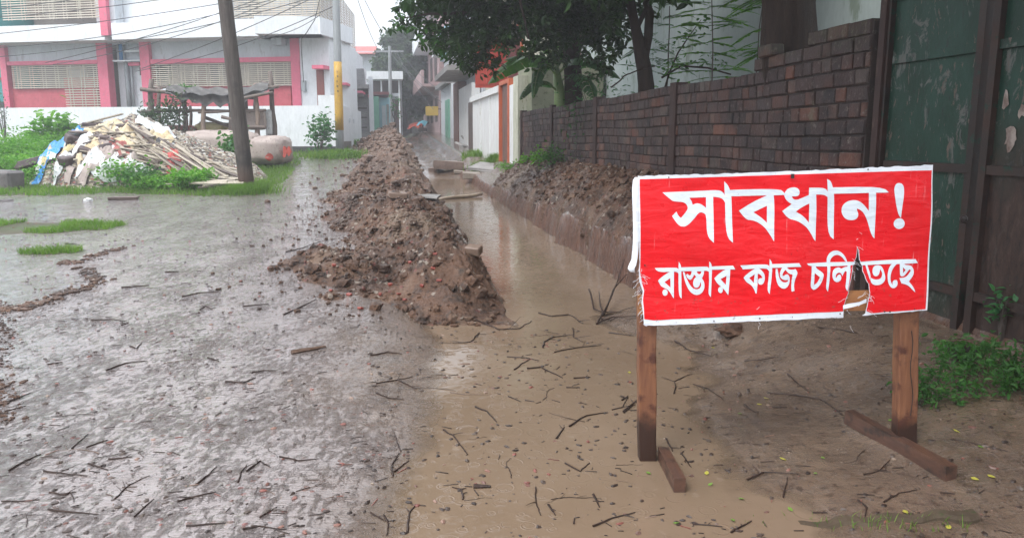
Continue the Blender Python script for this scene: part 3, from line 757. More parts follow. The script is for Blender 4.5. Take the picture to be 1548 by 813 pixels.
# ------------------------------------------------------------ green iron gate
def mat_gate(lz=0.):
    t = NT('peeling_green_paint'); v = t.coord((1.5,1.5,.8)); z = t.sep()[2]
    c = t.mix(t.remap(t.noise(3, 5, .6, v), .35, .65), (.007,.028,.017), (.015,.048,.034))
    n1 = t.noise(5.5, 7, .72, v, .8); n2 = t.noise(13, 6, .7, t.coord((2,2,.7)), .5)
    low = t.remap(t.math('ADD', z, t.math('MULTIPLY', t.noise(1.7, 4, .6, v), .9)), 1.45+lz, 1.95+lz, 1., 0.)
    c = t.mix(low, c, t.mix(t.remap(n2, .4, .6), (.028,.017,.014), (.05,.03,.024)))
    peel = t.remap(n1, .57, .62); c = t.mix(t.math('MULTIPLY', peel, t.math('SUBTRACT', 1., t.math('MULTIPLY', low, .85))), c, (.095,.098,.09))
    peel2 = t.remap(n2, .60, .635); c = t.mix(t.math('MULTIPLY', peel2, t.math('SUBTRACT', 1., t.math('MULTIPLY', low, .8))), c, (.11,.085,.07))
    gr = t.remap(n2, .36, .42, 1., 0.); c = t.mix(t.math('MULTIPLY', gr, .6), c, (.012,.012,.012))
    t.bsdf(c, t.remap(n2, .3, .7, .32, .6), t.bump(t.math('ADD', n1, t.math('MULTIPLY', t.noise(40, 4), .3)), .7, .006), .25)
    return t.m
def mat_poster():
    t = NT('torn_paper_scraps'); n1 = t.noise(9, 6, .7, t.coord((1,1,.6)))
    c = t.mix(t.remap(n1, .45, .6), (.30,.25,.22), (.12,.075,.06))
    t.bsdf(c, .6, t.bump(n1, .8, .004), .4); return t.m
M_gate = mat_gate(.15); M_gateg = mat_gate(-.75); M_scrap = mat_poster()
M_iron = surf('rusty_dark_iron', (.022,.018,.017), (.05,.028,.022), 4, .5, (.012,.035,.025), 40, .003, spec=.25)
gate = thing('iron_gate', 'tall double iron gate in peeling dark green paint gone brown with rust below', 'gate', wpt(4.3, 0, .22))
GO = -.06
def gb(Ya, Yb, d0, d1, z0, z1): 
    m = MB(); m.obox(wpt(max(Ya, Yb)), Vector((K, -1, 0)).normalized(), nn_, 0, abs(Ya-Yb)*UL, d0, d1, z0, z1); return m
def leaf(Ya, Yb, label):
    lf = gb(Ya-.01, Yb+.04, GO-.03, GO-.01, .25, 3.3); o = part('gate_leaf', lf, M_gateg if Ya > 5 else M_gate, gate); o['label'] = label
    for (a, b, z0, z1) in ((Ya, Ya-(.02 if Ya > 5 else .05), .22, 3.34), (Yb+.05, Yb, .22, 3.34)):
        part('stile', gb(a, b, GO-.03, GO+.025, z0, z1), M_iron, o)
    for z in (.24, .50, 1.20, 1.86, 2.25, 3.28):
        part('rail', gb(Ya-.05, Yb+.05, GO-.03, GO+(.02 if z != 1.86 else .012), z, z+(.05 if z != 2.25 else .06)), M_iron if z < 1.8 else M_gate, o)
    return o
lf1 = leaf(5.18, 4.36, 'green leaf with pale peeling patches'); lf2 = leaf(4.31, 3.2, 'rust brown leaf with torn paper scraps'); leaf(3.17, 2.0, 'dark brown leaf')
part('gate_post', gb(5.25, 5.19, -.12, -.02, .1, 3.4), M_pil, gate)
part('gate_post', gb(1.97, 1.8, -.12, .05, .0, 3.4), M_pil, gate)
for Yh, z in ((4.34, 2.22), (4.34, .95)):
    m = MB(); p = wpt(Yh, .0, z); m.lump(p, .05 if z > 2 else .03, 2, .08, (.6, 1, .8)); part('lock_plate', m, M_iron, gate)
# torn paper scraps stuck to the right leaf
for i in range(14):
    Yc = random.uniform(3.55, 4.2); z = random.choice([1.32, 1.4, 1.5, 1.55, 1.08])+random.uniform(-.05, .05); m = MB(); nq = 11; pts = []
    rx = random.uniform(.02, .06); rz = random.uniform(.05, .13) if z > 1.2 else .02
    if z < 1.2: rx = .12
    for k in range(nq):
        a = 6.283*k/nq; r = random.uniform(.45, 1.1); pts.append(wpt(Yc+math.cos(a)*rx*r, GO+.003-.012+.0012*i*.1+.003, z+math.sin(a)*rz*r))
    c0 = sum(pts, Vector())/nq; m.v = [tuple(c0+nn_*.004)]+[tuple(p) for p in pts]; m.f = [(0, 1+k, 1+(k+1) % nq) for k in range(nq)]
    part('paper_scrap', m, M_scrap, lf2, fix=False)
mb = MB(); c = wpt(3.98, GO-.002, 1.32)
M_teal = surf('teal_paper', (.03,.16,.19), (.05,.2,.22), 20, .6)
pts = [wpt(4.0+q[0], GO+.002, 1.33+q[1]) for q in ((-.02,-.06),(.012,-.05),(.02,.0),(.005,.05),(-.008,.09),(-.022,.03))]
mb.v = [tuple(p) for p in pts]; mb.f = [tuple(range(6))]; part('paper_scrap', mb, M_teal, lf2, fix=False)
# red brick threshold at the foot of the gate, half buried
mb = MB(); mb.beam(wpt(4.95, .09, .26), wpt(4.15, .09, .235), .1, .07, jit=.006)
M_redstep = surf('worn_red_cement', (.28,.07,.035), (.2,.055,.03), 8, .5, (.1,.06,.045))
solo('threshold', mb, M_redstep, 'half buried red threshold strip at the foot of the green iron gate', 'threshold')

# concrete edge strip at the bottom of the picture and the crack line behind it
def strip(p, q, w_, h_, name, label, cat, m, up=.0):
    a = at(*p); b = at(*q); n_ = 40; mbx = MB(); d = (b-a); d.z = 0; d.normalize(); s_ = Vector((-d.y, d.x, 0)); prev = None; rr = []
    for i in range(n_+1):
        t_ = i/n_; c = a.lerp(b, t_); g = float(ground_h(c.x, c.y)); wv = w_*(1+.2*math.sin(i*.33+1)); hh = g+h_*(.8+.35*math.sin(i*.21)+.05*math.sin(i*1.9)); 
        c = c + s_*.012*math.sin(i*.8)
        rr.append([c-s_*wv/2+Vector((0,0,g-.08-c.z)), c-s_*wv/2*.9+Vector((0,0,hh-.012-c.z)), c-s_*wv/2*.6+Vector((0,0,hh-c.z)), c+s_*wv/2*.7+Vector((0,0,hh-c.z)), c+s_*wv/2+Vector((0,0,g-.08-c.z))])
    for r_ in rr: mbx.v += [tuple(x_) for x_ in r_]
    for i in range(n_):
        for k in range(4): mbx.f.append((i*5+k, i*5+k+1, (i+1)*5+k+1, (i+1)*5+k))
    return solo(name, mbx, m, label, cat)
M_conc = surf('mossy_wet_concrete', (.07,.052,.036), (.10,.075,.052), 6, .8, (.05,.06,.025), 60, .006, spec=.1)
strip((1120,808), (1475,785), .06, .02, 'concrete_kerb', 'broken mossy concrete edging sunk in the mud at the very front', 'kerb', M_conc)
# ------------------------------------------------------------ white and pink house on the left
M_white = surf('white_wall_paint', (.82,.85,.88), (.76,.79,.82), 1.2, .7, (.70,.73,.75), 14, .001, stretch=(1,1,.35), bs=.2)
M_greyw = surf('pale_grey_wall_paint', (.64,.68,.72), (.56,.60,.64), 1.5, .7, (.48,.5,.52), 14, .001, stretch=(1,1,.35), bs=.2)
M_pink = surf('pink_paint', (.78,.17,.26), (.70,.15,.23), 2, .6, (.6,.2,.26), 14, .001, bs=.2)
M_rose = surf('rose_wall_paint', (.62,.13,.16), (.55,.10,.13), 2, .65, (.45,.12,.13), 10, .001, bs=.2)
M_redw = surf('red_wall_paint', (.60,.05,.06), (.5,.04,.05), 2, .6)
M_cream = surf('cream_metal_bars', (.66,.60,.50), (.58,.52,.44), 5, .5)
M_dark = surf('dark_interior', (.08,.06,.055), (.12,.08,.07), 1, .7)
M_curt = surf('brown_curtain', (.26,.19,.15), (.16,.11,.09), 2, .8, stretch=(6,6,.4))
M_blackp = surf('black_plinth_paint', (.03,.032,.035), (.05,.05,.052), 3, .5)
M_pipe = surf('grey_plastic_pipe', (.42,.46,.48), (.36,.4,.42), 3, .4)
M_blue = surf('blue_plastic_pipe', (.05,.25,.55), (.04,.2,.45), 3, .4)
M_door = surf('brown_red_door', (.28,.09,.075), (.22,.07,.06), 3, .5, stretch=(4,4,1))
M_teal2 = surf('teal_wall_paint', (.05,.36,.36), (.04,.3,.31), 1.5, .7, (.07,.28,.28), 14, .001, bs=.2)
M_glass = surf('dark_window_glass', (.03,.035,.04), (.06,.065,.07), 2, .15)

uF = Vector((.982, -.188, 0)).normalized(); nF = Vector((-.188, -.982, 0)).normalized()
OF = P(500, 160, 28.6); OF.z = 0
def fuz(px, py, d=0):
    r = ray(px, py); o = Vector((0,0,HC)); q = OF+nF*d
    t = (q-o).dot(nF)/r.dot(nF); p = o+r*t
    return (p-OF).dot(uF), p.z
def fb(mb, px0, px1, py0, py1, d0, d1, dref=None):
    """box seen between photo columns px0..px1 and rows py0 (top)..py1 when its front is at depth d1"""
    dr = d1 if dref is None else dref; pm = (py0+py1)/2; xm = (px0+px1)/2
    ua = fuz(px0, pm, dr)[0]; ub = fuz(px1, pm, dr)[0]; zt = fuz(xm, py0, dr)[1]; zb_ = fuz(xm, py1, dr)[1]
    mb.obox(OF, uF, nF, ua, ub, d0, d1, zb_, zt); return ua, ub, zb_, zt
H_ = thing('house', 'two storey white house with pink trim and barred verandahs behind the white compound wall', 'house', (OF.x-6, OF.y+1.2, .8))
UE = fuz(500, 150)[0]; UW = fuz(4, 150)[0]
ZS = fuz(450, 53, .9)[1]; ZB = fuz(300, 31, .9)[1]; ZG = .75; ZR = 8.4
sideU = Vector((.084, -.9965, 0))  # pointing back towards us along the lane side
# body: back walls of the verandahs and the solid wall pieces
mb = MB()
mb.obox(OF, uF, nF, UW, UE-3.6, -9, -2.0, ZG, ZR)
mb.obox(OF, uF, nF, UE-3.6, UE-.35, -3.4, -2.0, ZG, ZS-.004); mb.obox(OF, uF, nF, UE-3.6, UE-1.9, -2.3, -2.0, ZS+.3, ZR-.002)
c1 = fuz(450, 110)[0]; c0 = fuz(163, 110)[0]; c2 = fuz(214, 110)[0]; c3 = fuz(10, 110)[0]
mb.obox(OF, uF, nF, c1, UE, -2.0, 0, ZG, ZS)                                     # wall with the door at the corner
mb.obox(OF, uF, nF, fuz(164, 110)[0], c2, -2.0, -.55, ZG, ZS)                    # recessed piece with pipes
ub0, ub1 = fuz(171, 20, .25)[0], fuz(352, 20, .25)[0]
mb.obox(OF, uF, nF, fuz(152, 20)[0], ub1, -2.0, .25, ZS+.012, ZR)                # upper solid wall
wm = part('wall', mb, M_white, H_)
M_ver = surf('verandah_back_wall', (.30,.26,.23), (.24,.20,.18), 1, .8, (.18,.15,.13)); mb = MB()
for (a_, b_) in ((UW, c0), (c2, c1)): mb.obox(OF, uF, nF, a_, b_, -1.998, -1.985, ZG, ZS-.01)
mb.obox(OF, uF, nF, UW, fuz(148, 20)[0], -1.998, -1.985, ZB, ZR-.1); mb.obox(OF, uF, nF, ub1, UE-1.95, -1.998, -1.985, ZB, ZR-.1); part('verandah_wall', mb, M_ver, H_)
mb = MB(); mb.obox(OF, uF, nF, UW-.2, UE-.3, -3.6, 1.15, ZR+.002, ZR+.18); mb.obox(OF, uF, nF, UW-.2, UE-2.8, -9.2, -3.61, ZR+.002, ZR+.18); mb.obox(OF, uF, nF, UW-.2, UE+.2, .95, 1.1, ZR+.182, ZR+.9); part('roof', mb, M_white, H_)
# floor slab + parapet band (white)
mb = MB(); mb.obox(OF, uF, nF, UW-.1, fuz(157, 42, .9)[0], -1.99, .9, ZS, ZB); part('balcony_band', mb, M_white, H_)
mb = MB(); UB = fuz(484, 40, .9)[0]
mb.obox(OF, uF, nF, fuz(168, 42, .9)[0], UB, -1.99, .9, ZS-.0, ZB+.0); part('balcony_band', mb, M_white, H_)
# walls under the slab, above the pink beams, set back a little
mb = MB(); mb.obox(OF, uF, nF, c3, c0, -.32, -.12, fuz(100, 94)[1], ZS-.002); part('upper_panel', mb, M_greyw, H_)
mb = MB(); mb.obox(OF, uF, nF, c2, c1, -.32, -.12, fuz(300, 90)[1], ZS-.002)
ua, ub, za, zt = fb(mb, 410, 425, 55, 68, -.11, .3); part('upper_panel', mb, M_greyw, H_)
# pink frame
for (a, b, y0, y1) in ((1,10,56,163),(148,163,56,163),(213,227,56,163),(440,453,54,163),(10,148,92,98),(227,440,88,95),(196,213,95,100)):
    mb = MB(); fb(mb, a, b, y0, y1, -.30, .06 if a != 196 else -.40); part('pink_trim', mb, M_pink, H_)
mb = MB(); fb(mb, 148, 159, -60, 54, .3, .93); part('pink_trim', mb, M_pink, H_)
mb = MB(); fb(mb, 160, 172, -60, 56, .3, .75); part('grey_column', mb, M_greyw, H_)
# low walls behind grilles
for (a, b, y0, m_) in ((10, 148, 134, M_rose), (227, 440, 130, M_rose)):
    mb = MB(); fb(mb, a, b, y0, 165, -.28, -.13); part('low_wall', mb, m_, H_)
mb = MB(); fb(mb, 98, 148, 118, 164, -1.6, -1.5, -1.5); part('low_wall', mb, M_redw, H_)
# grilles
def grille(pxa, pxb, pya, pyb, d, nb, nv, name='grille', side=None):
    m = MB(); ua, za = fuz(pxa, pya, d); ub, zc = fuz(pxb, (pya), d); zlo = fuz((pxa+pxb)/2, pyb, d)[1]; zhi = fuz((pxa+pxb)/2, pya, d)[1]
    for i in range(nb):
        z = lerp(zlo, zhi, (i+.5)/nb); m.obox(OF, uF, nF, ua, ub, d-.012, d+.012, z-.019, z+.019)
    for i in range(nv):
        u0 = lerp(ua, ub, (i+.5)/nv)
        for q in (-.07, .07): m.obox(OF, uF, nF, u0+q-.012, u0+q+.012, d-.028, d-.0125, zlo, zhi)
    return part(name, m, M_cream, H_)
grille(17, 152, 98, 134, -.02, 12, 7); grille(228, 441, 95, 131, -.02, 12, 11)
grille(98, 152, 134, 164, -.04, 8, 3)
grille(0, 149, -14, 30, .55, 12, 7); 
g_ = grille(352, 484, -14, 30, .82, 13, 8)
# windows and things seen inside the verandahs
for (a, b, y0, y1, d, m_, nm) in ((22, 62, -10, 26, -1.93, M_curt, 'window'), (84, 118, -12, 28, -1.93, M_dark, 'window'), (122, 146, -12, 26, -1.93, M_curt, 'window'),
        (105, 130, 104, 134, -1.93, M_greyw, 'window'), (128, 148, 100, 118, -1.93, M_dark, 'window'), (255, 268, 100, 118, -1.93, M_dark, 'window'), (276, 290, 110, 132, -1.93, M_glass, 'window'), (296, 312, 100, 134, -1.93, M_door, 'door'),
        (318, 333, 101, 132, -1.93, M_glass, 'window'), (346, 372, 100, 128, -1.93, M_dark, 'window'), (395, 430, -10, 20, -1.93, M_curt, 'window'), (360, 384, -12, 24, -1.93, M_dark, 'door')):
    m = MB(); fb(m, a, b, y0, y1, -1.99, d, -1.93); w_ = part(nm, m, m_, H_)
    m2 = MB(); ua, za = fuz(a, y1, -1.93); ub, zt = fuz(b, y0, -1.93)
    m2.obox(OF, uF, nF, ua-.05, ua, -1.98, -1.90, za, zt); m2.obox(OF, uF, nF, ub, ub+.05, -1.98, -1.90, za, zt); m2.obox(OF, uF, nF, ua-.05, ub+.05, -1.98, -1.90, zt, zt+.05)
    part('frame', m2, M_cream, w_)
# door at the corner with its little pink canopy
m = MB(); fb(m, 479, 490, 106, 165, -.1, .03); d_ = part('door', m, M_door, H_)
m = MB(); fb(m, 476, 493, 99.5, 105, .02, .55, .3); part('canopy', m, M_pink, H_)
# pipes in the recess
for (a, y0, y1, r, m_, nm) in ((181, 56, 92, .09, M_blue, 'water_pipe'), (190, 92, 164, .085, M_pipe, 'drain_pipe'), (197, 92, 164, .05, M_pipe, 'drain_pipe'), (185, 60, 164, .04, M_pipe, 'drain_pipe')):
    m = MB(); u0, zt = fuz(a, y0, -.4); zb2 = fuz(a, y1, -.4)[1]; q = OF+uF*u0+nF*(-.42); m.tube([(q.x, q.y, zt), (q.x, q.y, zb2)], r, 10); part(nm, m, m_, H_, smooth=True)
m = MB(); fb(m, 170, 214, 91, 93, -.5, -.1); part('ledge', m, M_white, H_)
m = MB(); fb(m, 188, 213, 76, 79, -.5, -.2); part('ledge', m, M_white, H_)
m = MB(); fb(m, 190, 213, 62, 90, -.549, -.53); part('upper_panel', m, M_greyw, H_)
m = MB(); fb(m, 213-2, 218, 102, 114, -.549, -.3); part('vent', m, M_dark, H_)
m = MB(); fb(m, 456, 461, 122, 138, 0, .12); part('meter_box', m, M_pipe, H_)
# lane side of the upper floor: band, grille, side wall
SO = OF + uF*UB + nF*.9; SO.z = 0; sD = Vector((-.084, .9965, 0)).normalized(); sN = Vector((.9965, .084, 0)).normalized()
mb = MB(); mb.obox(SO, sD, sN, .02, 14, -2.2, 0, ZS, ZB); part('balcony_band', mb, M_white, H_)
mb = MB()
for i in range(16):
    z = ZB+.08+i*.105; mb.obox(SO, sD, sN, 0, 11, -.05, -.02, z-.018, z+.018)
for i in range(12): mb.obox(SO, sD, sN, i+.3, i+.325, -.08, -.052, ZB, ZB+1.75)
part('grille', mb, M_cream, H_)
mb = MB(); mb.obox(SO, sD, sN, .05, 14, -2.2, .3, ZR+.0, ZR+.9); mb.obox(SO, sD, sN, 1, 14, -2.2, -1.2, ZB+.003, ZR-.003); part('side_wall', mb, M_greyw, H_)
mb = MB(); SW = OF+uF*UE; mb.obox(SW, sD, sN, .4, 13.5, -.8, -.02, ZG, ZS-.003); part('side_wall', mb, M_white, H_)
for (q0, q1, za, zt, m_) in ((1.0, 1.9, 1.0, 3.2, M_door), (3.2, 4.0, 1.0, 3.1, M_door), (6.2, 7.4, 1.9, 3.2, M_dark), (9.4, 10.6, 1.9, 3.2, M_dark)):
    m = MB(); m.obox(SW, sD, sN, q0, q1, -.03, .02, za, zt); part('door' if m_ == M_door else 'window', m, m_, H_)
    m = MB(); m.obox(SW, sD, sN, q0-.15, q1+.15, .0, .5, zt+.1, zt+.18); part('canopy', m, M_pink, H_)

# teal house at the left edge
T_ = thing('house', 'teal painted house showing at the far left edge beside the white one', 'house', (OF.x-24, OF.y+8, .8))
mb = MB(); mb.obox(OF, uF, nF, UW-7, UW-.25, -8, -.4, ZG, 7.5); part('wall', mb, M_teal2, T_)
for y0, y1, m_ in ((60, 88, M_glass), (118, 122, M_door), (155, 163, M_blackp)):
    m = MB(); fb(m, -60, 1 if y0 < 100 else 14, y0, y1, -.42, -.33, -.4); part('window' if y0 < 100 else 'trim', m, m_, T_)

# ------------------------------------------------------------ white compound wall with black plinth
CA = P(508, 231, 26.0); CB = P(0, 238, 28.2); CA.z = CB.z = 0
CB = CA + (CB-CA)*1.5
cu = (CA-CB).normalized(); cn = Vector((cu.y, -cu.x, 0)); Lc = (CA-CB).length
CW = thing('compound_wall', 'white painted compound wall with a black plinth in front of the pink and white house', 'wall', (CA.x-6, CA.y+1, .85))
ZT = 2.42
mb = MB(); mb.obox(CB, cu, cn, 0, Lc, -.2, 0, 1.1, ZT); part('wall_face', mb, M_white, CW)
mb = MB(); mb.obox(CB, cu, cn, 0, Lc+.03, -.22, .03, .4, 1.1); part('plinth', mb, M_blackp, CW)
mb = MB(); mb.obox(CA, cu, cn, -.55, .02, -.5, .02, 1.1, 2.75); part('gate_pillar', mb, M_white, CW)
d2 = (P(547, 213, 34.7)-CA); d2.z = 0; L2 = d2.length; d2.normalize(); n2 = Vector((d2.y, -d2.x, 0))
mb = MB(); mb.obox(CA, d2, n2, .03, L2, -.2, 0, 1.25, 2.5); part('wall_face', mb, M_white, CW)
mb = MB(); mb.obox(CA, d2, n2, .04, L2, -.22, .03, .4, 1.25)
M_plg = surf('stained_plinth', (.16,.14,.12), (.24,.22,.2), 3, .7, (.09,.08,.07)); part('plinth', mb, M_plg, CW)
mb = MB(); mb.obox(CA, d2, n2, 4, 6.5, -.0, .03, 1.95, 2.1); part('moulding', mb, M_greyw, CW)

# ------------------------------------------------------------ poles
def mat_pole():
    t = NT('weathered_grey_pole'); v = t.coord((8,8,.8)); n = t.noise(3, 6, .7, v)
    c = t.mix(t.remap(n, .35, .65), (.055,.044,.038), (.11,.094,.082)); c = t.mix(t.remap(t.noise(2, 5, .6), .52, .62), c, (.045,.04,.036))
    z = t.sep()[2]; c = t.mix(t.math('MULTIPLY', t.remap(z, .95, .45), .7), c, (.12,.055,.035))
    t.bsdf(c, .5, t.bump(n, .6, .01), .2); return t.m
M_pole = mat_pole()
pb = at(374, 289); 
a = P(340, 0, pb.y-.15)
dz = (a-Vector((pb.x, pb.y, pb.z))).normalized(); top = Vector(pb)+dz*(7.4/dz.z)
mb = MB(); N = 16; mb.tube([Vector(pb)-dz*.2+dz*(7.6/dz.z)*i/N for i in range(N+1)], [lerp(.142, .10, i/N) for i in range(N+1)], 20)
up1 = thing('utility_pole', 'tall dark leaning utility pole standing in grass beside the rubbish heap', 'pole', tuple(pb))
part('pole_shaft', mb, M_pole, up1, smooth=True)
mb = MB(); mb.beam(top-dz*.5+Vector((-.6,0,0)), top-dz*.5+Vector((.6,0,0)), .08, .08); part('crossarm', mb, M_pole, up1)
M_ins = surf('white_porcelain', (.7,.7,.68), (.6,.6,.58), 5, .3)
for q in (-.5, -.2, .2, .5):
    mb = MB(); c = top-dz*.46+Vector((q, 0, 0)); mb.tube([c, c+Vector((0,0,.06)), c+Vector((0,0,.12))], [.03, .045, .02], 10); part('insulator', mb, M_ins, up1)
POLE1 = top
p2 = at(515, 240); p2 = Vector((P(514, 231, 25.2).x, 25.2, float(road_h(25.2))-.05))
t2 = P(508, 0, 25.2); 
M_pgrey = surf('grey_concrete_pole', (.34,.36,.37), (.27,.29,.3), 3, .6, stretch=(6,6,1)); M_yel = surf('yellow_pole_paint', (.62,.36,.04), (.5,.3,.05), 5, .5, (.15,.1,.06), stretch=(4,4,1.5))
dz2 = (t2-p2).normalized(); top2 = p2+dz2*(7.3/dz2.z)
up2 = thing('utility_pole', 'slim grey concrete utility pole with a yellow painted band at the compound corner', 'pole', tuple(p2))
mb = MB(); mb.tube([p2+dz2*(q/dz2.z) for q in (-.2, 1, 2, 3, 4, 5.5, 7.3)], [.135,.13,.125,.12,.115,.105,.095], 16); part('pole_shaft', mb, M_pgrey, up2, smooth=True)
zy0, zy1 = P(514, 197, 25.2).z, P(511, 94, 25.2).z
mb = MB(); mb.tube([p2+dz2*((zy0+(zy1-zy0)*q/4-p2.z)/dz2.z) for q in range(5)], [.137,.135,.132,.128,.126], 16); part('yellow_band', mb, M_yel, up2, smooth=True)
M_blk = surf('black_stencil', (.04,.035,.03), (.06,.05,.04), 5, .6)
mb = MB()
for i in range(9):
    q = p2+dz2*((lerp(zy1-.25, zy0+.4, i/8)-p2.z)/dz2.z); mb.box(q.x-.045+.015*math.sin(i*2), q.x+.04+.01*math.cos(i*3), q.y-.150, q.y-.138, q.z-.03, q.z+.03+.02*math.sin(i))
M_stain = surf('dark_smudge', (.2,.13,.03), (.12,.08,.03), 9, .6); 
mb = MB()
for i in range(5):
    mb = MB(); q = p2+dz2*((lerp(zy1-.3, zy1-.9, i/4)-p2.z)/dz2.z); mb.lump((q.x+.01*math.sin(i*2), q.y-.128, q.z), .03, 2, .2, (1,.35,1.2))
    part('flaked_mark', mb, M_stain, up2)

# ------------------------------------------------------------ overhead cables
M_cab = surf('black_cable', (.035,.035,.038), (.05,.05,.052), 5, .5)
def cable(a, b, sag, r, label, group):
    mb = MB(); a = Vector(a); b = Vector(b); n_ = 28
    mb.tube([a.lerp(b, i/n_)-Vector((0,0,sag*4*(i/n_)*(1-i/n_))) for i in range(n_+1)], r, 5)
    return solo('overhead_cable', mb, M_cab, label, 'cable', group)
hb = P(0, 51, 27.5)
cg = 'overhead cables at the left'
for (x0, y0, Y0_, y1, sag) in ((0,13,27.0,-62,.1), (0,26,27.0,-50,.2), (0,51,27.2,-26,.12), (0,72,27.2,-30,.35), (69,95,27.6,-46,.2), (80,98,27.6,-40,.35), (0,86,27.2,-14,.3), (214,104,27.6,-20,.12), (205,108,27.6,8,.25)):
    cable(P(508, y1, 25.2), P(x0, y0, Y0_), sag, .0125, 'thin dark overhead cable crossing the front of the pink and white house', cg)
for i, (a_, b_, lab) in enumerate([((top2+Vector((0,0,-.4))), P(330, 5, 14.5)+Vector((0,0,2.2)), 'cable spanning from the dark pole to the yellow banded pole'),
        (P(360, 55, 27.6), P(484, 23, 26.9), 'short cable stub running to the balcony corner')]):
    cable(a_, b_, .3, .011, lab, 'cables between the poles')
mb = MB(); pts = [P(483, 0, 27.3), P(476, 30, 27.3), P(462, 52, 27.6), P(456, 58, 27.9), P(456, 80, 28.3), P(458, 110, 28.3), P(459, 125, 28.3)]
mb.tube(pts, .014, 5); solo('overhead_cable', mb, M_cab, 'cable drooping from above down the wall to the meter box by the corner door', 'cable')
# ------------------------------------------------------------ buildings along the lane
M_stonew = surf('grey_block_wall', (.26,.25,.26), (.36,.35,.35), 3, .8, (.16,.15,.15), 12, .01, stretch=(1,1,2.5))
M_slab = surf('stained_concrete_slab', (.34,.33,.32), (.24,.23,.22), 3, .8, (.12,.115,.11))
M_mint = surf('mint_green_paint', (.22,.52,.38), (.18,.45,.33), 2, .6)
M_sky = surf('pale_cyan_paint', (.35,.62,.70), (.3,.55,.63), 2, .6)
M_pinkw = surf('faded_pink_wall', (.52,.36,.36), (.45,.32,.32), 2, .7, (.3,.25,.25))
M_mar = surf('maroon_paint', (.30,.09,.10), (.25,.08,.08), 3, .6)
M_gatew = surf('white_metal_gate', (.80,.82,.82), (.72,.73,.72), 1.5, .5, (.52,.48,.42), 16, .001, stretch=(3,3,.5), bs=.2)
M_brk2 = surf('old_red_brick', (.24,.12,.10), (.17,.10,.085), 9, .8, (.3,.2,.17), 14, .006, stretch=(1,1,3))
M_shut = surf('red_orange_shutter', (.48,.055,.03), (.38,.045,.028), 3, .45, (.3,.05,.04), stretch=(1,1,.4))
M_orange = surf('orange_red_frame', (.55,.13,.05), (.45,.10,.04), 3, .5)
M_lime = surf('limewashed_plaster', (.60,.60,.50), (.44,.45,.34), 4, .8, (.25,.27,.16), 14, .003, stretch=(2,2,.5))
M_brown = surf('brown_door_metal', (.17,.10,.085), (.13,.08,.07), 3, .5, stretch=(5,5,.4))
M_ypl = surf('yellow_signboard', (.75,.50,.08), (.68,.45,.07), 4, .5)
M_redt = surf('red_tarpaulin', (.62,.10,.05), (.5,.08,.05), 3, .5)
M_cyt = surf('cyan_tarpaulin', (.15,.5,.62), (.12,.42,.55), 3, .5)
M_roofr = surf('red_tin_roof', (.50,.12,.10), (.42,.10,.09), 3, .6)
uL = Vector((-K, 1, 0)).normalized(); nR = Vector((-uL.y, uL.x, 0)); 
def YS(px, s_):        # how far ahead photo column px meets the line s = const
    k = (px-CX)/F
    Y = s_/(k+K)
    return Y
def sw(mb, s_, Ya, Yb, d0, d1, z0, z1):
    """box on the right-hand frontage line s_, Ya (near) to Yb (far), sticking d1 towards the lane"""
    o = Vector((s_-K*Ya, Ya, 0)); mb.obox(o, uL, nR, 0, (Yb-Ya)*UL, d0, d1, z0, z1)
def zof(py, Y): return P(CX, py, Y).z

# white walled plot with gates, right after the brick wall
g1 = thing('gateway', 'white metal gate wall with orange edged brown door just beyond the brick wall', 'gate', (3.3-K*22, 22, .6))
YA, YB = 17.85, 27.0; S0 = 3.30
def yat(px, s_=S0): return YS(px, s_)
ya = yat(783); 
m = MB(); sw(m, S0, 17.75, 18.35, -.3, .10, .3, 2.75); part('gate_pillar', m, M_lime, g1)
m = MB(); sw(m, S0, 18.37, 19.2, -.3, .04, .3, 2.62); part('gate_pillar', m, M_gatew, g1)
m = MB(); sw(m, S0, 19.22, 19.42, -.2, .06, .3, 2.7); sw(m, S0, 20.65, 20.75, -.2, .06, .3, 2.7); sw(m, S0, 19.22, 20.75, -.2, .05, 2.702, 2.8); part('door_frame', m, M_orange, g1)
m = MB(); sw(m, S0, 19.43, 20.64, -.12, -.02, .6, 2.69); part('door', m, M_brown, g1)
for (a, b) in ((20.78, 22.6), (22.7, 24.6), (24.7, 26.7)):
    m = MB(); sw(m, S0, a, b, -.15, .0, .55, 2.55); part('gate_panel', m, M_gatew, g1)
m = MB(); sw(m, S0, 20.78, 26.9, -.2, .08, 2.553, 2.72); part('lintel', m, M_gatew, g1)
m = MB(); sw(m, S0, 22.61, 22.69, -.1, .04, .5, 2.55); part('stile', m, M_gatew, g1)
m = MB(); sw(m, S0, 24.61, 24.69, -.1, .04, .5, 2.55); part('stile', m, M_gatew, g1)
m = MB(); sw(m, S0, 26.75, 28.4, -.4, -.05, .5, 2.6); part('iron_strip', m, M_dark, g1)
# house with red shutters above
g2 = thing('house', 'house with open red shutters rising above the white gate wall', 'house', (4.2-K*23, 23, .7))
m = MB(); sw(m, 3.85, 18.6, 27.5, -6, 0, .6, 6.6); part('wall', m, M_lime, g2)
m = MB(); sw(m, 3.85, 17.9, 28.0, -6.3, .5, 6.602, 6.8); part('roof', m, M_slab, g2)
sY = YS(729, 3.85); 
for (a, b) in ((20.6, 22.6), (24.0, 25.6)):
    m = MB(); sw(m, 3.85, a, b, -.05, .06, 2.75, 4.3); w_ = part('window', m, M_orange, g2)
    m = MB(); sw(m, 3.85, a+.12, b-.12, .061, .07, 2.85, 4.2); part('pane', m, M_glass, w_)
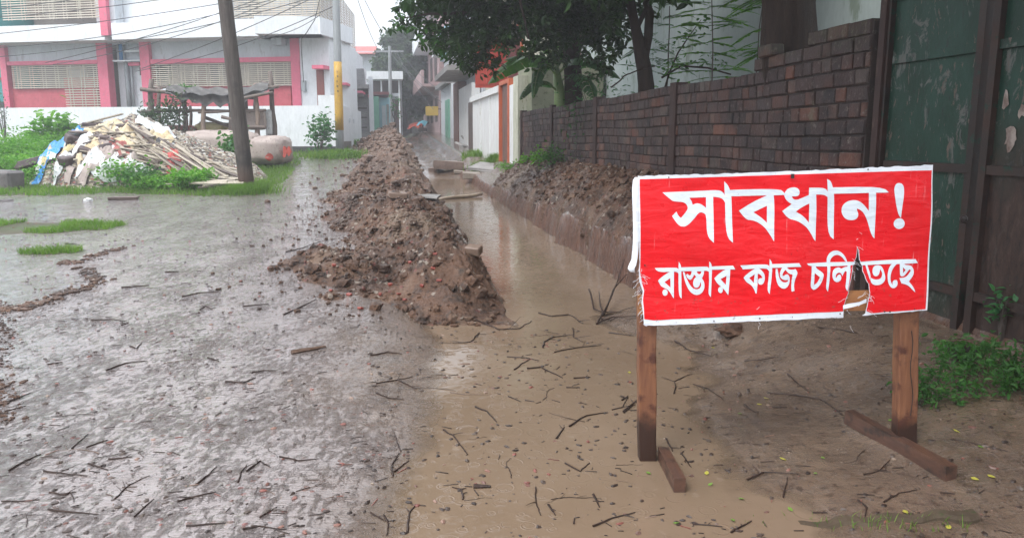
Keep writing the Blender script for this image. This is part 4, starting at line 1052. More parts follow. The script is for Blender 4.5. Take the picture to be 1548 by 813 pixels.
# open shutters standing out from the wall
for (Yq, L_) in ((23.95, 1.25), (22.65, 1.0)):
    m = MB(); o_ = Vector((3.85-K*Yq, Yq, 0)); m.obox(o_, nR, -uL, .06, .06+L_*.6, -.02, .02, 2.85 if Yq > 23 else 2.9, 4.15)
    sh = part('shutter', m, M_shut, g2)
    for z in (2.95, 3.45, 4.0): m = MB(); m.obox(o_, nR, -uL, .09, .03+L_*.6, .021, .04, z, z+.07); part('shutter_rail', m, M_shut, sh)
m = MB(); sw(m, 3.85, 20.2, 26.2, .0, .55, 4.5, 4.58); part('canopy', m, M_slab, g2)
# grey gates and overhanging balcony next
g3 = thing('house', 'grey house with a stained jutting balcony beyond the red shutters', 'house', (4.0-K*32, 32, 1.0))
S3 = 3.55
m = MB(); sw(m, 3.9, 28.6, 37.5, -6, 0, .8, 7.0); part('wall', m, M_greyw, g3)
m = MB(); sw(m, S3, 28.9, 31.0, -.3, 0, .7, 3.35); sw(m, S3, 31.05, 33.4, -.3, 0, .7, 3.35); part('gate_panel', m, M_gatew, g3)
m = MB(); sw(m, S3, 33.5, 35.4, -.35, .03, .7, 3.7); part('brick_pillar', m, M_brk2, g3)
m = MB(); sw(m, S3, 28.7, 34.6, -.6, .9, 3.75, 3.95); part('slab', m, M_slab, g3)
m = MB(); sw(m, S3, 29.5, 34.0, -.4, .55, 3.952, 4.75); part('balcony', m, M_white, g3)
m = MB(); sw(m, S3, 28.7, 35, -.6, 1.0, 5.0, 5.15); part('slab', m, M_slab, g3)
m = MB(); sw(m, 3.9, 30.0, 31.6, -.05, .04, 5.4, 6.5); part('window', m, M_dark, g3)
g4 = thing('house', 'narrow white house with a small pale green gate farther down on the right', 'house', (3.7-K*40, 40, 1.3))
m = MB(); sw(m, 3.6, 37.6, 43.5, -5, -.05, 1.0, 3.9); part('wall', m, M_white, g4)
m = MB(); sw(m, 3.6, 38.4, 40.2, -.06, .03, 1.1, 3.2); part('gate_panel', m, M_mint, g4)
m = MB(); sw(m, 3.6, 37.7, 43.6, -4, .25, 3.902, 4.1); part('slab', m, M_slab, g4)
m = MB(); sw(m, 3.9, 38, 44, -5, -.1, 4.102, 8.2); part('upper_wall', m, M_pinkw, g4)
m = MB(); sw(m, 3.9, 38.5, 41.2, -.1, .45, 5.2, 6.6); part('curtain', m, M_sky, g4)
m = MB(); sw(m, 3.9, 41.5, 43.5, -.1, .7, 5.6, 6.6); part('balcony', m, M_white, g4)
g5 = thing('house', 'faded pinkish tall house closing the right side of the lane in the haze', 'house', (4-K*52, 52, 1.7))
m = MB(); sw(m, 3.7, 45, 60, -6, 0, 1.2, 9.5); part('wall', m, M_pinkw, g5)
for Yq in (46.5, 50, 54):
    for z in (2.0, 4.6, 7.2):
        m = MB(); sw(m, 3.7, Yq, Yq+1.6, -.05, .03, z+.3, z+1.7); part('window', m, M_dark, g5)
    
for z in (4.2, 6.8, 9.4):
    m = MB(); sw(m, 3.7, 45, 57, -.1, 1.0, z, z+.15); sw(m, 3.7, 45, 57, .85, 1.0, z+.152, z+.9); part('balcony', m, M_white if z > 6 else M_pinkw, g5)
m = MB(); c = P(653, 168, 44); m.box(c.x-.35, c.x+.35, c.y-.04, c.y+.04, c.z-.25, c.z+.25)
so_ = thing('shop_sign', 'small yellow signboard jutting over the lane in the haze', 'sign', tuple(c)); part('board', m, M_ypl, so_)
m = MB(); m.beam(c+Vector((.35,0,.1)), c+Vector((1.2,0,.1)), .05, .05); part('bracket', m, M_iron, so_)

# left side of the lane
def fbox(mb, px0, px1, pyt, Y, dep, z0=None, pyb=None, ang=0):
    a = P(px0, pyt, Y); b = P(px1, pyt, Y); z0 = (float(road_h(Y))-.2) if z0 is None else z0
    if pyb is not None: z0 = P((px0+px1)/2, pyb, Y).z
    mb.hexa([(a.x,Y,z0),(b.x,Y,z0),(b.x-dep*K,Y+dep,z0),(a.x-dep*K,Y+dep,z0),(a.x,Y,a.z),(b.x,Y,a.z),(b.x-dep*K,Y+dep,a.z),(a.x-dep*K,Y+dep,a.z)])
g6 = thing('house', 'grey block house with a broad concrete slab behind the white compound wall', 'house', (-7.5, 38, 1.4))
m = MB(); fbox(m, 520, 556, 141, 36.5, 8); part('wall', m, M_stonew, g6)
m = MB(); fbox(m, 515, 558, 128, 36.0, 9, pyb=134); fbox(m, 515, 549, 137, 35.2, 2, pyb=146); part('slab', m, M_slab, g6)
m = MB(); fbox(m, 522, 550, 104, 37, 7, pyb=128); part('upper_wall', m, M_stonew, g6)
m = MB(); fbox(m, 556.5, 563.5, 116, 36.3, .8); part('gate_pillar', m, M_white, g6)
m = MB(); fbox(m, 532, 536, 106, 36.2, .3, pyb=128); part('gate_pillar', m, M_white, g6)
for yy in (163, 177, 192):
    m = MB(); fbox(m, 534, 555, yy, 36.45, .1, pyb=yy+1.6); part('ledge', m, M_dark, g6)
g7 = thing('house', 'low house with mint green gate pillar and pale cyan front under a maroon band', 'house', (-7, 41, 1.5))
m = MB(); fbox(m, 564.5, 572.5, 146, 38.5, .9); part('gate_pillar', m, M_mint, g7)
m = MB(); fbox(m, 573, 589, 148, 40, 6); part('wall', m, M_sky, g7)
m = MB(); fbox(m, 562, 588, 139, 39.6, 6, pyb=143.5); part('maroon_band', m, M_mar, g7)
m = MB(); fbox(m, 577, 583, 160, 39.9, .2); part('door', m, M_greyw, g7)
m = MB(); fbox(m, 584, 588, 158, 39.5, .2); part('gate_pillar', m, M_slab, g7)
g8 = thing('house', 'hazy pale storeyed house with open balconies below the big tree', 'house', (-8, 52, 1.9))
m = MB(); fbox(m, 556, 607, 108, 50, 7); part('wall', m, M_greyw, g8)
m = MB(); fbox(m, 554, 609, 108, 48.6, 1.3, pyb=120); part('parapet', m, M_white, g8)
m = MB(); fbox(m, 560, 604, 122, 49.9, .2, pyb=141); part('balcony_opening', m, M_dark, g8)
for px in (576, 590, 603):
    m = MB(); fbox(m, px-1, px+1.2, 120, 49, .3); part('column', m, M_white, g8)
m = MB(); fbox(m, 556, 606, 141, 49.2, .6, pyb=146); part('balcony_band', m, M_greyw, g8)
m = MB(); fbox(m, 596, 606, 150, 49.7, .2); part('door', m, M_brown, g8)
g9 = thing('house', 'distant house with a red tin roof behind the white house', 'house', (-11, 62, 2.2))
m = MB(); fbox(m, 535, 570, 78, 60, 8); part('wall', m, M_greyw, g9)
m = MB(); a = P(530, 82, 59.5); b = P(572, 82, 59.5); zt = P(550, 67, 62).z
m.add([(a.x,59.3,a.z),(b.x,59.3,b.z),(b.x-1.5,69,b.z),(a.x-1.5,69,a.z),(a.x-.5,63.5,zt),(b.x-.8,63.5,zt)], [(0,1,5,4),(3,4,5,2),(0,4,3),(1,2,5),(0,3,2,1)]); part('roof', m, M_roofr, g9)
# end of the lane
g10 = thing('house', 'dim brick house closing the end of the lane under the trees', 'house', (-7.5, 66, 2.0))
m = MB(); fbox(m, 596, 650, 150, 66, 8); part('wall', m, M_slab, g10)
m = MB(); fbox(m, 606, 622, 168, 65.9, .2); part('door', m, M_dark, g10)
# stall with red tarp, cyan tarp
t1 = thing('street_stall', 'small street stall under a red tarpaulin at the far end of the lane', 'stall', tuple(P(626, 200, 50)))
def tarp(px0, px1, py0, py1, Y, m_, par, dz=.18):
    a = P(px0, py0, Y); b = P(px1, py0, Y); lo = P(px0, py1, Y).z; m = MB(); n_ = 8
    for j in range(n_+1):
        for i in range(n_+1):
            u, v = i/n_, j/n_; z = lerp(a.z, lo, v**1.5*.8) - .06*math.sin(u*9)*v; m.v.append((lerp(a.x, b.x, u), Y+.9-1.8*v, z+.1*math.sin(u*3.14)))
    for j in range(n_):
        for i in range(n_): q = j*(n_+1)+i; m.f.append((q, q+1, q+n_+2, q+n_+1))
    return part('tarpaulin', m, m_, par, smooth=True, fix=False)
tarp(618, 638, 187, 197, 50, M_redt, t1)
for px in (619, 637):
    m = MB(); c = P(px, 190, 50); m.tube([(c.x, 49.3, 1.7), (c.x, 49.3, c.z)], .04, 6); part('pole', m, M_pole, t1); m = MB(); m.tube([(c.x, 50.7, 1.7), (c.x, 50.7, c.z+.1)], .04, 6); part('pole', m, M_pole, t1)
t2_ = thing('street_stall', 'small covered cart with a cyan tarpaulin beside the red stall', 'stall', tuple(P(640, 200, 49)))
tarp(632, 645, 184, 192, 49, M_cyt, t2_)
m = MB(); a = P(634, 191, 49); b = P(644, 191, 49); m.box(a.x, b.x, 48.4, 49.6, 1.75, a.z-.1); part('cart_box', m, M_dark, t2_)

# cables down the lane and a distant pole
p3 = P(591, 205, 47); p3t = P(589, 70, 47)
up3 = thing('utility_pole', 'distant hazy utility pole under the big tree', 'pole', (p3.x, 47, 1.7))
m = MB(); m.tube([(p3.x, 47, 1.6), (p3t.x, 47, p3t.z)], [.13, .09], 10); part('pole_shaft', m, M_pgrey, up3)
m = MB(); m.beam((p3t.x-.8, 47, p3t.z-.3), (p3t.x+.8, 47, p3t.z-.3), .1, .1); part('crossarm', m, M_pgrey, up3)
for i, (a, b, sg) in enumerate([(top2-dz2*.2, Vector((p3t.x-.6, 47, p3t.z-.3)), .5), (top2-dz2*.5, Vector((p3t.x+.6, 47, p3t.z-.35)), .6)]):
    cable(a, b, sg, .014, 'sagging cable between the yellow banded pole and the distant pole', 'cables running down the lane')
for i, (x1, y1) in enumerate([(668,155),(663,148),(655,165),(672,140)]):
    cable(Vector((p3t.x+.2*i, 47, p3t.z-.3)), P(x1, y1, 36), .25, .012, 'pale hazy cable slanting from the distant pole to the right-hand houses', 'slanting lane cables')
# ------------------------------------------------------------ foliage
def leaf_mat(name, c0, c1, c2, rough=.4, trans=.35):
    t = NT(name); r = t.island()
    col = t.ramp(r, [(0, c0), (.5, c1), (1, c2)])
    col = t.mix(t.remap(t.noise(1.6, 3, .5), .4, .6), col, tuple(q*.7 for q in c1))
    b = t.new('ShaderNodeBsdfPrincipled'); t.link(col, b.inputs['Base Color']); b.inputs['Roughness'].default_value = rough; b.inputs['Specular IOR Level'].default_value = .22
    tr = t.new('ShaderNodeBsdfTranslucent'); br = t.mix(1., col, (1.5, 1.9, .7), 'MULTIPLY'); t.link(br, tr.inputs[0])
    mx = t.new('ShaderNodeMixShader'); mx.inputs[0].default_value = trans; t.link(b.outputs[0], mx.inputs[1]); t.link(tr.outputs[0], mx.inputs[2]); t.link(mx.outputs[0], t.out.inputs[0])
    return t.m
M_lfdark = leaf_mat('dark_glossy_leaves', (.018,.045,.014), (.03,.075,.02), (.05,.11,.025), .35, .3)
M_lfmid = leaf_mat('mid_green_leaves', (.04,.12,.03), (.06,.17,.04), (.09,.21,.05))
M_lffresh = leaf_mat('fresh_green_leaves', (.07,.22,.02), (.12,.30,.03), (.19,.36,.05))
M_lfgrass = leaf_mat('grass_blades', (.08,.18,.02), (.13,.24,.035), (.2,.27,.06), .5)
M_lfcool = leaf_mat('cool_green_leaves', (.04,.13,.05), (.06,.18,.07), (.08,.22,.09))
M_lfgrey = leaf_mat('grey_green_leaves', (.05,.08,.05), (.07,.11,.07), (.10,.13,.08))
M_bark = surf('wet_dark_bark', (.030,.020,.016), (.055,.036,.028), 3, .6, (.02,.014,.012), 26, .02, stretch=(7,7,1), bs=1., spec=.15)
M_bark2 = surf('grey_brown_bark', (.07,.05,.04), (.11,.085,.07), 3, .7, (.04,.03,.025), 26, .02, stretch=(7,7,1), bs=1.)
def leaves(C, size, asp=.4, droop=.4, seed=0, fold=.15):
    """folded leaf shapes at the points C (N,3)"""
    r = np.random.default_rng(seed); C = np.asarray(C, float); n = len(C)
    d = r.normal(size=(n, 3)); d[:, 2] = d[:, 2]*.5 - droop; d /= np.linalg.norm(d, axis=1, keepdims=True)
    up = r.normal(size=(n, 3))*.6 + np.array([0, 0, 1.]); sd = np.cross(d, up); sd /= np.linalg.norm(sd, axis=1, keepdims=True)+1e-9
    nr = np.cross(sd, d); L = (size*r.uniform(.6, 1.25, n))[:, None]; w = L*asp*.5
    b = C; m1 = C+d*L*.32; m2 = C+d*L*.68-nr*L*.04; tip = C+d*L-nr*L*.12
    v = np.stack([b, m1+sd*w+nr*w*fold*2, m2+sd*w*.8+nr*w*fold*2, tip, m2-sd*w*.8+nr*w*fold*2, m1-sd*w+nr*w*fold*2, m1, m2], 1).reshape(-1, 3)
    o = (np.arange(n)*8)[:, None]
    f3 = [(0,1,6),(0,6,5)]; f4 = [(1,2,7,6),(6,7,4,5)]; f3b = [(2,3,7),(7,3,4)]
    F_ = []
    for q in f3+f3b: F_.append(np.concatenate([o+np.array(q)], 1))
    tri = np.concatenate(F_).tolist(); quad = np.concatenate([o+np.array(q) for q in f4]).tolist()
    return v.tolist(), tri+quad
def merge(*vf):
    V, Fc = [], []
    for v, f in vf:
        o = len(V); V += v; Fc += [[i+o for i in q] for q in f]
    return V, Fc
def clump_pts(c, r, n, seed, flat=1.0, shell=.35):
    g = np.random.default_rng(seed); u = g.normal(size=(n, 3)); u /= np.linalg.norm(u, axis=1, keepdims=True)
    return np.array(c) + u*(g.uniform(shell, 1, n)**.6)[:, None]*np.array([r, r, r*flat])
def crown(clumps, leafsize, dens, seed, asp=.4, droop=.4, sub=9):
    """each clump (centre, radius) breaks into twig-end tufts, leaving gaps"""
    g = np.random.default_rng(seed); P_ = []
    for (c, r) in clumps:
        nt = max(3, int(sub*(r/.5)**1.6)); tc = clump_pts(c, r, nt, int(g.integers(1e9)), .8, .1)
        for q in tc:
            rr = r*g.uniform(.16, .34); P_.append(clump_pts(q, rr, max(4, int(dens*(rr/.12)**1.7)), int(g.integers(1e9)), .9, 0))
    return leaves(np.concatenate(P_), leafsize, asp, droop, seed)
def branch(mb, a, b, r0, r1, bend=.08, n=8, sides=8, seed=0):
    g = random.Random(seed); a = Vector(a); b = Vector(b); L = (b-a).length; pts = []
    o1 = Vector((g.uniform(-1,1), g.uniform(-1,1), g.uniform(-.4,.6)))*bend*L
    for i in range(n+1):
        t_ = i/n; pts.append(a.lerp(b, t_)+o1*math.sin(t_*math.pi)+Vector((g.uniform(-1,1), g.uniform(-1,1), g.uniform(-1,1)))*bend*L*.08)
    mb.tube(pts, [lerp(r0, r1, i/n) for i in range(n+1)], sides); return pts

# --- tree 1: the straight trunk whose crown overhangs the lane
def tp(px, py, Y): return P(px, py, Y)
Y1 = 14.6; b1 = tp(866, 165, Y1); b1.z = .6
tr1 = thing('tree', 'dark leafy tree with a straight trunk overhanging the lane behind the brick wall', 'tree', tuple(b1))
mb = MB(); t1p = [Vector((b1.x, Y1, .5)), tp(867, 150, Y1), tp(866, 110, Y1), tp(863, 70, Y1), tp(860, 30, Y1), tp(857, -20, Y1), tp(850, -90, Y1)]
mb.tube(t1p, [.20,.165,.16,.155,.145,.13,.1], 14); part('trunk', mb, M_bark, tr1, smooth=True)
mb = MB(); sd_ = 1
bt = [((862,55,Y1),(700,20,12.2)), ((860,20,Y1),(640,0,12.6)), ((858,0,Y1),(780,-30,11.5)), ((866,70,Y1),(930,30,13.4)), ((858,-10,Y1),(900,-60,13)), ((700,20,12.2),(600,30,12.4)), ((700,20,12.2),(700,75,12.2)), ((780,-30,11.5),(800,60,11.4)),((640,0,12.6),(612,40,12.6))]
for a, b in bt:
    sd_ += 1; near_ = a[0] in (700,780,640); branch(mb, tp(*a), tp(*b), .028 if near_ else .07, .008 if near_ else .03, .07, 9, 6, sd_)
part('branch', mb, M_bark, tr1, smooth=True)
cl = []
g = random.Random(5)
spec = [(600,35,12.4,.16),(585,42,12.4,.09),(615,15,12.5,.26),(640,28,12.6,.34),(660,50,12.4,.30),(645,62,12.3,.2),(672,72,12.2,.26),(690,55,12.2,.4),(700,88,12.2,.26),(720,75,12.1,.4),(735,98,12.0,.24),
    (655,5,12.8,.4),(690,5,12.5,.5),(730,20,12.3,.55),(745,60,12.0,.4),(770,30,12,.5),(790,62,11.6,.3),(806,100,11.5,.14),(812,40,12,.5),(700,108,12.2,.14),(690,68,11.7,.35),
    (835,70,12.4,.42),(840,20,13,.6),(850,-10,13,.7),(885,20,13.6,.5),(905,55,13.4,.36),(925,25,13.3,.45),(895,80,13.4,.26),(925,75,13.2,.3),(912,105,13.2,.22),(880,-5,13,.5),(940,0,13,.5),(870,40,12.6,.4),(940,55,13,.25),(895,115,13.3,.16)]
for (x, y, Y_, r) in spec: cl.append((tuple(tp(x, y, Y_)), r))
v_f = crown(cl, .115, 26, 21, .42, .55, 26)
part('crown', v_f, M_lfdark, tr1, fix=False)
cl = []
for i in range(46):     # upper crown, above the picture
    cl.append((tuple(tp(g.uniform(640, 960), g.uniform(-210, -40), g.uniform(11.2, 15.5))), g.uniform(.5, .85)))
lit_cl = [(tuple(tp(x_, y_, 12.1)), r_) for x_, y_, r_ in ((655,62,.2),(672,80,.18),(640,55,.16),(690,70,.16),(618,42,.12),(700,95,.12),(600,28,.1))]
part('lit_leaves', crown(lit_cl, .115, 16, 25, .42, .5, 20), M_lfmid, tr1, fix=False)  # lighter green clumps paint the lit lower left edge of the crown
part('upper_crown', crown(cl, .2, 12, 22, .5, .5, 14), M_lfdark, tr1, fix=False)

# --- tree 2: forked dark trunk
Y2 = 11.6; b2 = tp(976, 150, Y2)
tr2 = thing('tree', 'forked dark trunk tree rising just behind the brick wall', 'tree', (b2.x, Y2, .7))
mb = MB(); mb.tube([Vector((b2.x+.03, Y2, .5)), tp(977,130,Y2), tp(974,105,Y2), tp(968,75,Y2), tp(962,48,Y2), tp(955,15,Y2), tp(950,-30,Y2), tp(940,-110,Y2)], [.14,.12,.11,.10,.075,.065,.06,.04], 12)
mb.tube([tp(973,112,Y2), tp(974,85,Y2), tp(980,55,Y2), tp(982,20,Y2), tp(976,0,Y2), tp(975,-40,Y2), tp(990,-110,Y2)], [.07,.07,.065,.065,.05,.045,.03], 10)
mb.tube([tp(962,45,Y2), tp(970,28,Y2), tp(979,12,Y2)], [.04,.035,.04], 8)
part('trunk', mb, M_bark, tr2, smooth=True)
mb = MB(); sd_ = 60
for a, b in [((950,-30),(1010,-150)), ((976,-30),(1080,-120)), ((945,-60),(880,-130)), ((980,10),(1010,-30))]:
    sd_ += 1; branch(mb, tp(*a, Y2), tp(*b, Y2-.8), .04, .012, .1, 8, 6, sd_)
part('branch', mb, M_bark, tr2, smooth=True)
cl = [(tuple(tp(g.uniform(900, 1180), g.uniform(-260, -45), g.uniform(8.5, 13))), g.uniform(.45, .8)) for i in range(44)]
cl += [(tuple(tp(x, y, Yq)), r) for x, y, Yq, r in ((935,18,11.4,.28),(925,48,11.4,.2),(945,-8,11.5,.4),(1005,-22,11.3,.3),(1050,-25,11,.3),(930,80,11.6,.16),(920,100,11.6,.13))]
part('crown', crown(cl, .17, 13, 31, .5, .5, 14), M_lfdark, tr2, fix=False)

# --- tree 3: the thick trunk by the stepped end of the wall
Y3 = 6.75; b3 = tp(1192, 110, Y3)
tr3 = thing('tree', 'thick brown tree trunk standing behind the stepped end of the brick wall', 'tree', (b3.x, Y3, .7))
mb = MB(); pts = []; rr = []
for i in range(15):
    y = lerp(250, -420, i/14); q = tp(lerp(1192, 1188, i/14), y, Y3); pts.append(q); rr.append(.215*(1.12-.02*i)+.012*math.sin(i*2.3))
mb.tube(pts, rr, 22); 
for i, v in enumerate(mb.v):
    a = math.atan2(v[1]-Y3, v[0]-b3.x); k = 1+.05*math.sin(a*5+v[2]*1.3)+.03*math.sin(a*11+v[2]*3); mb.v[i] = (b3.x+(v[0]-b3.x)*k, Y3+(v[1]-Y3)*k, v[2])
part('trunk', mb, M_bark, tr3, smooth=True)
mb = MB(); sd_ = 90; T3 = pts[-1]; hub = []
for i in range(9):
    a = i*.75+.3; e = T3+Vector((math.cos(a)*g.uniform(1.6, 2.6), math.sin(a)*g.uniform(1.2, 2.6), g.uniform(.0, 1.2))); hub.append(e)
    branch(mb, T3-Vector((0,0,g.uniform(.1, .9))), e, .09, .03, .12, 8, 7, sd_+i)
part('branch', mb, M_bark, tr3, smooth=True)
cl = []
for e in hub+[T3]:
    for i in range(6): cl.append((tuple(e+Vector((g.uniform(-1,1), g.uniform(-1,1), g.uniform(-.5,.7)))), g.uniform(.45, .75)))
for i in range(52):   # unseen canopy over the gate and the sign, added to shade them
    cl.append(((g.uniform(.6, 3.4), g.uniform(1.0, 7.5), g.uniform(3.6, 4.6)), g.uniform(.5, .8)))
part('crown', crown(cl, .2, 12, 41, .5, .5, 12), M_lfdark, tr3, fix=False)  # includes the added unseen canopy that shades the gate and sign
mb = MB()
for i in range(4): branch(mb, T3-Vector((0,0,.5)), Vector((g.uniform(1, 3), g.uniform(2, 4.5), 4.0)), .07, .02, .1, 10, 7, 120+i)
part('branch', mb, M_bark, tr3, smooth=True)

# --- house wall behind the garden
M_back = surf('weather_stained_plaster', (.34,.40,.39), (.42,.48,.47), .8, .8, (.22,.27,.22), 20, .002, stretch=(1,1,.3), bs=.2)
gb_ = thing('house', 'tall plain pale grey green rendered house wall behind the garden trees', 'house', (6.5-K*15, 15, .7))
m = MB(); o_ = Vector((6.9-K*17, 17, 0)); q_ = tp(760, 100, 19.5)
pA = tp(868, 80, 19.0); pB = tp(1250, 80, 12.0); dd_ = (pB-pA); dd_.z = 0; LL = dd_.length+4; dd_.normalize(); nb = Vector((dd_.y, -dd_.x, 0))
pA.z = 0; m.obox(pA, dd_, nb, 0, LL, -6, 0, .3, 7.5); part('wall', m, M_back, gb_)
m = MB(); m.obox(pA, dd_, nb, -.3, LL+.3, -6.3, .4, 7.502, 7.7); part('roof', m, M_slab, gb_)
m = MB(); u0 = 0
mq = MB(); mq.obox(pA, dd_, nb, -.02, .35, -.3, .02, 3.2, 3.75); part('pipe_box', mq, M_brown, gb_)
M_olive = surf('damp_limewash', (.20,.21,.14), (.28,.29,.2), 3, .8, (.12,.13,.07))
m = MB(); sw(m, 3.42, 17.3, 18.9, -1.6, 0, .5, 3.0); solo('garden_shed', m, M_olive, 'damp olive stained outhouse wall right behind the far end of the brick wall', 'shed')

# --- feathery saplings
def frond(mb_pts, base, tip, npair, ll, seed):
    g2 = random.Random(seed); base = Vector(base); tip = Vector(tip); d = (tip-base); L = d.length; sag = Vector((0,0,-.18*L)); out = []
    side = d.cross(Vector((0,0,1))).normalized() if d.cross(Vector((0,0,1))).length > .01 else Vector((1,0,0))
    pts = [base.lerp(tip, i/8)+sag*((i/8)**2) for i in range(9)]
    mb_pts[0].tube(pts, [.004*(1-.6*i/8) for i in range(9)], 4, False)
    for i in range(1, npair+1):
        t_ = i/npair; c = base.lerp(tip, t_)+sag*t_*t_; sc_ = ll*math.sin(.35+2.5*t_)*g2.uniform(.8, 1.1)
        for sg in (-1, 1):
            dr = (side*sg*1.0 + d.normalized()*.75 + Vector((0,0,-.15+g2.uniform(-.15,.15)))).normalized(); nr = dr.cross(d).normalized()
            w_ = sc_*.2; e = c+dr*sc_; mid = c+dr*sc_*.5; wv = dr.cross(nr).normalized()*w_
            mb_pts[1].add([c, mid+wv, e, mid-wv], [(0,1,2,3)])
def sapling(name, label, stems, fr, ml, ll=.11, npair=11, group=None):
    root = thing(name, label, 'plant', tuple(stems[0][0]), group); a = MB(); b = MB(); c = MB()
    for (p, q, r) in stems: branch(c, p, q, r, r*.35, .04, 8, 6, int(p[0]*100) % 97)
    for i, (p, q) in enumerate(fr): frond((a, b), p, q, npair, ll, i)
    part('stem', c, M_bark2, root, smooth=True); part('rachis', a, M_lfmid, root); part('leaflets', b, ml, root, fix=False)
    return root
Yp = 9.6; st = tp(1072, 130, Yp); fr = []
for i in range(36):
    y = lerp(118, -40, i/35)+g.uniform(-5, 5); sgn = 1 if i % 2 else -1; L_ = g.uniform(35, 75); x0 = 1072+3*math.sin(i)
    fr.append((tp(x0, y, Yp), tp(x0+sgn*L_, y-g.uniform(-8, 26), Yp+g.uniform(-.4, .4))))
sapling('sapling', 'feathery light green sapling in front of the pale wall above the brick wall', [(tuple(Vector((st.x, Yp, .7))), tuple(tp(1073, -60, Yp)), .014)], fr, M_lffresh, .12, 16)
fr = []
for i in range(16):
    x0 = 1150+g.uniform(-25, 10); y = g.uniform(-10, 95); fr.append((tp(x0+18, y-6, 8.4), tp(x0-g.uniform(20, 42), y+g.uniform(-4, 18), 8.4+g.uniform(-.3,.3))))
sapling('sapling', 'feathery fronds beside the thick brown tree trunk', [(tuple(Vector((tp(1165,0,8.4).x, 8.4, .7))), tuple(tp(1160, -40, 8.4)), .012)], fr, M_lffresh, .11, 15)
fr = []
for i in range(30):
    x0 = g.uniform(960, 1040); y = g.uniform(30, 125); fr.append((tp(x0, y, 12.6), tp(x0+g.choice([-1,1])*g.uniform(18, 42), y+g.uniform(-14, 14), 12.6+g.uniform(-.5,.5))))
sapling('sapling', 'thin leafed sapling between the forked trunk and the feathery one', [(tuple(Vector((tp(1000,0,12.6).x, 12.6, .7))), tuple(tp(1012, 10, 12.6)), .02)], fr, M_lfcool, .13, 9)
# leafy shoot with broad leaflets, and bare arching stems
sh = thing('shrub', 'shrub shoot with small dark oval leaves leaning across the pale wall', 'shrub', tuple(Vector((tp(1000,0,10.2).x, 10.2, .7))))
mb = MB(); pts = [tp(1000,150,10.2), tp(1012,110,10.2), tp(1025,80,10.2), tp(1042,55,10.2), tp(1060,30,10.2)]; mb.tube(pts, [.014,.012,.01,.007,.004], 6); pts2 = [tp(1000,118,10.2), tp(1030,100,10.2), tp(1070,103,10.2), tp(1105,113,10.2)]; mb.tube(pts2, [.016,.014,.012,.01], 6)
part('stem', mb, M_bark, sh)
Pq = []
for i in range(110):
    t_ = random.random()*.999; k = int(t_*4); q = pts[k].lerp(pts[k+1], t_*4-k); Pq.append((q.x+random.gauss(0,.07), q.y+random.gauss(0,.05), q.z+random.gauss(0,.06)))
for i in range(26): Pq.append(tuple(tp(1072+random.gauss(0,14), 95+random.gauss(0,6), 10.2)))
part('leaves', leaves(np.array(Pq), .085, .42, .1, 5), M_lfmid, sh, fix=False)
mb = MB(); branch(mb, tp(925,132,11), tp(990,100,11), .012, .008, .22, 12, 5, 7); sp_ = part('bare_stem', mb, M_bark, None)
tag(sp_, 'thin bare arching stem behind the brick wall left of the forked trunk', 'stem')
# low garden greens peeping over the wall
def bush(name, label, cat, cx, cy, z0, r, h, n, size, m_, seed, asp=.45, group=None, droop=.1, stems=5):
    root = thing(name, label, cat, (cx, cy, z0), group); g2 = np.random.default_rng(seed); mb = MB(); Pp = []
    for i in range(stems*2):
        a = g2.uniform(0, 6.28); e = (cx+math.cos(a)*r*g2.uniform(.2, .9), cy+math.sin(a)*r*g2.uniform(.2, .9), z0+h*g2.uniform(.6, 1.0)); mb.tube([(cx, cy, z0-.05), ((cx+e[0])/2, (cy+e[1])/2, z0+(e[2]-z0)*.6), e], [.012,.009,.004], 5)
        q = g2.normal(size=(n//(stems*2), 3))*np.array([r*.28, r*.28, h*.22])+np.array(e)-np.array([0, 0, h*.1]); q[:, 2] = np.maximum(q[:, 2], z0+.01); Pp.append(q)
    part('stem', mb, M_bark2, root); part('leaves', leaves(np.concatenate(Pp), size, asp, droop, seed), m_, root, fix=False); return root
bush('shrub', 'cool green low shrub peeping over the brick wall between the trunks', 'shrub', tp(915,0,12.5).x, 12.5, .8, .55, 1.5, 700, .09, M_lfcool, 61, .25)

# --- banana plant
def banana_leaf(mb, base, mid, tip, w_, seed, droop=.35, torn=True):
    g2 = random.Random(seed); base, mid, tip = Vector(base), Vector(mid), Vector(tip); n_ = 26; rows = []
    bez = lambda t_: base*(1-t_)**2+mid*2*t_*(1-t_)+tip*t_*t_
    for i in range(n_+1):
        t_ = i/n_; c = bez(t_); d = (bez(min(t_+.02,1))-bez(max(t_-.02,0))).normalized(); sd = d.cross(Vector((0,0,1))); sd = sd.normalized() if sd.length > .05 else Vector((1,0,0))
        hw = w_*math.sin(min(1, max(0, (t_-.12)/.88))**.75*math.pi)**.6 if t_ > .12 else .0
        rows.append((c, d, sd, hw))
    for sg in (-1, 1):
        gap = 0
        for i in range(n_):
            if torn and g2.random() < .22: gap = 1
            c0, d0, s0, h0 = rows[i]; c1, d1, s1, h1 = rows[i+1]
            tw = g2.uniform(-.05, .12) if gap else 0; gap = 0
            A_ = []
            for (c, s_, h) in ((c0, s0, h0), (c1 - d1*(.015 if torn and g2.random() < .3 else 0), s1, h1)):
                a = c+s_*sg*h*.5+Vector((0,0,-h*droop*.18+h*.08)); b = c+s_*sg*h+Vector((0,0,-h*(droop+tw))); A_.append((c, a, b))
            mb.add([A_[0][0], A_[1][0], A_[1][1], A_[0][1]], [(0,1,2,3)]); mb.add([A_[0][1], A_[1][1], A_[1][2], A_[0][2]], [(0,1,2,3)])
    return [r[0] for r in rows]
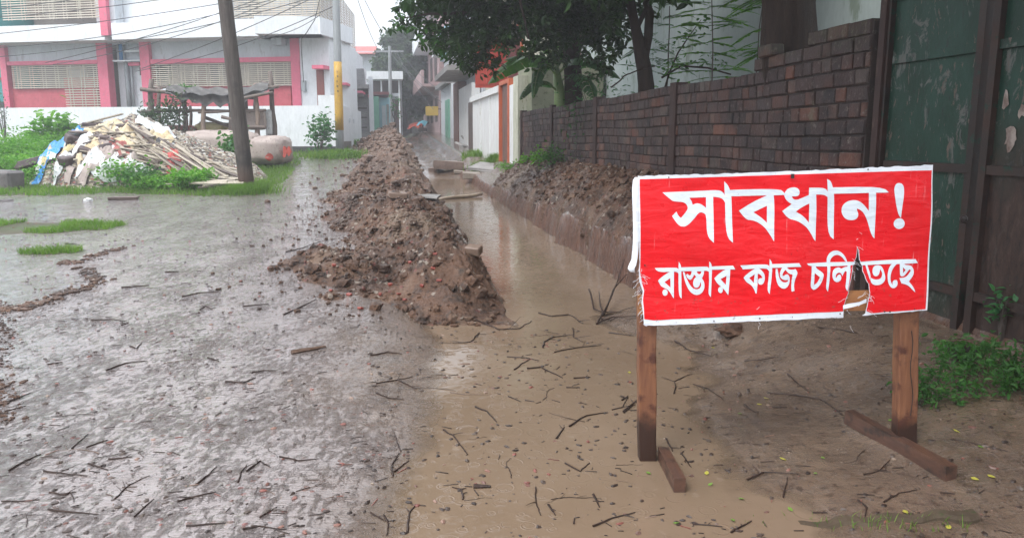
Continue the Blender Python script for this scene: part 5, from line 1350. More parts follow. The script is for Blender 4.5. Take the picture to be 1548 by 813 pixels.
def leafplain(name, c0, c1, c2):
    t = NT(name); n = t.noise(6, 4, .6, t.coord((1,1,1))); col = t.mix(t.remap(n, .35, .65), c0, c1); st = t.noise(1, 3, .5, t.coord((70,9,9))); col = t.mix(t.math('MULTIPLY', t.remap(st, .5, .7), .5), col, c2)
    b = t.new('ShaderNodeBsdfPrincipled'); t.link(col, b.inputs['Base Color']); b.inputs['Roughness'].default_value = .35
    tr = t.new('ShaderNodeBsdfTranslucent'); t.link(t.mix(1., col, (1.5,1.9,.7), 'MULTIPLY'), tr.inputs[0]); mx = t.new('ShaderNodeMixShader'); mx.inputs[0].default_value = .4
    t.link(b.outputs[0], mx.inputs[1]); t.link(tr.outputs[0], mx.inputs[2]); t.link(mx.outputs[0], t.out.inputs[0]); return t.m
M_ban = leafplain('banana_leaf', (.06,.19,.03), (.10,.27,.04), (.16,.34,.07)); M_band = leafplain('dark_banana_leaf', (.03,.10,.035), (.05,.14,.045), (.08,.18,.07))
M_rib = surf('pale_green_rib', (.22,.32,.10), (.16,.26,.08), 5, .4)
Yb = 14.6; bb = tp(846, 150, Yb); ban_ = thing('banana_plant', 'banana plant with broad torn leaves reaching over the far end of the brick wall', 'plant', (bb.x, Yb, .7))
mb = MB(); mb.tube([Vector((bb.x, Yb, .6)), tp(846,140,Yb), tp(843,120,Yb), tp(841,104,Yb)], [.12,.10,.08,.055], 12); part('stem', mb, M_rib, ban_, smooth=True)
for i, (b0, m0, t0, w_, mm, dr) in enumerate([((842,110,Yb),(800,50,Yb-.6),(738,128,Yb-1.3),.34,M_ban,.5), ((840,115,Yb),(812,70,Yb),(762,92,Yb-1.0),.26,M_ban,.35), ((843,105,Yb),(838,60,Yb),(792,75,Yb+.4),.2,M_ban,.3),
        ((845,112,Yb),(880,62,Yb-.3),(938,120,Yb-.8),.30,M_band,.45), ((846,125,Yb),(885,90,Yb),(898,150,Yb-.6),.22,M_band,.5), ((843,140,Yb),(812,100,Yb-.5),(786,152,Yb-1.2),.14,M_band,.5),
        ((843,108,Yb),(846,70,Yb),(850,60,Yb+.2),.12,M_ban,.2), ((842,112,Yb),(816,62,Yb-.5),(806,150,Yb-1.3),.13,M_band,.7)]):
    mb = MB(); pts = banana_leaf(mb, tp(*b0), tp(*m0), tp(*t0), w_, i, dr); lf_ = part('leaf', mb, mm, ban_, fix=False)
    mb = MB(); mb.tube(pts, [.02*(1-.75*k/26) for k in range(27)], 6); part('midrib', mb, M_rib, lf_)

# --- big hazy trees at the end of the lane
def fartree(label, px, Yq, base_z, spec, leaf, dens, seed, m_, rt=.3):
    b = P(px, 200, Yq); root = thing('tree', label, 'tree', (b.x, Yq, base_z)); mb = MB(); cl = []
    top_ = Vector((b.x, Yq, max(P(s_[0], s_[1], Yq).z for s_ in spec)-.8)); branch(mb, (b.x, Yq, base_z-.2), top_, rt, rt*.3, .03, 8, 10, seed)
    part('trunk', mb, M_bark2, root, smooth=True); mb = MB()
    for i, s_ in enumerate(spec):
        c = P(s_[0], s_[1], Yq+s_[3]); cl.append((tuple(c), s_[2])); branch(mb, Vector((b.x, Yq, lerp(base_z, top_.z, .5+.4*((i*7 % 10)/10)))), c, rt*.3, .04, .08, 6, 5, seed+i)
    part('branch', mb, M_bark2, root); part('crown', crown(cl, leaf, dens, seed, .5, .4, 5), m_, root, fix=False)
fartree('large hazy grey green tree towering over the end of the lane', 612, 56, 2.0,
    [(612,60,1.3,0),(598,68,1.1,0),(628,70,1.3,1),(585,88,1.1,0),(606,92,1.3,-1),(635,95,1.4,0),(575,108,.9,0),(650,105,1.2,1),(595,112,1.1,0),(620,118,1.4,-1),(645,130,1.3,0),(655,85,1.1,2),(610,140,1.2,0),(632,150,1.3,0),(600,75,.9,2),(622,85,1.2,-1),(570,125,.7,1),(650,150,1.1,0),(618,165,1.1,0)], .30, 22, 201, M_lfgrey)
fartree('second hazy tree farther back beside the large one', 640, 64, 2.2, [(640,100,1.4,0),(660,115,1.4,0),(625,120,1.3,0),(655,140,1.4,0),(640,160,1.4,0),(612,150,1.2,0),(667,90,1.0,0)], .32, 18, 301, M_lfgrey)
fartree('small hazy bush-like tree by the lane houses', 597, 44, 1.6, [(594,150,.4,0),(600,158,.45,0),(592,166,.4,0),(603,170,.4,0)], .16, 7, 401, M_lfcool, .08)
# ------------------------------------------------------------ grass
def blades(pts, h, w_, seed):
    g2 = np.random.default_rng(seed); pts = np.asarray(pts); n = len(pts); a = g2.uniform(0, 6.28, n); H_2 = (h*g2.uniform(.5, 1.3, n))[:, None]
    d = np.stack([np.cos(a), np.sin(a), np.zeros(n)], 1); ln = g2.normal(size=(n, 3))*.4; ln[:, 2] = 1; 
    b1_ = pts-d*w_/2; b2_ = pts+d*w_/2; m_ = pts+ln*H_2*.55; tip = pts+ln*H_2*.95+ln*np.array([1,1,0])*H_2*.35
    v = np.stack([b1_, b2_, m_+d*w_*.4, m_-d*w_*.4, tip], 1).reshape(-1, 3); o = (np.arange(n)*5)[:, None]
    return v.tolist(), (o+np.array([0,1,2,3])).tolist()+(o+np.array([3,2,4])).tolist()
def grass_pts(n, x0, x1, y0, y1, seed, thr=.45, cover=.5):
    g2 = np.random.default_rng(seed); xx = g2.uniform(x0, x1, n*3); yy = y0+(y1-y0)*g2.uniform(0, 1, n*3)**1.3
    k = (soilmask(xx, yy) > thr) & (gn(xx*1.5, yy*1.5, 77) > -cover); xx, yy = xx[k][:n], yy[k][:n]
    return np.stack([xx, yy, ground_h(xx, yy)-.005], 1)
v_f = merge(blades(grass_pts(42000, -19, -3.4, 12.9, 20, 1), .10, .012, 2), blades(grass_pts(16000, -20, -3.8, 19, 29, 3), .14, .02, 4))
solo('grass', v_f, M_lfgrass, 'bright short grass covering the verge round the rubbish heap and the pole', 'grass', kind='stuff', fix=False)
v_f = blades(grass_pts(13000, -8.6, -4.4, 7.8, 10.8, 5, .35, .02), .075, .008, 6)
solo('grass', v_f, M_lfgrass, 'wedge of short grass at the left edge between road and grey paving', 'grass', kind='stuff', fix=False)
def tuft(px, py, r, n, h, label, seed, w_=.012, m_=None):
    c = at(px, py); g2 = np.random.default_rng(seed); q = g2.normal(size=(n, 2))*r*.5; pp = np.stack([c.x+q[:, 0], c.y+q[:, 1], np.maximum(ground_h(c.x+q[:, 0], c.y+q[:, 1]), 0)], 1)
    return solo('grass_tuft', blades(pp, h, w_, seed), m_ or M_lfgrass, label, 'grass', fix=False)
tuft(372, 292, .42, 2600, .17, 'thick green grass tuft round the foot of the dark utility pole', 11)
tuft(512, 238, .75, 1500, .22, 'grass tuft round the foot of the yellow banded pole', 12, .03)
tuft(545, 218, .6, 500, .2, 'small grass tuft at the corner of the white compound wall side', 13, .03)
tuft(741, 247, .45, 900, .2, 'yellowish grass on the edge of the broken slab by the white gate', 14, .02)
tuft(722, 236, .5, 500, .2, 'sparse dry grass by the far end of the white gate', 15, .02)

m = MB(); gq = random.Random(44)
path = [at(*q) for q in ((186,374),(150,384),(118,398),(96,396),(140,418),(150,428),(110,440),(84,452),(50,462),(20,467),(-10,470))]
for a_, b_ in zip(path[:-1], path[1:]):
    for i in range(34):
        q = a_.lerp(b_, gq.random()); x_, y_ = q.x+gq.gauss(0,.045), q.y+gq.gauss(0,.05); m.lump((x_, y_, float(ground_h(x_, y_))+.004), gq.choice([.008,.012,.018,.03])*gq.uniform(.8,1.3), 1, .3, (1.3,.9,.5))
for i in range(160):
    q = at(gq.uniform(-5, 45)*gq.random(), gq.uniform(455, 640)); m.lump((q.x, q.y, q.z+.003), gq.choice([.006,.009,.014])*gq.uniform(.8,1.3), 1, .3, (1.3,.9,.5))
solo('soil_clods', m, M_heap, 'broken dark crumbs along the edge of the grey paving at the left', 'soil clods', kind='stuff', fix=False)
# leafy weeds and bushes on the verge
wg = 'low leafy weeds along the foot of the rubbish heap'
def wb(px, py, r, h, n, size, m_, lab, seed, grp=None, asp=.5):
    c = at(px, py); return bush('weed', lab, 'plant', c.x, c.y, c.z, r, h, n, size, m_, seed, asp, grp)
k_ = 0
for px, py, r, h in ((60,279,.5,.35),(95,276,.5,.5),(125,280,.55,.45),(155,279,.5,.5),(185,284,.5,.42),(212,286,.45,.35),(232,290,.35,.25),(130,268,.45,.6),(165,267,.4,.5),(286,289,.35,.32),(300,285,.3,.3)):
    k_ += 1; wb(px, py, r, h, 900, .075, M_lffresh if k_ % 3 else M_lfmid, 'low bright green weed in the leafy band at the foot of the rubbish heap', 500+k_, wg)
k_ = 0
for px, py, r, h in ((8,262,.9,1.0),(35,258,.9,1.1),(62,252,.85,1.1),(88,246,.8,1.2),(20,270,.8,.7),(50,268,.7,.7),(-25,262,1.0,1.2)):
    k_ += 1; wb(px, py, r*.9, h*.62, 1500, .085, M_lffresh, 'light green bush in the thicket left of the rubbish heap', 600+k_, 'bushes left of the rubbish heap')
wb(62, 246, .35, 1.05, 260, .2, M_lffresh, 'tall big leaved shoot standing out above the bushes, left one', 701, None, .6)
wb(98, 244, .4, 1.05, 300, .2, M_lffresh, 'tall big leaved shoot beside the blue tarpaulin, right one', 702, None, .6)
wb(10, 232, .25, 1.7, 240, .07, M_lfgrey, 'slim grey green stalky plant against the white compound wall', 703)
wb(484, 236, .38, 1.05, 420, .15, M_lfcool, 'leafy sapling in front of the black plinth left of the yellow banded pole', 704, None, .6)
wb(352, 264, .35, .8, 220, .16, M_lfmid, 'broad leaved plant by the cloth bundle', 705, None, .6)
wb(820, 262, .22, .35, 420, .06, M_lffresh, 'bright weed at the foot of the brick wall, nearest the far pillar', 706)
wb(802, 257, .2, .25, 250, .06, M_lffresh, 'small weed at the far end foot of the brick wall', 707)
wb(836, 268, .18, .45, 300, .06, M_lfmid, 'upright weed against the brick wall beside the second pillar', 708)
wb(768, 262, .25, .2, 300, .06, M_lffresh, 'flat weed on the bank edge by the brown gate door', 709)
# weed in front of the iron gate
c = at(1502, 575); root = thing('weed', 'lush dark green weed with small lobed leaves at the foot of the iron gate', 'plant', tuple(c)); g2 = np.random.default_rng(9); pp = []; mb = MB()
for i in range(44):
    a = g2.uniform(0, 6.28); rr_ = .36*math.sqrt(g2.uniform(0, 1)); bx, by = c.x+math.cos(a)*rr_*1.15, c.y+math.sin(a)*rr_*.65; bz = float(ground_h(bx, by)); hh = g2.uniform(.10, .22)*(1-.35*rr_/.36)
    e = (bx+g2.normal()*.03, by+g2.normal()*.03, bz+hh); mb.tube([(bx, by, bz-.01), e], [.003, .002], 4)
    for j in range(44):
        t_ = g2.uniform(.2, 1.05); pp.append((bx+(e[0]-bx)*t_+g2.normal()*.024, by+(e[1]-by)*t_+g2.normal()*.024, bz+hh*t_+g2.normal()*.01))
part('stem', mb, M_lfmid, root); part('leaves', leaves(np.array(pp), .034, .38, -.15, 10), M_lfmid, root, fix=False)
c = at(1440, 545); mb2 = grass_none = None
wb(1455, 548, .16, .10, 260, .035, M_lfmid, 'small creeping weed left of the lush one by the iron gate', 710)
wb(1515, 512, .10, .22, 90, .05, M_lfcool, 'single upright weed stem right against the iron gate', 711)

# ------------------------------------------------------------ rubbish heap
CXm, CYm = -7.9, 16.6
def mound_h(x, Y):
    x = np.asarray(x, float); Y = np.asarray(Y, float)
    dx = x-CXm; w1 = np.where(dx < 0, 2.2, 2.75); dy = (Y-CYm)/1.9
    ang = (np.abs(dx)/w1)**1.6 + np.abs(dy)**1.8; p_ = np.clip(1-ang, 0, 1)**.75
    tp_ = 1.2 - .2*np.clip(dx, 0, 3) + .1*gn(x*1.3, Y*1.3, 50) + .06*gn(x*4, Y*4, 51)
    return ground_h(x, Y) - .05 + p_*tp_ + .22*(ridg(x*2.4, Y*2.4, 4, 52)-.1)*np.clip(p_*4, 0, 1)
def mat_rub():
    t = NT('mixed_rubble'); v = t.coord(1); vo = t.voro(15, t.coord((1,1.6,2.5), rot=(0,0,.6)), out='Color'); s2 = t.new('ShaderNodeSeparateColor'); t.link(vo, s2.inputs[0])
    c = t.ramp(s2.outputs[0], [(0, (.10,.08,.07)), (.3, (.26,.21,.15)), (.55, (.42,.37,.28)), (.75, (.55,.53,.48)), (.93, (.3,.1,.08))], 'CONSTANT')
    n = t.noise(18, 6, .7, v); c = t.mix(t.remap(n, .5, .66), c, (.08,.065,.055))
    t.bsdf(c, .6, t.bump(t.math('ADD', n, t.voro(11, v)), 1., .04)); return t.m
M_rub = mat_rub()
rub, _ = grid_obj('rubbish_heap', np.arange(-11.2, -4.2, .04), np.arange(14.2, 18.9, .05), mound_h, M_rub, skew=False, mask=lambda X, Yy, Z: Z > ground_h(X, Yy)-.02)
tag(rub, 'big heap of mixed rubble and torn sacking on the grass verge', 'rubbish heap')
def on_mound(px, py): 
    return at(px, py, lambda x, Y: np.maximum(mound_h(x, Y), ground_h(x, Y)))
def cloth(name, label, px, py, L_, Wd, ang, m_, seed, lift=.05, amp=.07, cat='cloth'):
    c = on_mound(px, py); g2 = random.Random(seed); n1, n2 = 30, 20; L_ *= .72; Wd *= .75; m = MB(); ca_, sa_ = math.cos(ang), math.sin(ang)
    I_, J_ = np.meshgrid(np.arange(n1+1), np.arange(n2+1)); u = (I_/n1-.5)*L_; v = (J_/n2-.5)*Wd
    u = u*(1+.25*np.sin(v*7+seed)+.15*np.sin(u*9+seed*2)); v = v*(1+.3*np.sin(u*6+seed*1.3)); xx = c.x+ca_*u-sa_*v; yy = c.y+sa_*u+ca_*v
    fo = amp*ridg(xx*3.2+seed, yy*3.2, 4, 60+seed % 5)*2.0
    zz = np.maximum(mound_h(xx, yy), ground_h(xx, yy))+lift+fo*(1-.5*np.abs(2*I_/n1-1)**3)-.06*(np.abs(2*J_/n2-1)**4)
    m.v = np.stack([xx, yy, zz], -1).reshape(-1, 3).tolist()
    for j in range(n2):
        for i in range(n1): q = j*(n1+1)+i; m.f.append((q, q+1, q+n1+2, q+n1+1))
    return solo(name, m, m_, label, cat, smooth=True, fix=False)
fab = lambda nm, c0, c1, r=.6: surf(nm, c0, c1, 5, r, tuple(q*.55 for q in c0), 40, .006)
M_bluet = fab('blue_plastic_sheet', (.03,.22,.62), (.05,.32,.72), .35); M_beige = fab('beige_sacking', (.58,.46,.28), (.66,.56,.38)); M_whs = fab('white_plastic_sack', (.72,.74,.74), (.6,.62,.62), .4)
M_reds = fab('red_sack', (.52,.06,.05), (.42,.05,.04), .45); M_pinks = fab('reddish_mesh', (.28,.07,.06), (.4,.12,.1)); M_cloth = fab('dirty_pinkish_canvas', (.36,.29,.26), (.44,.37,.33)); M_tarpd0 = fab('dark_plastic', (.05,.05,.055), (.09,.09,.09), .4); M_yel2 = fab('yellowish_cloth', (.5,.42,.2), (.42,.36,.18))
PIc = math.pi
cloth('tarpaulin', 'crumpled bright blue plastic sheet on the left slope of the rubbish heap', 96, 222, 1.5, .5, 1.0, M_bluet, 3, cat='tarpaulin')
cloth('plastic_sack', 'white plastic sack between the blue sheet and the bricks on the rubbish heap', 134, 222, .8, .7, .4, M_whs, 4, cat='sack')
cloth('plastic_sack', 'white torn sack low on the front of the rubbish heap', 146, 246, 1.2, .5, .1, M_whs, 5, cat='sack')
cloth('plastic_sack', 'white sack near the foot of the rubbish heap by the weeds', 205, 262, .8, .5, -.2, M_whs, 9, cat='sack')
cloth('sacking', 'beige sacking draped over the crest of the rubbish heap', 170, 206, 1.5, .6, -.1, M_beige, 6)
cloth('sacking', 'beige torn sacking in the middle of the rubbish heap', 196, 224, .9, .45, -.5, M_beige, 7)
cloth('sacking', 'cream sack just left of the red one on the rubbish heap', 240, 232, .8, .6, -.6, M_beige, 8)
cloth('mesh_sack', 'dark red mesh sack on the middle of the rubbish heap', 187, 236, .7, .4, -.1, M_pinks, 10, cat='sack')
cloth('sack', 'bright red and orange plastic sack low on the right of the rubbish heap', 262, 256, .95, .4, -.7, M_reds, 11, .10, cat='sack')
cloth('sacking', 'yellowish cloth scrap at the left foot of the rubbish heap', 66, 252, .6, .4, .6, M_yel2, 12)
cloth('plastic_sack', 'pale sack at the top right of the rubbish heap', 235, 206, 1.1, .5, -.3, M_whs, 13, cat='sack')
g = random.Random(71)
for i in range(46):
    px = g.uniform(60, 320); py = g.uniform(200+.12*abs(px-160), 275); mm_ = g.choice([M_whs, M_whs, M_beige, M_beige, M_cloth, M_yel2, M_tarpd0, M_pinks])
    cloth('scrap', 'torn scrap of sacking or plastic among the rubble of the heap', px, py, g.uniform(.25, .6), g.uniform(.12, .3), g.uniform(-1, 1), mm_, 20+i, .04, .08, 'scrap')['group'] = 'torn scraps on the rubbish heap'
M_slat = surf('pale_split_bamboo', (.62,.55,.44), (.46,.39,.3), 6, .6, (.2,.15,.11), 30, .003, stretch=(6,6,6), isl=.5)
M_slatd = surf('dark_split_bamboo', (.16,.12,.10), (.10,.075,.065), 6, .6)
g = random.Random(33)
for i in range(280):
    px = g.triangular(120, 350, 300); py = lerp(205, 283, (px-150)/200) + g.uniform(-14, 24); 
    c = on_mound(px, min(py, 291)); a = -.45+g.gauss(0, .5); L_ = g.uniform(.35, 1.3); e = Vector((math.cos(a)*L_/2, g.uniform(-.25,.25)*L_, 0))
    p, q = c+e, c-e; 
    for r_ in (p, q): r_.z = float(max(mound_h(r_.x, r_.y), ground_h(r_.x, r_.y)))+.06+g.uniform(0, .14)
    m = MB(); m.beam(p, q, g.uniform(.03, .09), .02, (0, g.uniform(-.6,.2), 1)); dk = g.random() < .3
    solo('slat', m, M_slatd if dk else M_slat, 'dark split bamboo slat in the tangle on the right slope of the rubbish heap' if dk else 'pale split bamboo slat in the tangle on the right slope of the rubbish heap', 'slat', 'dark slats on the rubbish heap' if dk else 'pale slats on the rubbish heap')
M_dbrick = surf('dark_wet_brick', (.06,.04,.04), (.09,.06,.055), 4, .5, (.15,.12,.11), 40, .006)
def chunk_at(c, size, rz, tilt, m_, name, label, cat, group=None):
    m = MB(); R = Matrix.Rotation(rz, 3, 'Z') @ Matrix.Rotation(tilt, 3, 'X') @ Matrix.Rotation(tilt*.6, 3, 'Y'); m.chunk(c, size, R, .05); return solo(name, m, m_, label, cat, group)
for px, py, s_, rz, tl_, lab in ((144,191,(.50,.26,.17),.05,.1,'large dark brick lying highest on the crest of the rubbish heap'), (178,193,(.36,.22,.15),-.5,.2,'dark brick on the crest of the rubbish heap, second from the highest'),
    (197,195,(.26,.2,.14),.4,.3,'small reddish brick lump at the right end of the heap crest'), (112,212,(.42,.24,.2),.9,.4,'dark brick lying across the blue plastic sheet'), (158,216,(.42,.26,.18),-.2,.15,'dark brick under the beige sacking on the heap'),
    (163,229,(.38,.26,.2),.6,-.3,'dark grey block in the middle of the heap beside the dark red mesh sack'), (132,234,(.36,.24,.18),.3,.4,'reddish brick below the white sack on the heap'), (104,249,(.36,.3,.22),-.5,.2,'grey block at the foot of the heap among the weeds'),
    (210,217,(.28,.2,.15),-.4,.2,'dark brick on the right of the heap near the slats'), (222,224,(.36,.18,.14),-.7,.3,'dark slanting brick at the start of the slat tangle'), (56,246,(.9,.3,.16),.7,-.5,'long dark slab leaning on the left end of the heap'), (85,206,(.5,.25,.12),.6,-.3,'dark flat rubble piece above the blue sheet')):
    c = on_mound(px, py+3); c.z += .04; s_ = tuple(q*.82 for q in s_); chunk_at(c, s_, rz, tl_, M_dbrick, 'brick' if 'brick' in lab else 'rubble_block', lab, 'brick' if 'brick' in lab else 'block')
M_bould = surf('dark_concrete_block', (.09,.08,.08), (.15,.135,.13), 3, .5, (.05,.045,.045), 30, .015)
c = at(8, 287); m = MB(); m.chunk(c+Vector((0,0,.16)), (.62,.4,.36), Matrix.Rotation(-.15, 3, 'Z'), .07); solo('concrete_block', m, M_bould, 'big dark wet block lying on the grass at the left edge', 'block')
for px, py, s_ in ((133,303,.10),(10,304,.09)):
    c = at(px, py); m = MB(); m.lump(c, s_, 2, .2, (1.2,.8,.4)); solo('stone', m, M_whs if px > 100 else M_bould, 'small pale stone on the verge edge in front of the heap' if px > 100 else 'small dark stone on the road edge below the big dark block', 'stone')
m = MB(); c = at(188, 302); m.chunk(c+Vector((0,0,.02)), (.45,.2,.05), Matrix.Rotation(.1, 3, 'Z'), .1); solo('board', m, M_slatd, 'flat dark wooden board lying at the verge edge in front of the heap', 'board')

# ------------------------------------------------------------ ramshackle bamboo shed
M_bam = surf('dark_bamboo_pole', (.10,.075,.062), (.17,.13,.105), 5, .6, (.05,.04,.035), 30, .004, stretch=(3,3,1))
M_bamp = surf('pale_bamboo_pole', (.28,.21,.16), (.2,.15,.12), 5, .6)
Zs = lambda py, Y: P(300, py, Y).z
shed = thing('bamboo_shed', 'ramshackle open bamboo pole shed with a sagging tarpaulin roof behind the rubbish heap', 'shed', tuple(P(320, 245, 21)))
gz = float(road_h(21))-.05
for (a, y0, b, Yq, r, mm) in ((229,120,222,20.6,.075,M_bam),(240,130,241,21.6,.06,M_bam),(279,137,281,20.6,.07,M_bam),(307,139,308,20.5,.07,M_bamp),(349,136,351,20.6,.085,M_bam),(371,148,373,22,.06,M_bam),(386,126,393,20.6,.07,M_bamp),(385,146,389,22.2,.05,M_bam),(408,108,418,21.2,.075,M_bam),(288,160,288,22,.05,M_bam)):
    p, q = P(a, y0, Yq), P(b, 240, Yq); q.z = gz; m = MB(); n_ = 7; m.tube([p.lerp(q, i/n_)+Vector((.02*math.sin(i*2+a), 0, 0)) for i in range(n_+1)], [r*(.8+.2*i/n_) for i in range(n_+1)], 7); part('post', m, mm, shed, smooth=True)
for (x0, y0, x1, y1, Yq, r) in ((213,135,300,143,20.5,.06),(216,169,348,168,20.55,.05),(212,170,252,166,20.5,.05),(300,170,350,168,20.5,.04),(368,167,402,167,20.6,.05),(372,192,402,193,20.5,.06),(232,134,258,142,20.7,.05),(335,177,352,181,20.4,.05),(310,178,350,192,20.9,.05),(302,186,352,188,21.4,.04),(390,136,421,131,20.6,.055),(395,124,421,132,21.4,.05),(362,150,412,140,20.4,.05),(220,198,300,200,20.5,.06),(245,132,390,150,22,.05)):
    m = MB(); branch(m, P(x0, y0, Yq), P(x1, y1, Yq), r, r*.8, .03, 6, 6, x0); part('pole', m, M_bam, shed, smooth=True)
def sheet(name, X0, X1, ytop, Ya, Yb2, sagf, m_, par, skirt=0):
    m = MB(); n1, n2 = 30, 8
    for j in range(n2+1):
        for i in range(n1+1):
            u, v = i/n1, j/n2; px = lerp(X0, X1, u); Yq = lerp(Ya, Yb2, v); p = P(px, sagf(u, v), Ya); m.v.append((p.x, Yq, p.z+.15*v+.03*math.sin(u*31+v*5)))
    if skirt:
        base_ = len(m.v)
        for i in range(n1+1):
            x_, y_, z_ = m.v[i]; m.v.append((x_, y_-.03, z_-skirt*max(.12, math.sin(i/n1*3.14)**.8)*(1+.2*math.sin(i*1.7))))
        for i in range(n1): m.f.append((i, i+1, base_+i+1, base_+i))
    for j in range(n2):
        for i in range(n1): q = j*(n1+1)+i; m.f.append((q, q+1, q+n1+2, q+n1+1))
    return part(name, m, m_, par, smooth=True, fix=False)
M_tarpw = fab('grey_white_tarpaulin', (.55,.60,.62), (.42,.46,.48), .35); M_tarpd = fab('dark_tarpaulin_edge', (.05,.05,.052), (.09,.085,.08), .5)
roofy = lambda u, v: 137 + 5*math.sin(u*3.14)*.9 - 7*max(0, u-.75)*2.6 - 2*v
sheet('tarpaulin_roof', 238, 415, 135, 20.45, 22.2, lambda u, v: roofy(u, v), M_tarpw, shed)
sheet('tarpaulin_edge', 250, 405, 138, 20.40, 20.5, lambda u, v: roofy(u, v)+2.2, M_tarpd, shed, .26)
m = MB(); 
for (nm, lab, pxa, pxb, ya, yb, Yq, dep, m_, cat_) in (('cloth_bundle', 'long canvas bundle printed with a green and red flower, before the bamboo shed', 276, 396, 198, 246, 19.9, 1.2, M_cloth, 'bundle'), ('cloth_bundle', 'rounded pinkish bundle with red petals at the right end of the shed', 384, 438, 206, 248, 19.8, 1.3, M_cloth, 'bundle'),
        ('cloth_bundle', 'low dark red bundle under the left half of the shed', 240, 300, 190, 215, 21.0, .8, M_pinks, 'bundle'), ('cloth_bundle', 'yellowish cloth heap inside the shed', 298, 348, 186, 202, 21.3, .8, M_yel2, 'bundle'), ('hanging_cloth', 'grey brown cloth hung between poles at the right of the shed', 371, 402, 168, 196, 20.9, .12, M_cloth, 'cloth'), ('hanging_cloth', 'pale cloth draped over the rightmost shed pole', 401, 412, 167, 205, 21.1, .12, M_whs, 'cloth')):
    a, b = P(pxa, ya, Yq), P(pxb, yb, Yq); m = MB(); n1, n2 = 40, 20; zc = (a.z+b.z)/2; xc = (a.x+b.x)/2; hw, hh = (b.x-a.x)/2, (a.z-b.z)/2; se = .55 if cat_ == 'bundle' else .3
    for j in range(n2+1):
        ph = -PIc/2+PIc*j/n2
        for i in range(n1):
            th = 2*PIc*i/n1; f_ = lambda q: math.copysign(abs(q)**se, q); k = 1+.035*math.sin(th*7+ph*3+pxa)+.03*math.sin(th*13+ph*7)+.02*math.sin(ph*17+th*3)
            m.v.append((xc+hw*f_(math.cos(th))*abs(math.cos(ph))**se*k, Yq+dep/2*f_(math.sin(th))*abs(math.cos(ph))**se*k, zc+hh*f_(math.sin(ph))*k))
    for j in range(n2):
        for i in range(n1): m.f.append((j*n1+i, j*n1+(i+1) % n1, (j+1)*n1+(i+1) % n1, (j+1)*n1+i))
    bo = solo(nm, m, m_, lab, cat_, smooth=True)
    if 'flower' in lab or 'petals' in lab:
        M_pg = M_pg if 'M_pg' in globals() else surf('printed_green', (.05,.17,.06), (.07,.2,.08), 6, .6); M_pr = M_pr if 'M_pr' in globals() else surf('printed_red', (.5,.08,.06), (.42,.07,.05), 6, .6)
        if 'flower' in lab: pet = [(346,217,5.5,8,0,M_pg),(329,232,8,4.5,.2,M_pg),(337,225,4,6,-.5,M_pr),(356,225,4,6,.6,M_pr),(346,232,2,6,0,M_pg),(364,228,4,6,.9,M_pr)]
        else: pet = [(402,238,6,6,0,M_pr),(425,230,4,9,0,M_pr),(432,229,3,8,0,M_pr)]
        from mathutils.bvhtree import BVHTree
        bv = BVHTree.FromPolygons([Vector(q) for q in m.v], m.f)
        for (cx_, cy_, rx_, ry_, rt_, pm) in pet:
            mm_ = MB(); rings_ = 4; nn2 = 16; idx = [[None]*nn2 for _ in range(rings_)]
            def hit(px, py):
                d = (P(px, py, Yq-dep*.7)); h_ = bv.ray_cast(Vector((d.x, Yq-dep*2, d.z)), Vector((0,1,0))); return (h_[0]+Vector((0,-.008,0))) if h_[0] else Vector((d.x, Yq-dep/2, d.z))
            mm_.v.append(tuple(hit(cx_, cy_)))
            for r_ in range(1, rings_+1):
                for k in range(nn2):
                    a_ = 2*PIc*k/nn2; ex = math.cos(a_)*rx_*r_/rings_; ey = math.sin(a_)*ry_*r_/rings_*(1-.25*math.cos(a_)**2); mm_.v.append(tuple(hit(cx_+ex*math.cos(rt_)-ey*math.sin(rt_), cy_+ex*math.sin(rt_)+ey*math.cos(rt_))))
            for k in range(nn2): mm_.f.append((0, 1+k, 1+(k+1) % nn2))
            for r_ in range(1, rings_):
                for k in range(nn2): o_ = 1+(r_-1)*nn2; mm_.f.append((o_+k, o_+(k+1) % nn2, o_+nn2+(k+1) % nn2, o_+nn2+k))
            part('printed_petal', mm_, pm, bo, fix=False)
root = thing('climbing_plant', 'leafy climber hanging over the left end of the bamboo shed', 'plant', tuple(P(240, 205, 20.4))); mb = MB(); pp = []
for (x0, y0, x1, y1) in ((222,205,232,150),(240,200,262,145),(258,200,275,140),(232,200,218,165),(270,195,262,150),(250,205,245,170)):
    a, b = P(x0, y0, 20.35), P(x1, y1, 20.35); mb.tube([a, a.lerp(b, .5)+Vector((.1,0,0)), b], .015, 5)
    for i in range(130): t_ = g.random(); q = a.lerp(b, t_); pp.append((q.x+g.gauss(0,.16), q.y+g.gauss(0,.15), q.z+g.gauss(0,.12)))
part('stem', mb, M_bark2, root); part('leaves', leaves(np.array(pp), .12, .45, .5, 77), M_lfgrey, root, fix=False)
pp = [tuple(P(g.uniform(262, 300), g.uniform(131, 137), 21.2)) for i in range(220)]
tag(part('fallen_leaves', leaves(np.array(pp), .12, .5, .1, 78), M_lfmid, None, fix=False), 'green leaves lying on the tarpaulin roof of the shed', 'leaves', kind='stuff')

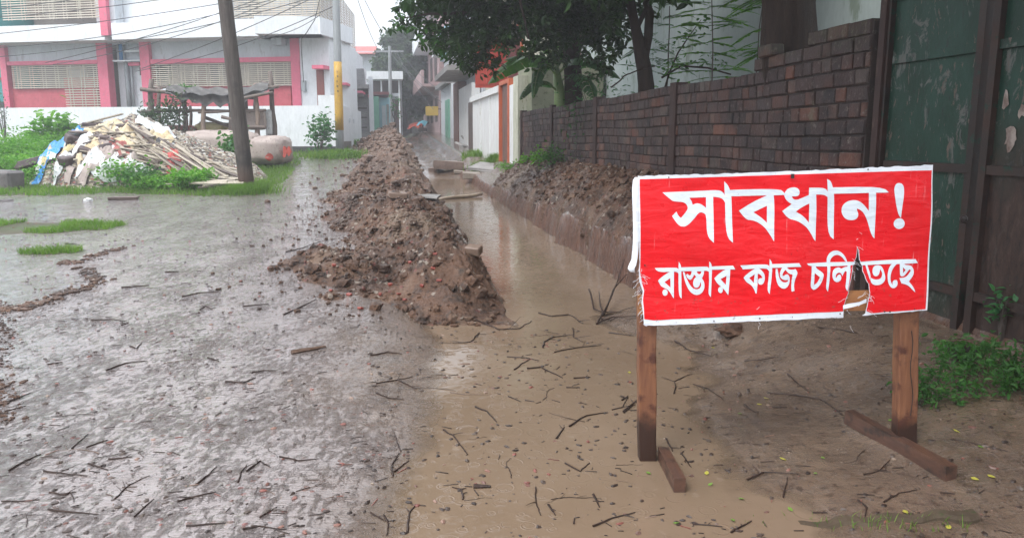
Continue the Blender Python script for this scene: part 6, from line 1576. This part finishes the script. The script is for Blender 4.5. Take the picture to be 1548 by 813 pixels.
# ------------------------------------------------------------ in and round the trench
def slab(px, py, size, rz, tl_, m_, name, label, cat, lift=0, h=None):
    c = at(px, py, h or (lambda x, Y: np.maximum(ground_h(x, Y), heap_h(x, Y)))); c.z += size[2]*.3+lift; return chunk_at(c, size, rz, tl_, m_, name, label, cat)
M_st = surf('pale_wet_stone', (.26,.22,.18), (.34,.29,.25), 4, .45, (.15,.12,.10), 30, .01); M_stb = surf('brown_mud_stone', (.16,.10,.07), (.22,.15,.11), 4, .5, (.1,.07,.05), 30, .01)
slab(601, 297, (.24,.2,.07), .3, .1, M_stb, 'stone', 'flat pale stone half sunk in the top of the soil ridge', 'stone')
slab(724, 377, (.13,.12,.10), .5, .3, M_st, 'brick_piece', 'pale broken brick on the trench edge of the nearer soil ridge', 'brick', .03)
slab(716, 384, (.14,.11,.08), -.3, .2, M_stb, 'brick_piece', 'brown broken brick next to the pale one on the trench edge', 'brick', .0)
slab(647, 298, (.34,.22,.03), -.2, .1, M_slab, 'broken_slab', 'whitish broken slab at the trench edge of the ridge dip', 'slab')
slab(742, 256, (1.0,.8,.07), -.4, .14, M_slab, 'broken_slab', 'broken grey concrete slab on the bank in front of the brown gate door', 'slab', .02)
slab(713, 272, (.42,.25,.16), .05, .05, M_st, 'block', 'long whitish block on the right bank of the far trench', 'block', .02)
slab(694, 262, (.3,.2,.08), .1, .1, M_st, 'block', 'whitish flat block just before the culvert', 'block')
slab(682, 254, (.42,.3,.18), .2, .1, M_st, 'block', 'pale chunk beside the dark culvert mouth', 'block', .04)
slab(700, 281, (.25,.2,.14), .6, .2, M_stb, 'stone', 'brown stone beyond the pole across the trench', 'stone')
slab(722, 310, (.22,.16,.08), .4, .2, M_stb, 'stone', 'reddish flat stone on the mud shelf below the far bank', 'stone')
slab(704, 222, (.9,.4,.07), .9, .35, M_slab, 'broken_slab', 'tilted slab piece against the far right wall foot', 'slab')
slab(712, 218, (.9,.4,.07), .7, .5, M_slab, 'broken_slab', 'steeper slab piece leaning on the iron strip', 'slab', .1)
a, b = P(663, 302, 15.3), P(728, 293, 16.0); m = MB(); m.tube([a.lerp(b, i/6)+Vector((0,0,.012*math.sin(i))) for i in range(7)], .035, 8)
M_bpole = surf('pale_peeled_pole', (.42,.34,.26), (.3,.23,.17), 6, .5); solo('bamboo_pole', m, M_bpole, 'pale straight pole laid across the flooded trench', 'pole', smooth=True)
# earth shelf and culvert
cv = thing('culvert', 'muddy concrete culvert crossing the trench where the water ends', 'culvert', tuple(P(672, 256, 22.3)))
M_mudc = surf('mud_caked_concrete', (.15,.10,.08), (.21,.15,.12), 3, .6, (.09,.06,.05), 14, .02)
Yc = 22.2; a = P(655, 243, Yc); b = P(694, 243, Yc); m = MB(); m.beam(Vector((a.x, Yc, a.z-.10)), Vector((b.x+.1, Yc+.1, a.z-.12)), 1.1, .2, jit=.03); part('top_slab', m, M_mudc, cv)
m = MB(); m.box(a.x-.1, a.x+.14, Yc-.4, Yc+.5, .1, a.z-.2); part('side', m, M_mudc, cv); m = MB(); m.box(b.x-.1, b.x+.2, Yc-.3, Yc+.6, .1, a.z-.22); part('side', m, M_mudc, cv)

# brick chips and red plastic on the near ridge
M_chip = surf('brick_red_chip', (.32,.07,.05), (.24,.06,.045), 8, .5); g = random.Random(91)
for px, py in ((540,402),(528,447),(655,412),(664,425),(658,388),(590,432),(612,455),(573,398),(500,441),(545,468),(620,398),(505,402),(603,446),(575,447),(638,436)):
    c = at(px, py, lambda x, Y: np.maximum(ground_h(x, Y), heap_h(x, Y))); chunk_at(c+Vector((0,0,.008)), (g.uniform(.02,.05), g.uniform(.02,.035), g.uniform(.012,.022)), g.uniform(0, 3), g.uniform(-.4,.4), M_chip, 'brick_chip', 'small brick red chip in the mud of the nearer soil ridge', 'brick chip', 'red chips on the nearer soil ridge')
# mud lump behind the sign, and lumps
c = at(1108, 503); m = MB(); m.lump(c+Vector((0,0,.01)), .13, 3, .3, (1.2,.8,.28)); solo('mud_lump', m, M_heap, 'rounded dark mud lump just under the lower edge of the banner', 'mud lump', smooth=True)

# ------------------------------------------------------------ twigs
M_twig = surf('wet_dark_twig', (.030,.018,.014), (.06,.035,.026), 20, .45, isl=.4, spec=.2); M_twigl = surf('brown_twig', (.10,.055,.035), (.15,.09,.06), 20, .5)
both = lambda x, Y: np.maximum(np.maximum(ground_h(x, Y), heap_h(x, Y)), np.where((x+K*Y > -.3) & (x+K*Y < 2.6), water_h(Y), -9))
def twig_path(pts, r, side=True, seed=0):
    g2 = random.Random(seed); V3 = [Vector(p) for p in pts]; fine = []
    for a, b in zip(V3[:-1], V3[1:]):
        for i in range(4): fine.append(a.lerp(b, i/4))
    fine.append(V3[-1]); L_ = sum((b-a).length for a, b in zip(fine[:-1], fine[1:]))
    fine = [p+Vector((g2.uniform(-1,1), g2.uniform(-1,1), g2.uniform(0,.5)))*L_*.012 for p in fine]; n_ = len(fine); m = MB()
    for p in fine: p.z += r*.6
    m.tube(fine, [r*(1-.55*i/(n_-1))*(1+.25*g2.random()) for i in range(n_)], 5)
    if side:
        for k in range(g2.choice([0, 1, 1, 2])):
            i = g2.randrange(2, n_-1); d = (fine[i]-fine[i-1]).normalized(); a = g2.choice([-1,1])*g2.uniform(.5, 1.1); d2_ = Vector((d.x*math.cos(a)-d.y*math.sin(a), d.x*math.sin(a)+d.y*math.cos(a), g2.uniform(0,.3)))
            q = fine[i]+d2_*L_*g2.uniform(.12, .3); m.tube([fine[i], fine[i].lerp(q, .5)+Vector((0,0,.002)), q], [r*.6, r*.5, r*.3], 4)
    return m
LT, RT = ('thin dark wet twig washed across the pale road', 'twigs on the wet road'), ('thin dark wet twig lying in the brown mud or shallow water', 'twigs on the brown mud')
def traced(lst, ox, oy, k, r0=.0045):
    for i, pl in enumerate(lst):
        r = r0*(1+.5*random.random()); pts = [at(ox+x/k, oy+y/k, both) for x, y in pl]; mid = pts[len(pts)//2]
        r *= .40+.09*mid.y; m = twig_path(pts, r, True, int(pl[0][0]*7+pl[0][1])); lab = RT if mid.x+K*mid.y > .35 else LT
        solo('twig', m, M_twig, lab[0], 'twig', lab[1], fix=False)
traced([[(420,258),(460,250),(505,247)],[(165,612),(203,575)],[(100,660),(150,668),(202,675)],[(205,645),(250,662)],[(265,725),(300,695),(345,672)],[(550,690),(555,665),(570,650)],[(645,630),(690,640),(735,632)],[(5,730),(50,735),(92,730)],[(20,660),(60,640),(95,625)],[(300,372),(315,378),(328,364)],[(210,312),(255,310),(290,315)],[(280,325),(297,318)],[(245,430),(290,412),(335,408)],[(520,455),(560,458),(590,445)],[(580,435),(610,430),(635,428)],[(110,755),(170,760),(230,765)],[(115,712),(150,715),(165,712),(172,735)],[(250,635),(305,630)],[(410,735),(450,720),(500,712)],[(455,695),(480,670),(500,650)],[(310,770),(355,725)],[(560,280),(620,275)],[(655,300),(690,285),(730,265)],[(660,155),(700,145),(740,130)],[(630,187),(700,182)],[(130,262),(165,248),(215,228)],[(20,278),(60,285),(100,268)],[(110,415),(145,410)],[(0,505),(40,495),(70,482)],[(10,525),(60,510)],[(150,135),(185,138)],[(280,237),(345,232)],[(380,202),(412,200)],[(460,288),(475,280),(490,290)],[(200,605),(250,590)],[(480,400),(505,408)],[(570,660),(600,640),(625,652)],[(600,770),(640,745)],[(560,800),(600,790),(650,795)],[(430,790),(520,785)]], 0, 280, 1.526)
traced([[(345,95),(420,130),(490,125),(530,100)],[(450,220),(510,222),(555,230)],[(475,262),(500,240),(525,228)],[(515,258),(560,255),(635,290)],[(568,190),(572,170),(600,155),(648,150)],[(655,448),(710,415),(768,403)],[(612,490),(640,450)],[(795,395),(830,385),(848,350)],[(835,405),(870,375)],[(345,385),(385,400),(415,435)],[(120,800),(125,740),(150,705)],[(45,740),(60,770),(55,811)],[(0,738),(50,765)],[(75,610),(70,580),(95,540)],[(80,600),(125,565)],[(100,530),(85,490),(75,465)],[(20,310),(90,295),(140,285)],[(90,295),(150,325)],[(20,340),(60,355),(110,362)],[(640,570),(690,600),(722,568)],[(545,650),(545,700),(562,740)],[(735,675),(755,720)],[(735,785),(800,750),(872,737)],[(555,75),(600,85),(655,80),(700,110)],[(668,125),(670,155),(700,170)],[(670,290),(725,287)],[(645,320),(690,322)],[(605,205),(680,190),(760,182)],[(785,140),(870,150)],[(240,460),(270,480),(320,545)],[(455,350),(497,365)],[(510,362),(540,368)],[(305,690),(300,660),(270,650)],[(0,215),(60,205),(105,208)],[(585,712),(610,740)],[(670,775),(672,750)],[(360,140),(330,170),(290,172)]], 560, 440, 2.18)
traced([[(180,150),(230,180),(300,200)],[(415,220),(470,215),(520,203)],[(560,265),(600,295),(635,320)],[(670,103),(740,110),(800,125)],[(425,620),(480,598),(600,606)],[(545,680),(555,640),(560,610)],[(500,328),(600,335),(680,352),(750,400)],[(1160,490),(1240,505),(1310,525)],[(800,690),(830,715),(820,770)],[(240,770),(340,785)],[(370,800),(440,760)],[(885,695),(940,670),(1000,655)],[(150,480),(172,525)],[(200,530),(235,580)],[(0,350),(20,335)],[(5,390),(50,352)],[(415,365),(430,380),(460,392)],[(180,330),(180,285),(235,262)],[(240,295),(290,310),(350,348)],[(820,600),(870,590),(905,555)],[(510,375),(560,372)],[(645,735),(695,735)]], 940, 450, 2.24)
pts = [at(441, 535, both), at(467, 531, both), at(493, 526, both)]; solo('stick', twig_path(pts, .016, False, 3), M_twigl, 'short thick piece of stick lying on the road, the thickest one', 'stick', fix=False)
pts = [at(716, 738, both), at(730, 738, both), at(742, 737, both)]; solo('stick', twig_path(pts, .010, False, 3), M_twig, 'stubby dark stick piece in the shallow mud near the bottom', 'stick', fix=False)
# fallen branch with several shoots at the mouth of the trench
def gp(x, y, up): q = at(560+x/2.18, 440+y/2.18, both); q.z += up; return q
m = MB()
for pl in ([(720,30,.10),(735,70,.03),(770,80,.02),(820,75,.02),(870,65,.03)],[(745,112,.01),(800,92,.02),(880,90,.02)],[(748,110,.01),(785,70,.08),(812,30,.16),(835,-20,.24)],[(765,85,.02),(755,55,.05),(752,30,.08)],[(770,85,.02),(800,40,.12),(842,10,.18)],[(760,98,.01),(790,100,.01),(815,96,.02)]):
    q = [gp(*p) for p in pl]; f2 = []
    for a_, b_ in zip(q[:-1], q[1:]): f2 += [a_.lerp(b_, i/3)+Vector((random.uniform(-.004,.004),)*3) for i in range(3)]
    f2.append(q[-1]); m.tube(f2, [lerp(.008, .003, i/(len(f2)-1)) for i in range(len(f2))], 5)
solo('fallen_branch', m, M_twig, 'forked dark fallen branch sticking up at the near end of the flooded trench', 'branch', fix=False)
# more thin twigs, copies of a few shapes
protos = []
for k in range(12):
    g2 = random.Random(k+5); L_ = 1.; a = 0; p = Vector((0,0,0)); pts = [p]
    for i in range(5): a += g2.uniform(-.5, .5); p = p+Vector((math.cos(a), math.sin(a), 0))*.2; pts.append(p)
    protos.append(mesh_from('twig_shape', *(lambda q: (q.v, q.f))(twig_path(pts, .009, True, k)), M_twig if k % 3 else M_twigl))
g = random.Random(17); cnt = 0
while cnt < 95:
    Yc = 1.9*math.exp(g.random()*1.75); x_ = g.uniform(-.68, .66)*Yc
    s_ = x_+K*Yc
    if s_ > 3.0 or (Yc > 5.8 and s_ > -.4) or x_ < -5.5: continue
    if abs(x_-1) < .55 and 2.6 < Yc < 3.3 and g.random() < .5: continue
    L_ = g.choice([.05, .07, .09, .12, .16])*(1+.1*Yc); z_ = float(both(np.array([x_]), np.array([Yc]))[0])
    lab = RT if s_ > .35 else LT; o = bpy.data.objects.new('twig', protos[cnt % 12]); COL.objects.link(o); o.location = (x_, Yc, z_+.001); o.rotation_euler = (0, 0, g.uniform(-.6, .6)+(PIc if g.random() < .5 else 0)+(g.uniform(-1.2,1.2) if g.random() < .35 else 0)); o.scale = (L_, L_, L_*g.uniform(.7,1)); tag(o, lab[0], 'twig', lab[1]); W[o.name] = Vector(o.location); cnt += 1
# bits of bark, leaf scraps and grit nobody could count
m = MB(); n = 0
while n < 4200:
    Yc = 1.8*math.exp(g.random()*2.1); x_ = g.uniform(-.7, .7)*Yc; s_ = x_+K*Yc
    if s_ > 3.1 or (Yc > 5.8 and s_ > .2) or x_ < -8: continue
    if float(gn(x_*1.7, Yc*1.7, 88)) < -.12 and g.random() < .8: continue
    n += 1; z_ = float(both(np.array([x_]), np.array([Yc]))[0]); L_ = g.choice([.006, .008, .012, .02, .035])*g.uniform(.7, 1.3)*(.8+.08*Yc); a = g.gauss(0, .6)
    L_ = min(L_, .03); 
    if g.random() < .8: m.lump((x_, Yc, z_), L_*.45, 1, .3, (1.2,.8,.55))
    else: d = Vector((math.cos(a), math.sin(a), 0))*L_; m.beam(Vector((x_, Yc, z_+.001))-d, Vector((x_, Yc, z_+.003))+d, .002+.0004*Yc, .003)
def mat_bits():
    t = NT('dark_litter'); c = t.ramp(t.island(), [(0, (.025,.016,.013)), (.55, (.05,.032,.024)), (.8, (.09,.065,.05)), (.9, (.2,.06,.045)), (1, (.26,.2,.15))]); t.bsdf(c, .45); return t.m
solo('litter', m, mat_bits(), 'fine bark and grit litter scattered over the wet road and mud', 'litter', kind='stuff', fix=False)
# fallen leaves
M_yl = leaf_mat('yellow_fallen_leaf', (.45,.38,.05), (.5,.45,.08), (.35,.4,.06), .4, .1); M_gl = leaf_mat('green_fallen_leaf', (.10,.2,.03), (.16,.28,.05), (.2,.3,.06), .4, .1)
def flatleaf(L_):
    m = MB(); w_ = L_*.28; m.v = [(-L_/2,0,.002),(-L_*.2,w_,.004),(L_*.2,w_*.9,.003),(L_/2,0,.005),(L_*.2,-w_*.9,.004),(-L_*.2,-w_,.002),(-L_*.75,0,.003)]; m.f = [(0,1,2,3,4,5),]; return m
ly = mesh_from('leaf_shape', flatleaf(.032).v, flatleaf(.032).f, M_yl); lg = mesh_from('leaf_shape', flatleaf(.026).v, flatleaf(.026).f, M_gl)
for i, (x_, y_) in enumerate([(287,603),(489,345),(465,368),(1105,780),(1132,462),(1250,620),(25,258),(545,552),(1195,620),(960,730),(985,545),(310,172)]):
    c = at(940+x_/2.24, 450+y_/2.24, both); o = bpy.data.objects.new('fallen_leaf', ly); COL.objects.link(o); o.location = c+Vector((0,0,.003)); o.rotation_euler = (g.uniform(-.2,.2), g.uniform(-.2,.2), g.uniform(0, 6)); tag(o, 'small yellow fallen leaf on the mud round the sign', 'leaf', 'yellow fallen leaves'); W[o.name] = Vector(o.location)
for i, (x_, y_) in enumerate([(90,602),(405,685),(375,765),(655,605),(570,725),(185,772),(1215,510),(910,420),(680,545),(400,395),(1165,765),(300,635)]):
    c = at(940+x_/2.24, 450+y_/2.24, both); o = bpy.data.objects.new('fallen_leaf', lg); COL.objects.link(o); o.location = c+Vector((0,0,.003)); o.rotation_euler = (g.uniform(-.2,.2), g.uniform(-.2,.2), g.uniform(0, 6)); tag(o, 'small green fallen leaf on the mud round the sign', 'leaf', 'green fallen leaves'); W[o.name] = Vector(o.location)
# grass and scraps along the front kerb
m = []; pp = np.array([tuple(at(g.uniform(1120, 1470), g.uniform(786, 806))) for i in range(130)]); 
solo('grass_tuft', blades(pp, .035, .003, 5), M_lfgrass, 'thin grass sprouting along the mossy concrete edging at the very front', 'grass', fix=False)
# ------------------------------------------------------------ air, sky, sun, camera
hz = MB(); hz.box(-66, 62, -16, 118, -1.3, 22)
t = NT('rain_haze'); v = t.new('ShaderNodeVolumePrincipled'); v.inputs['Color'].default_value = (.66,.68,.72,1); v.inputs['Density'].default_value = HAZE
v.inputs['Anisotropy'].default_value = .3
t.link(v.outputs[0], t.out.inputs['Volume'])
o = part('haze', hz, t.m); o['kind'] = 'stuff'

w = bpy.data.worlds.new('World'); scene.world = w; w.use_nodes = True
n = w.node_tree.nodes; l = w.node_tree.links; n.clear()
out = n.new('ShaderNodeOutputWorld'); bg = n.new('ShaderNodeBackground'); sky = n.new('ShaderNodeTexSky'); mx = n.new('ShaderNodeMix'); mx.data_type = 'RGBA'
sky.sky_type = 'NISHITA'; sky.sun_disc = False; sky.sun_elevation = math.radians(55); sky.sun_rotation = math.radians(SUNAZ); sky.air_density = 1; sky.dust_density = 3
mx.inputs[0].default_value = .86; mx.inputs[7].default_value = (8.6, 9.0, 9.6, 1)
l.new(sky.outputs[0], mx.inputs[6])
# overcast sky: brighter overhead than at the horizon
tcw = n.new('ShaderNodeTexCoord'); sxw = n.new('ShaderNodeSeparateXYZ'); l.new(tcw.outputs['Generated'], sxw.inputs[0])
mr = n.new('ShaderNodeMapRange'); mr.inputs[1].default_value = 0; mr.inputs[2].default_value = 1; mr.inputs[3].default_value = .66; mr.inputs[4].default_value = 1.3; l.new(sxw.outputs[2], mr.inputs[0])
mm = n.new('ShaderNodeMix'); mm.data_type = 'RGBA'; mm.blend_type = 'MULTIPLY'; mm.inputs[0].default_value = 1; l.new(mx.outputs[2], mm.inputs[6]); l.new(mr.outputs[0], mm.inputs[7]); l.new(mm.outputs[2], bg.inputs[0]); bg.inputs[1].default_value = SKYS
l.new(bg.outputs[0], out.inputs[0])
sd = bpy.data.lights.new('sun', 'SUN'); sd.energy = SUNE; sd.angle = math.radians(25); sd.color = (1,.97,.93)
so = bpy.data.objects.new('sun', sd); COL.objects.link(so)
el = math.radians(55); az = math.radians(SUNAZ)   # azimuth from +Y towards +X
dirv = Vector((math.sin(az)*math.cos(el), math.cos(az)*math.cos(el), math.sin(el)))
so.rotation_euler = dirv.to_track_quat('Z', 'Y').to_euler(); so.location = (0, 0, 15)

cam = bpy.data.cameras.new('camera'); co = bpy.data.objects.new('camera', cam); COL.objects.link(co); scene.camera = co
cam.sensor_width = 36; cam.lens = F/1548*36; cam.clip_end = 600; cam.clip_start = .05
co.location = (0, 0, HC); co.rotation_euler = (math.radians(90)-TH, 0, 0)
scene.view_settings.view_transform = 'Standard'; scene.view_settings.look = 'None'; scene.view_settings.gamma = 1
scene.view_settings.exposure = EXPO
scene.cycles.volume_bounces = 1; scene.cycles.max_bounces = 7; scene.cycles.diffuse_bounces = 3; scene.cycles.glossy_bounces = 3
scene.cycles.volume_step_rate = 4
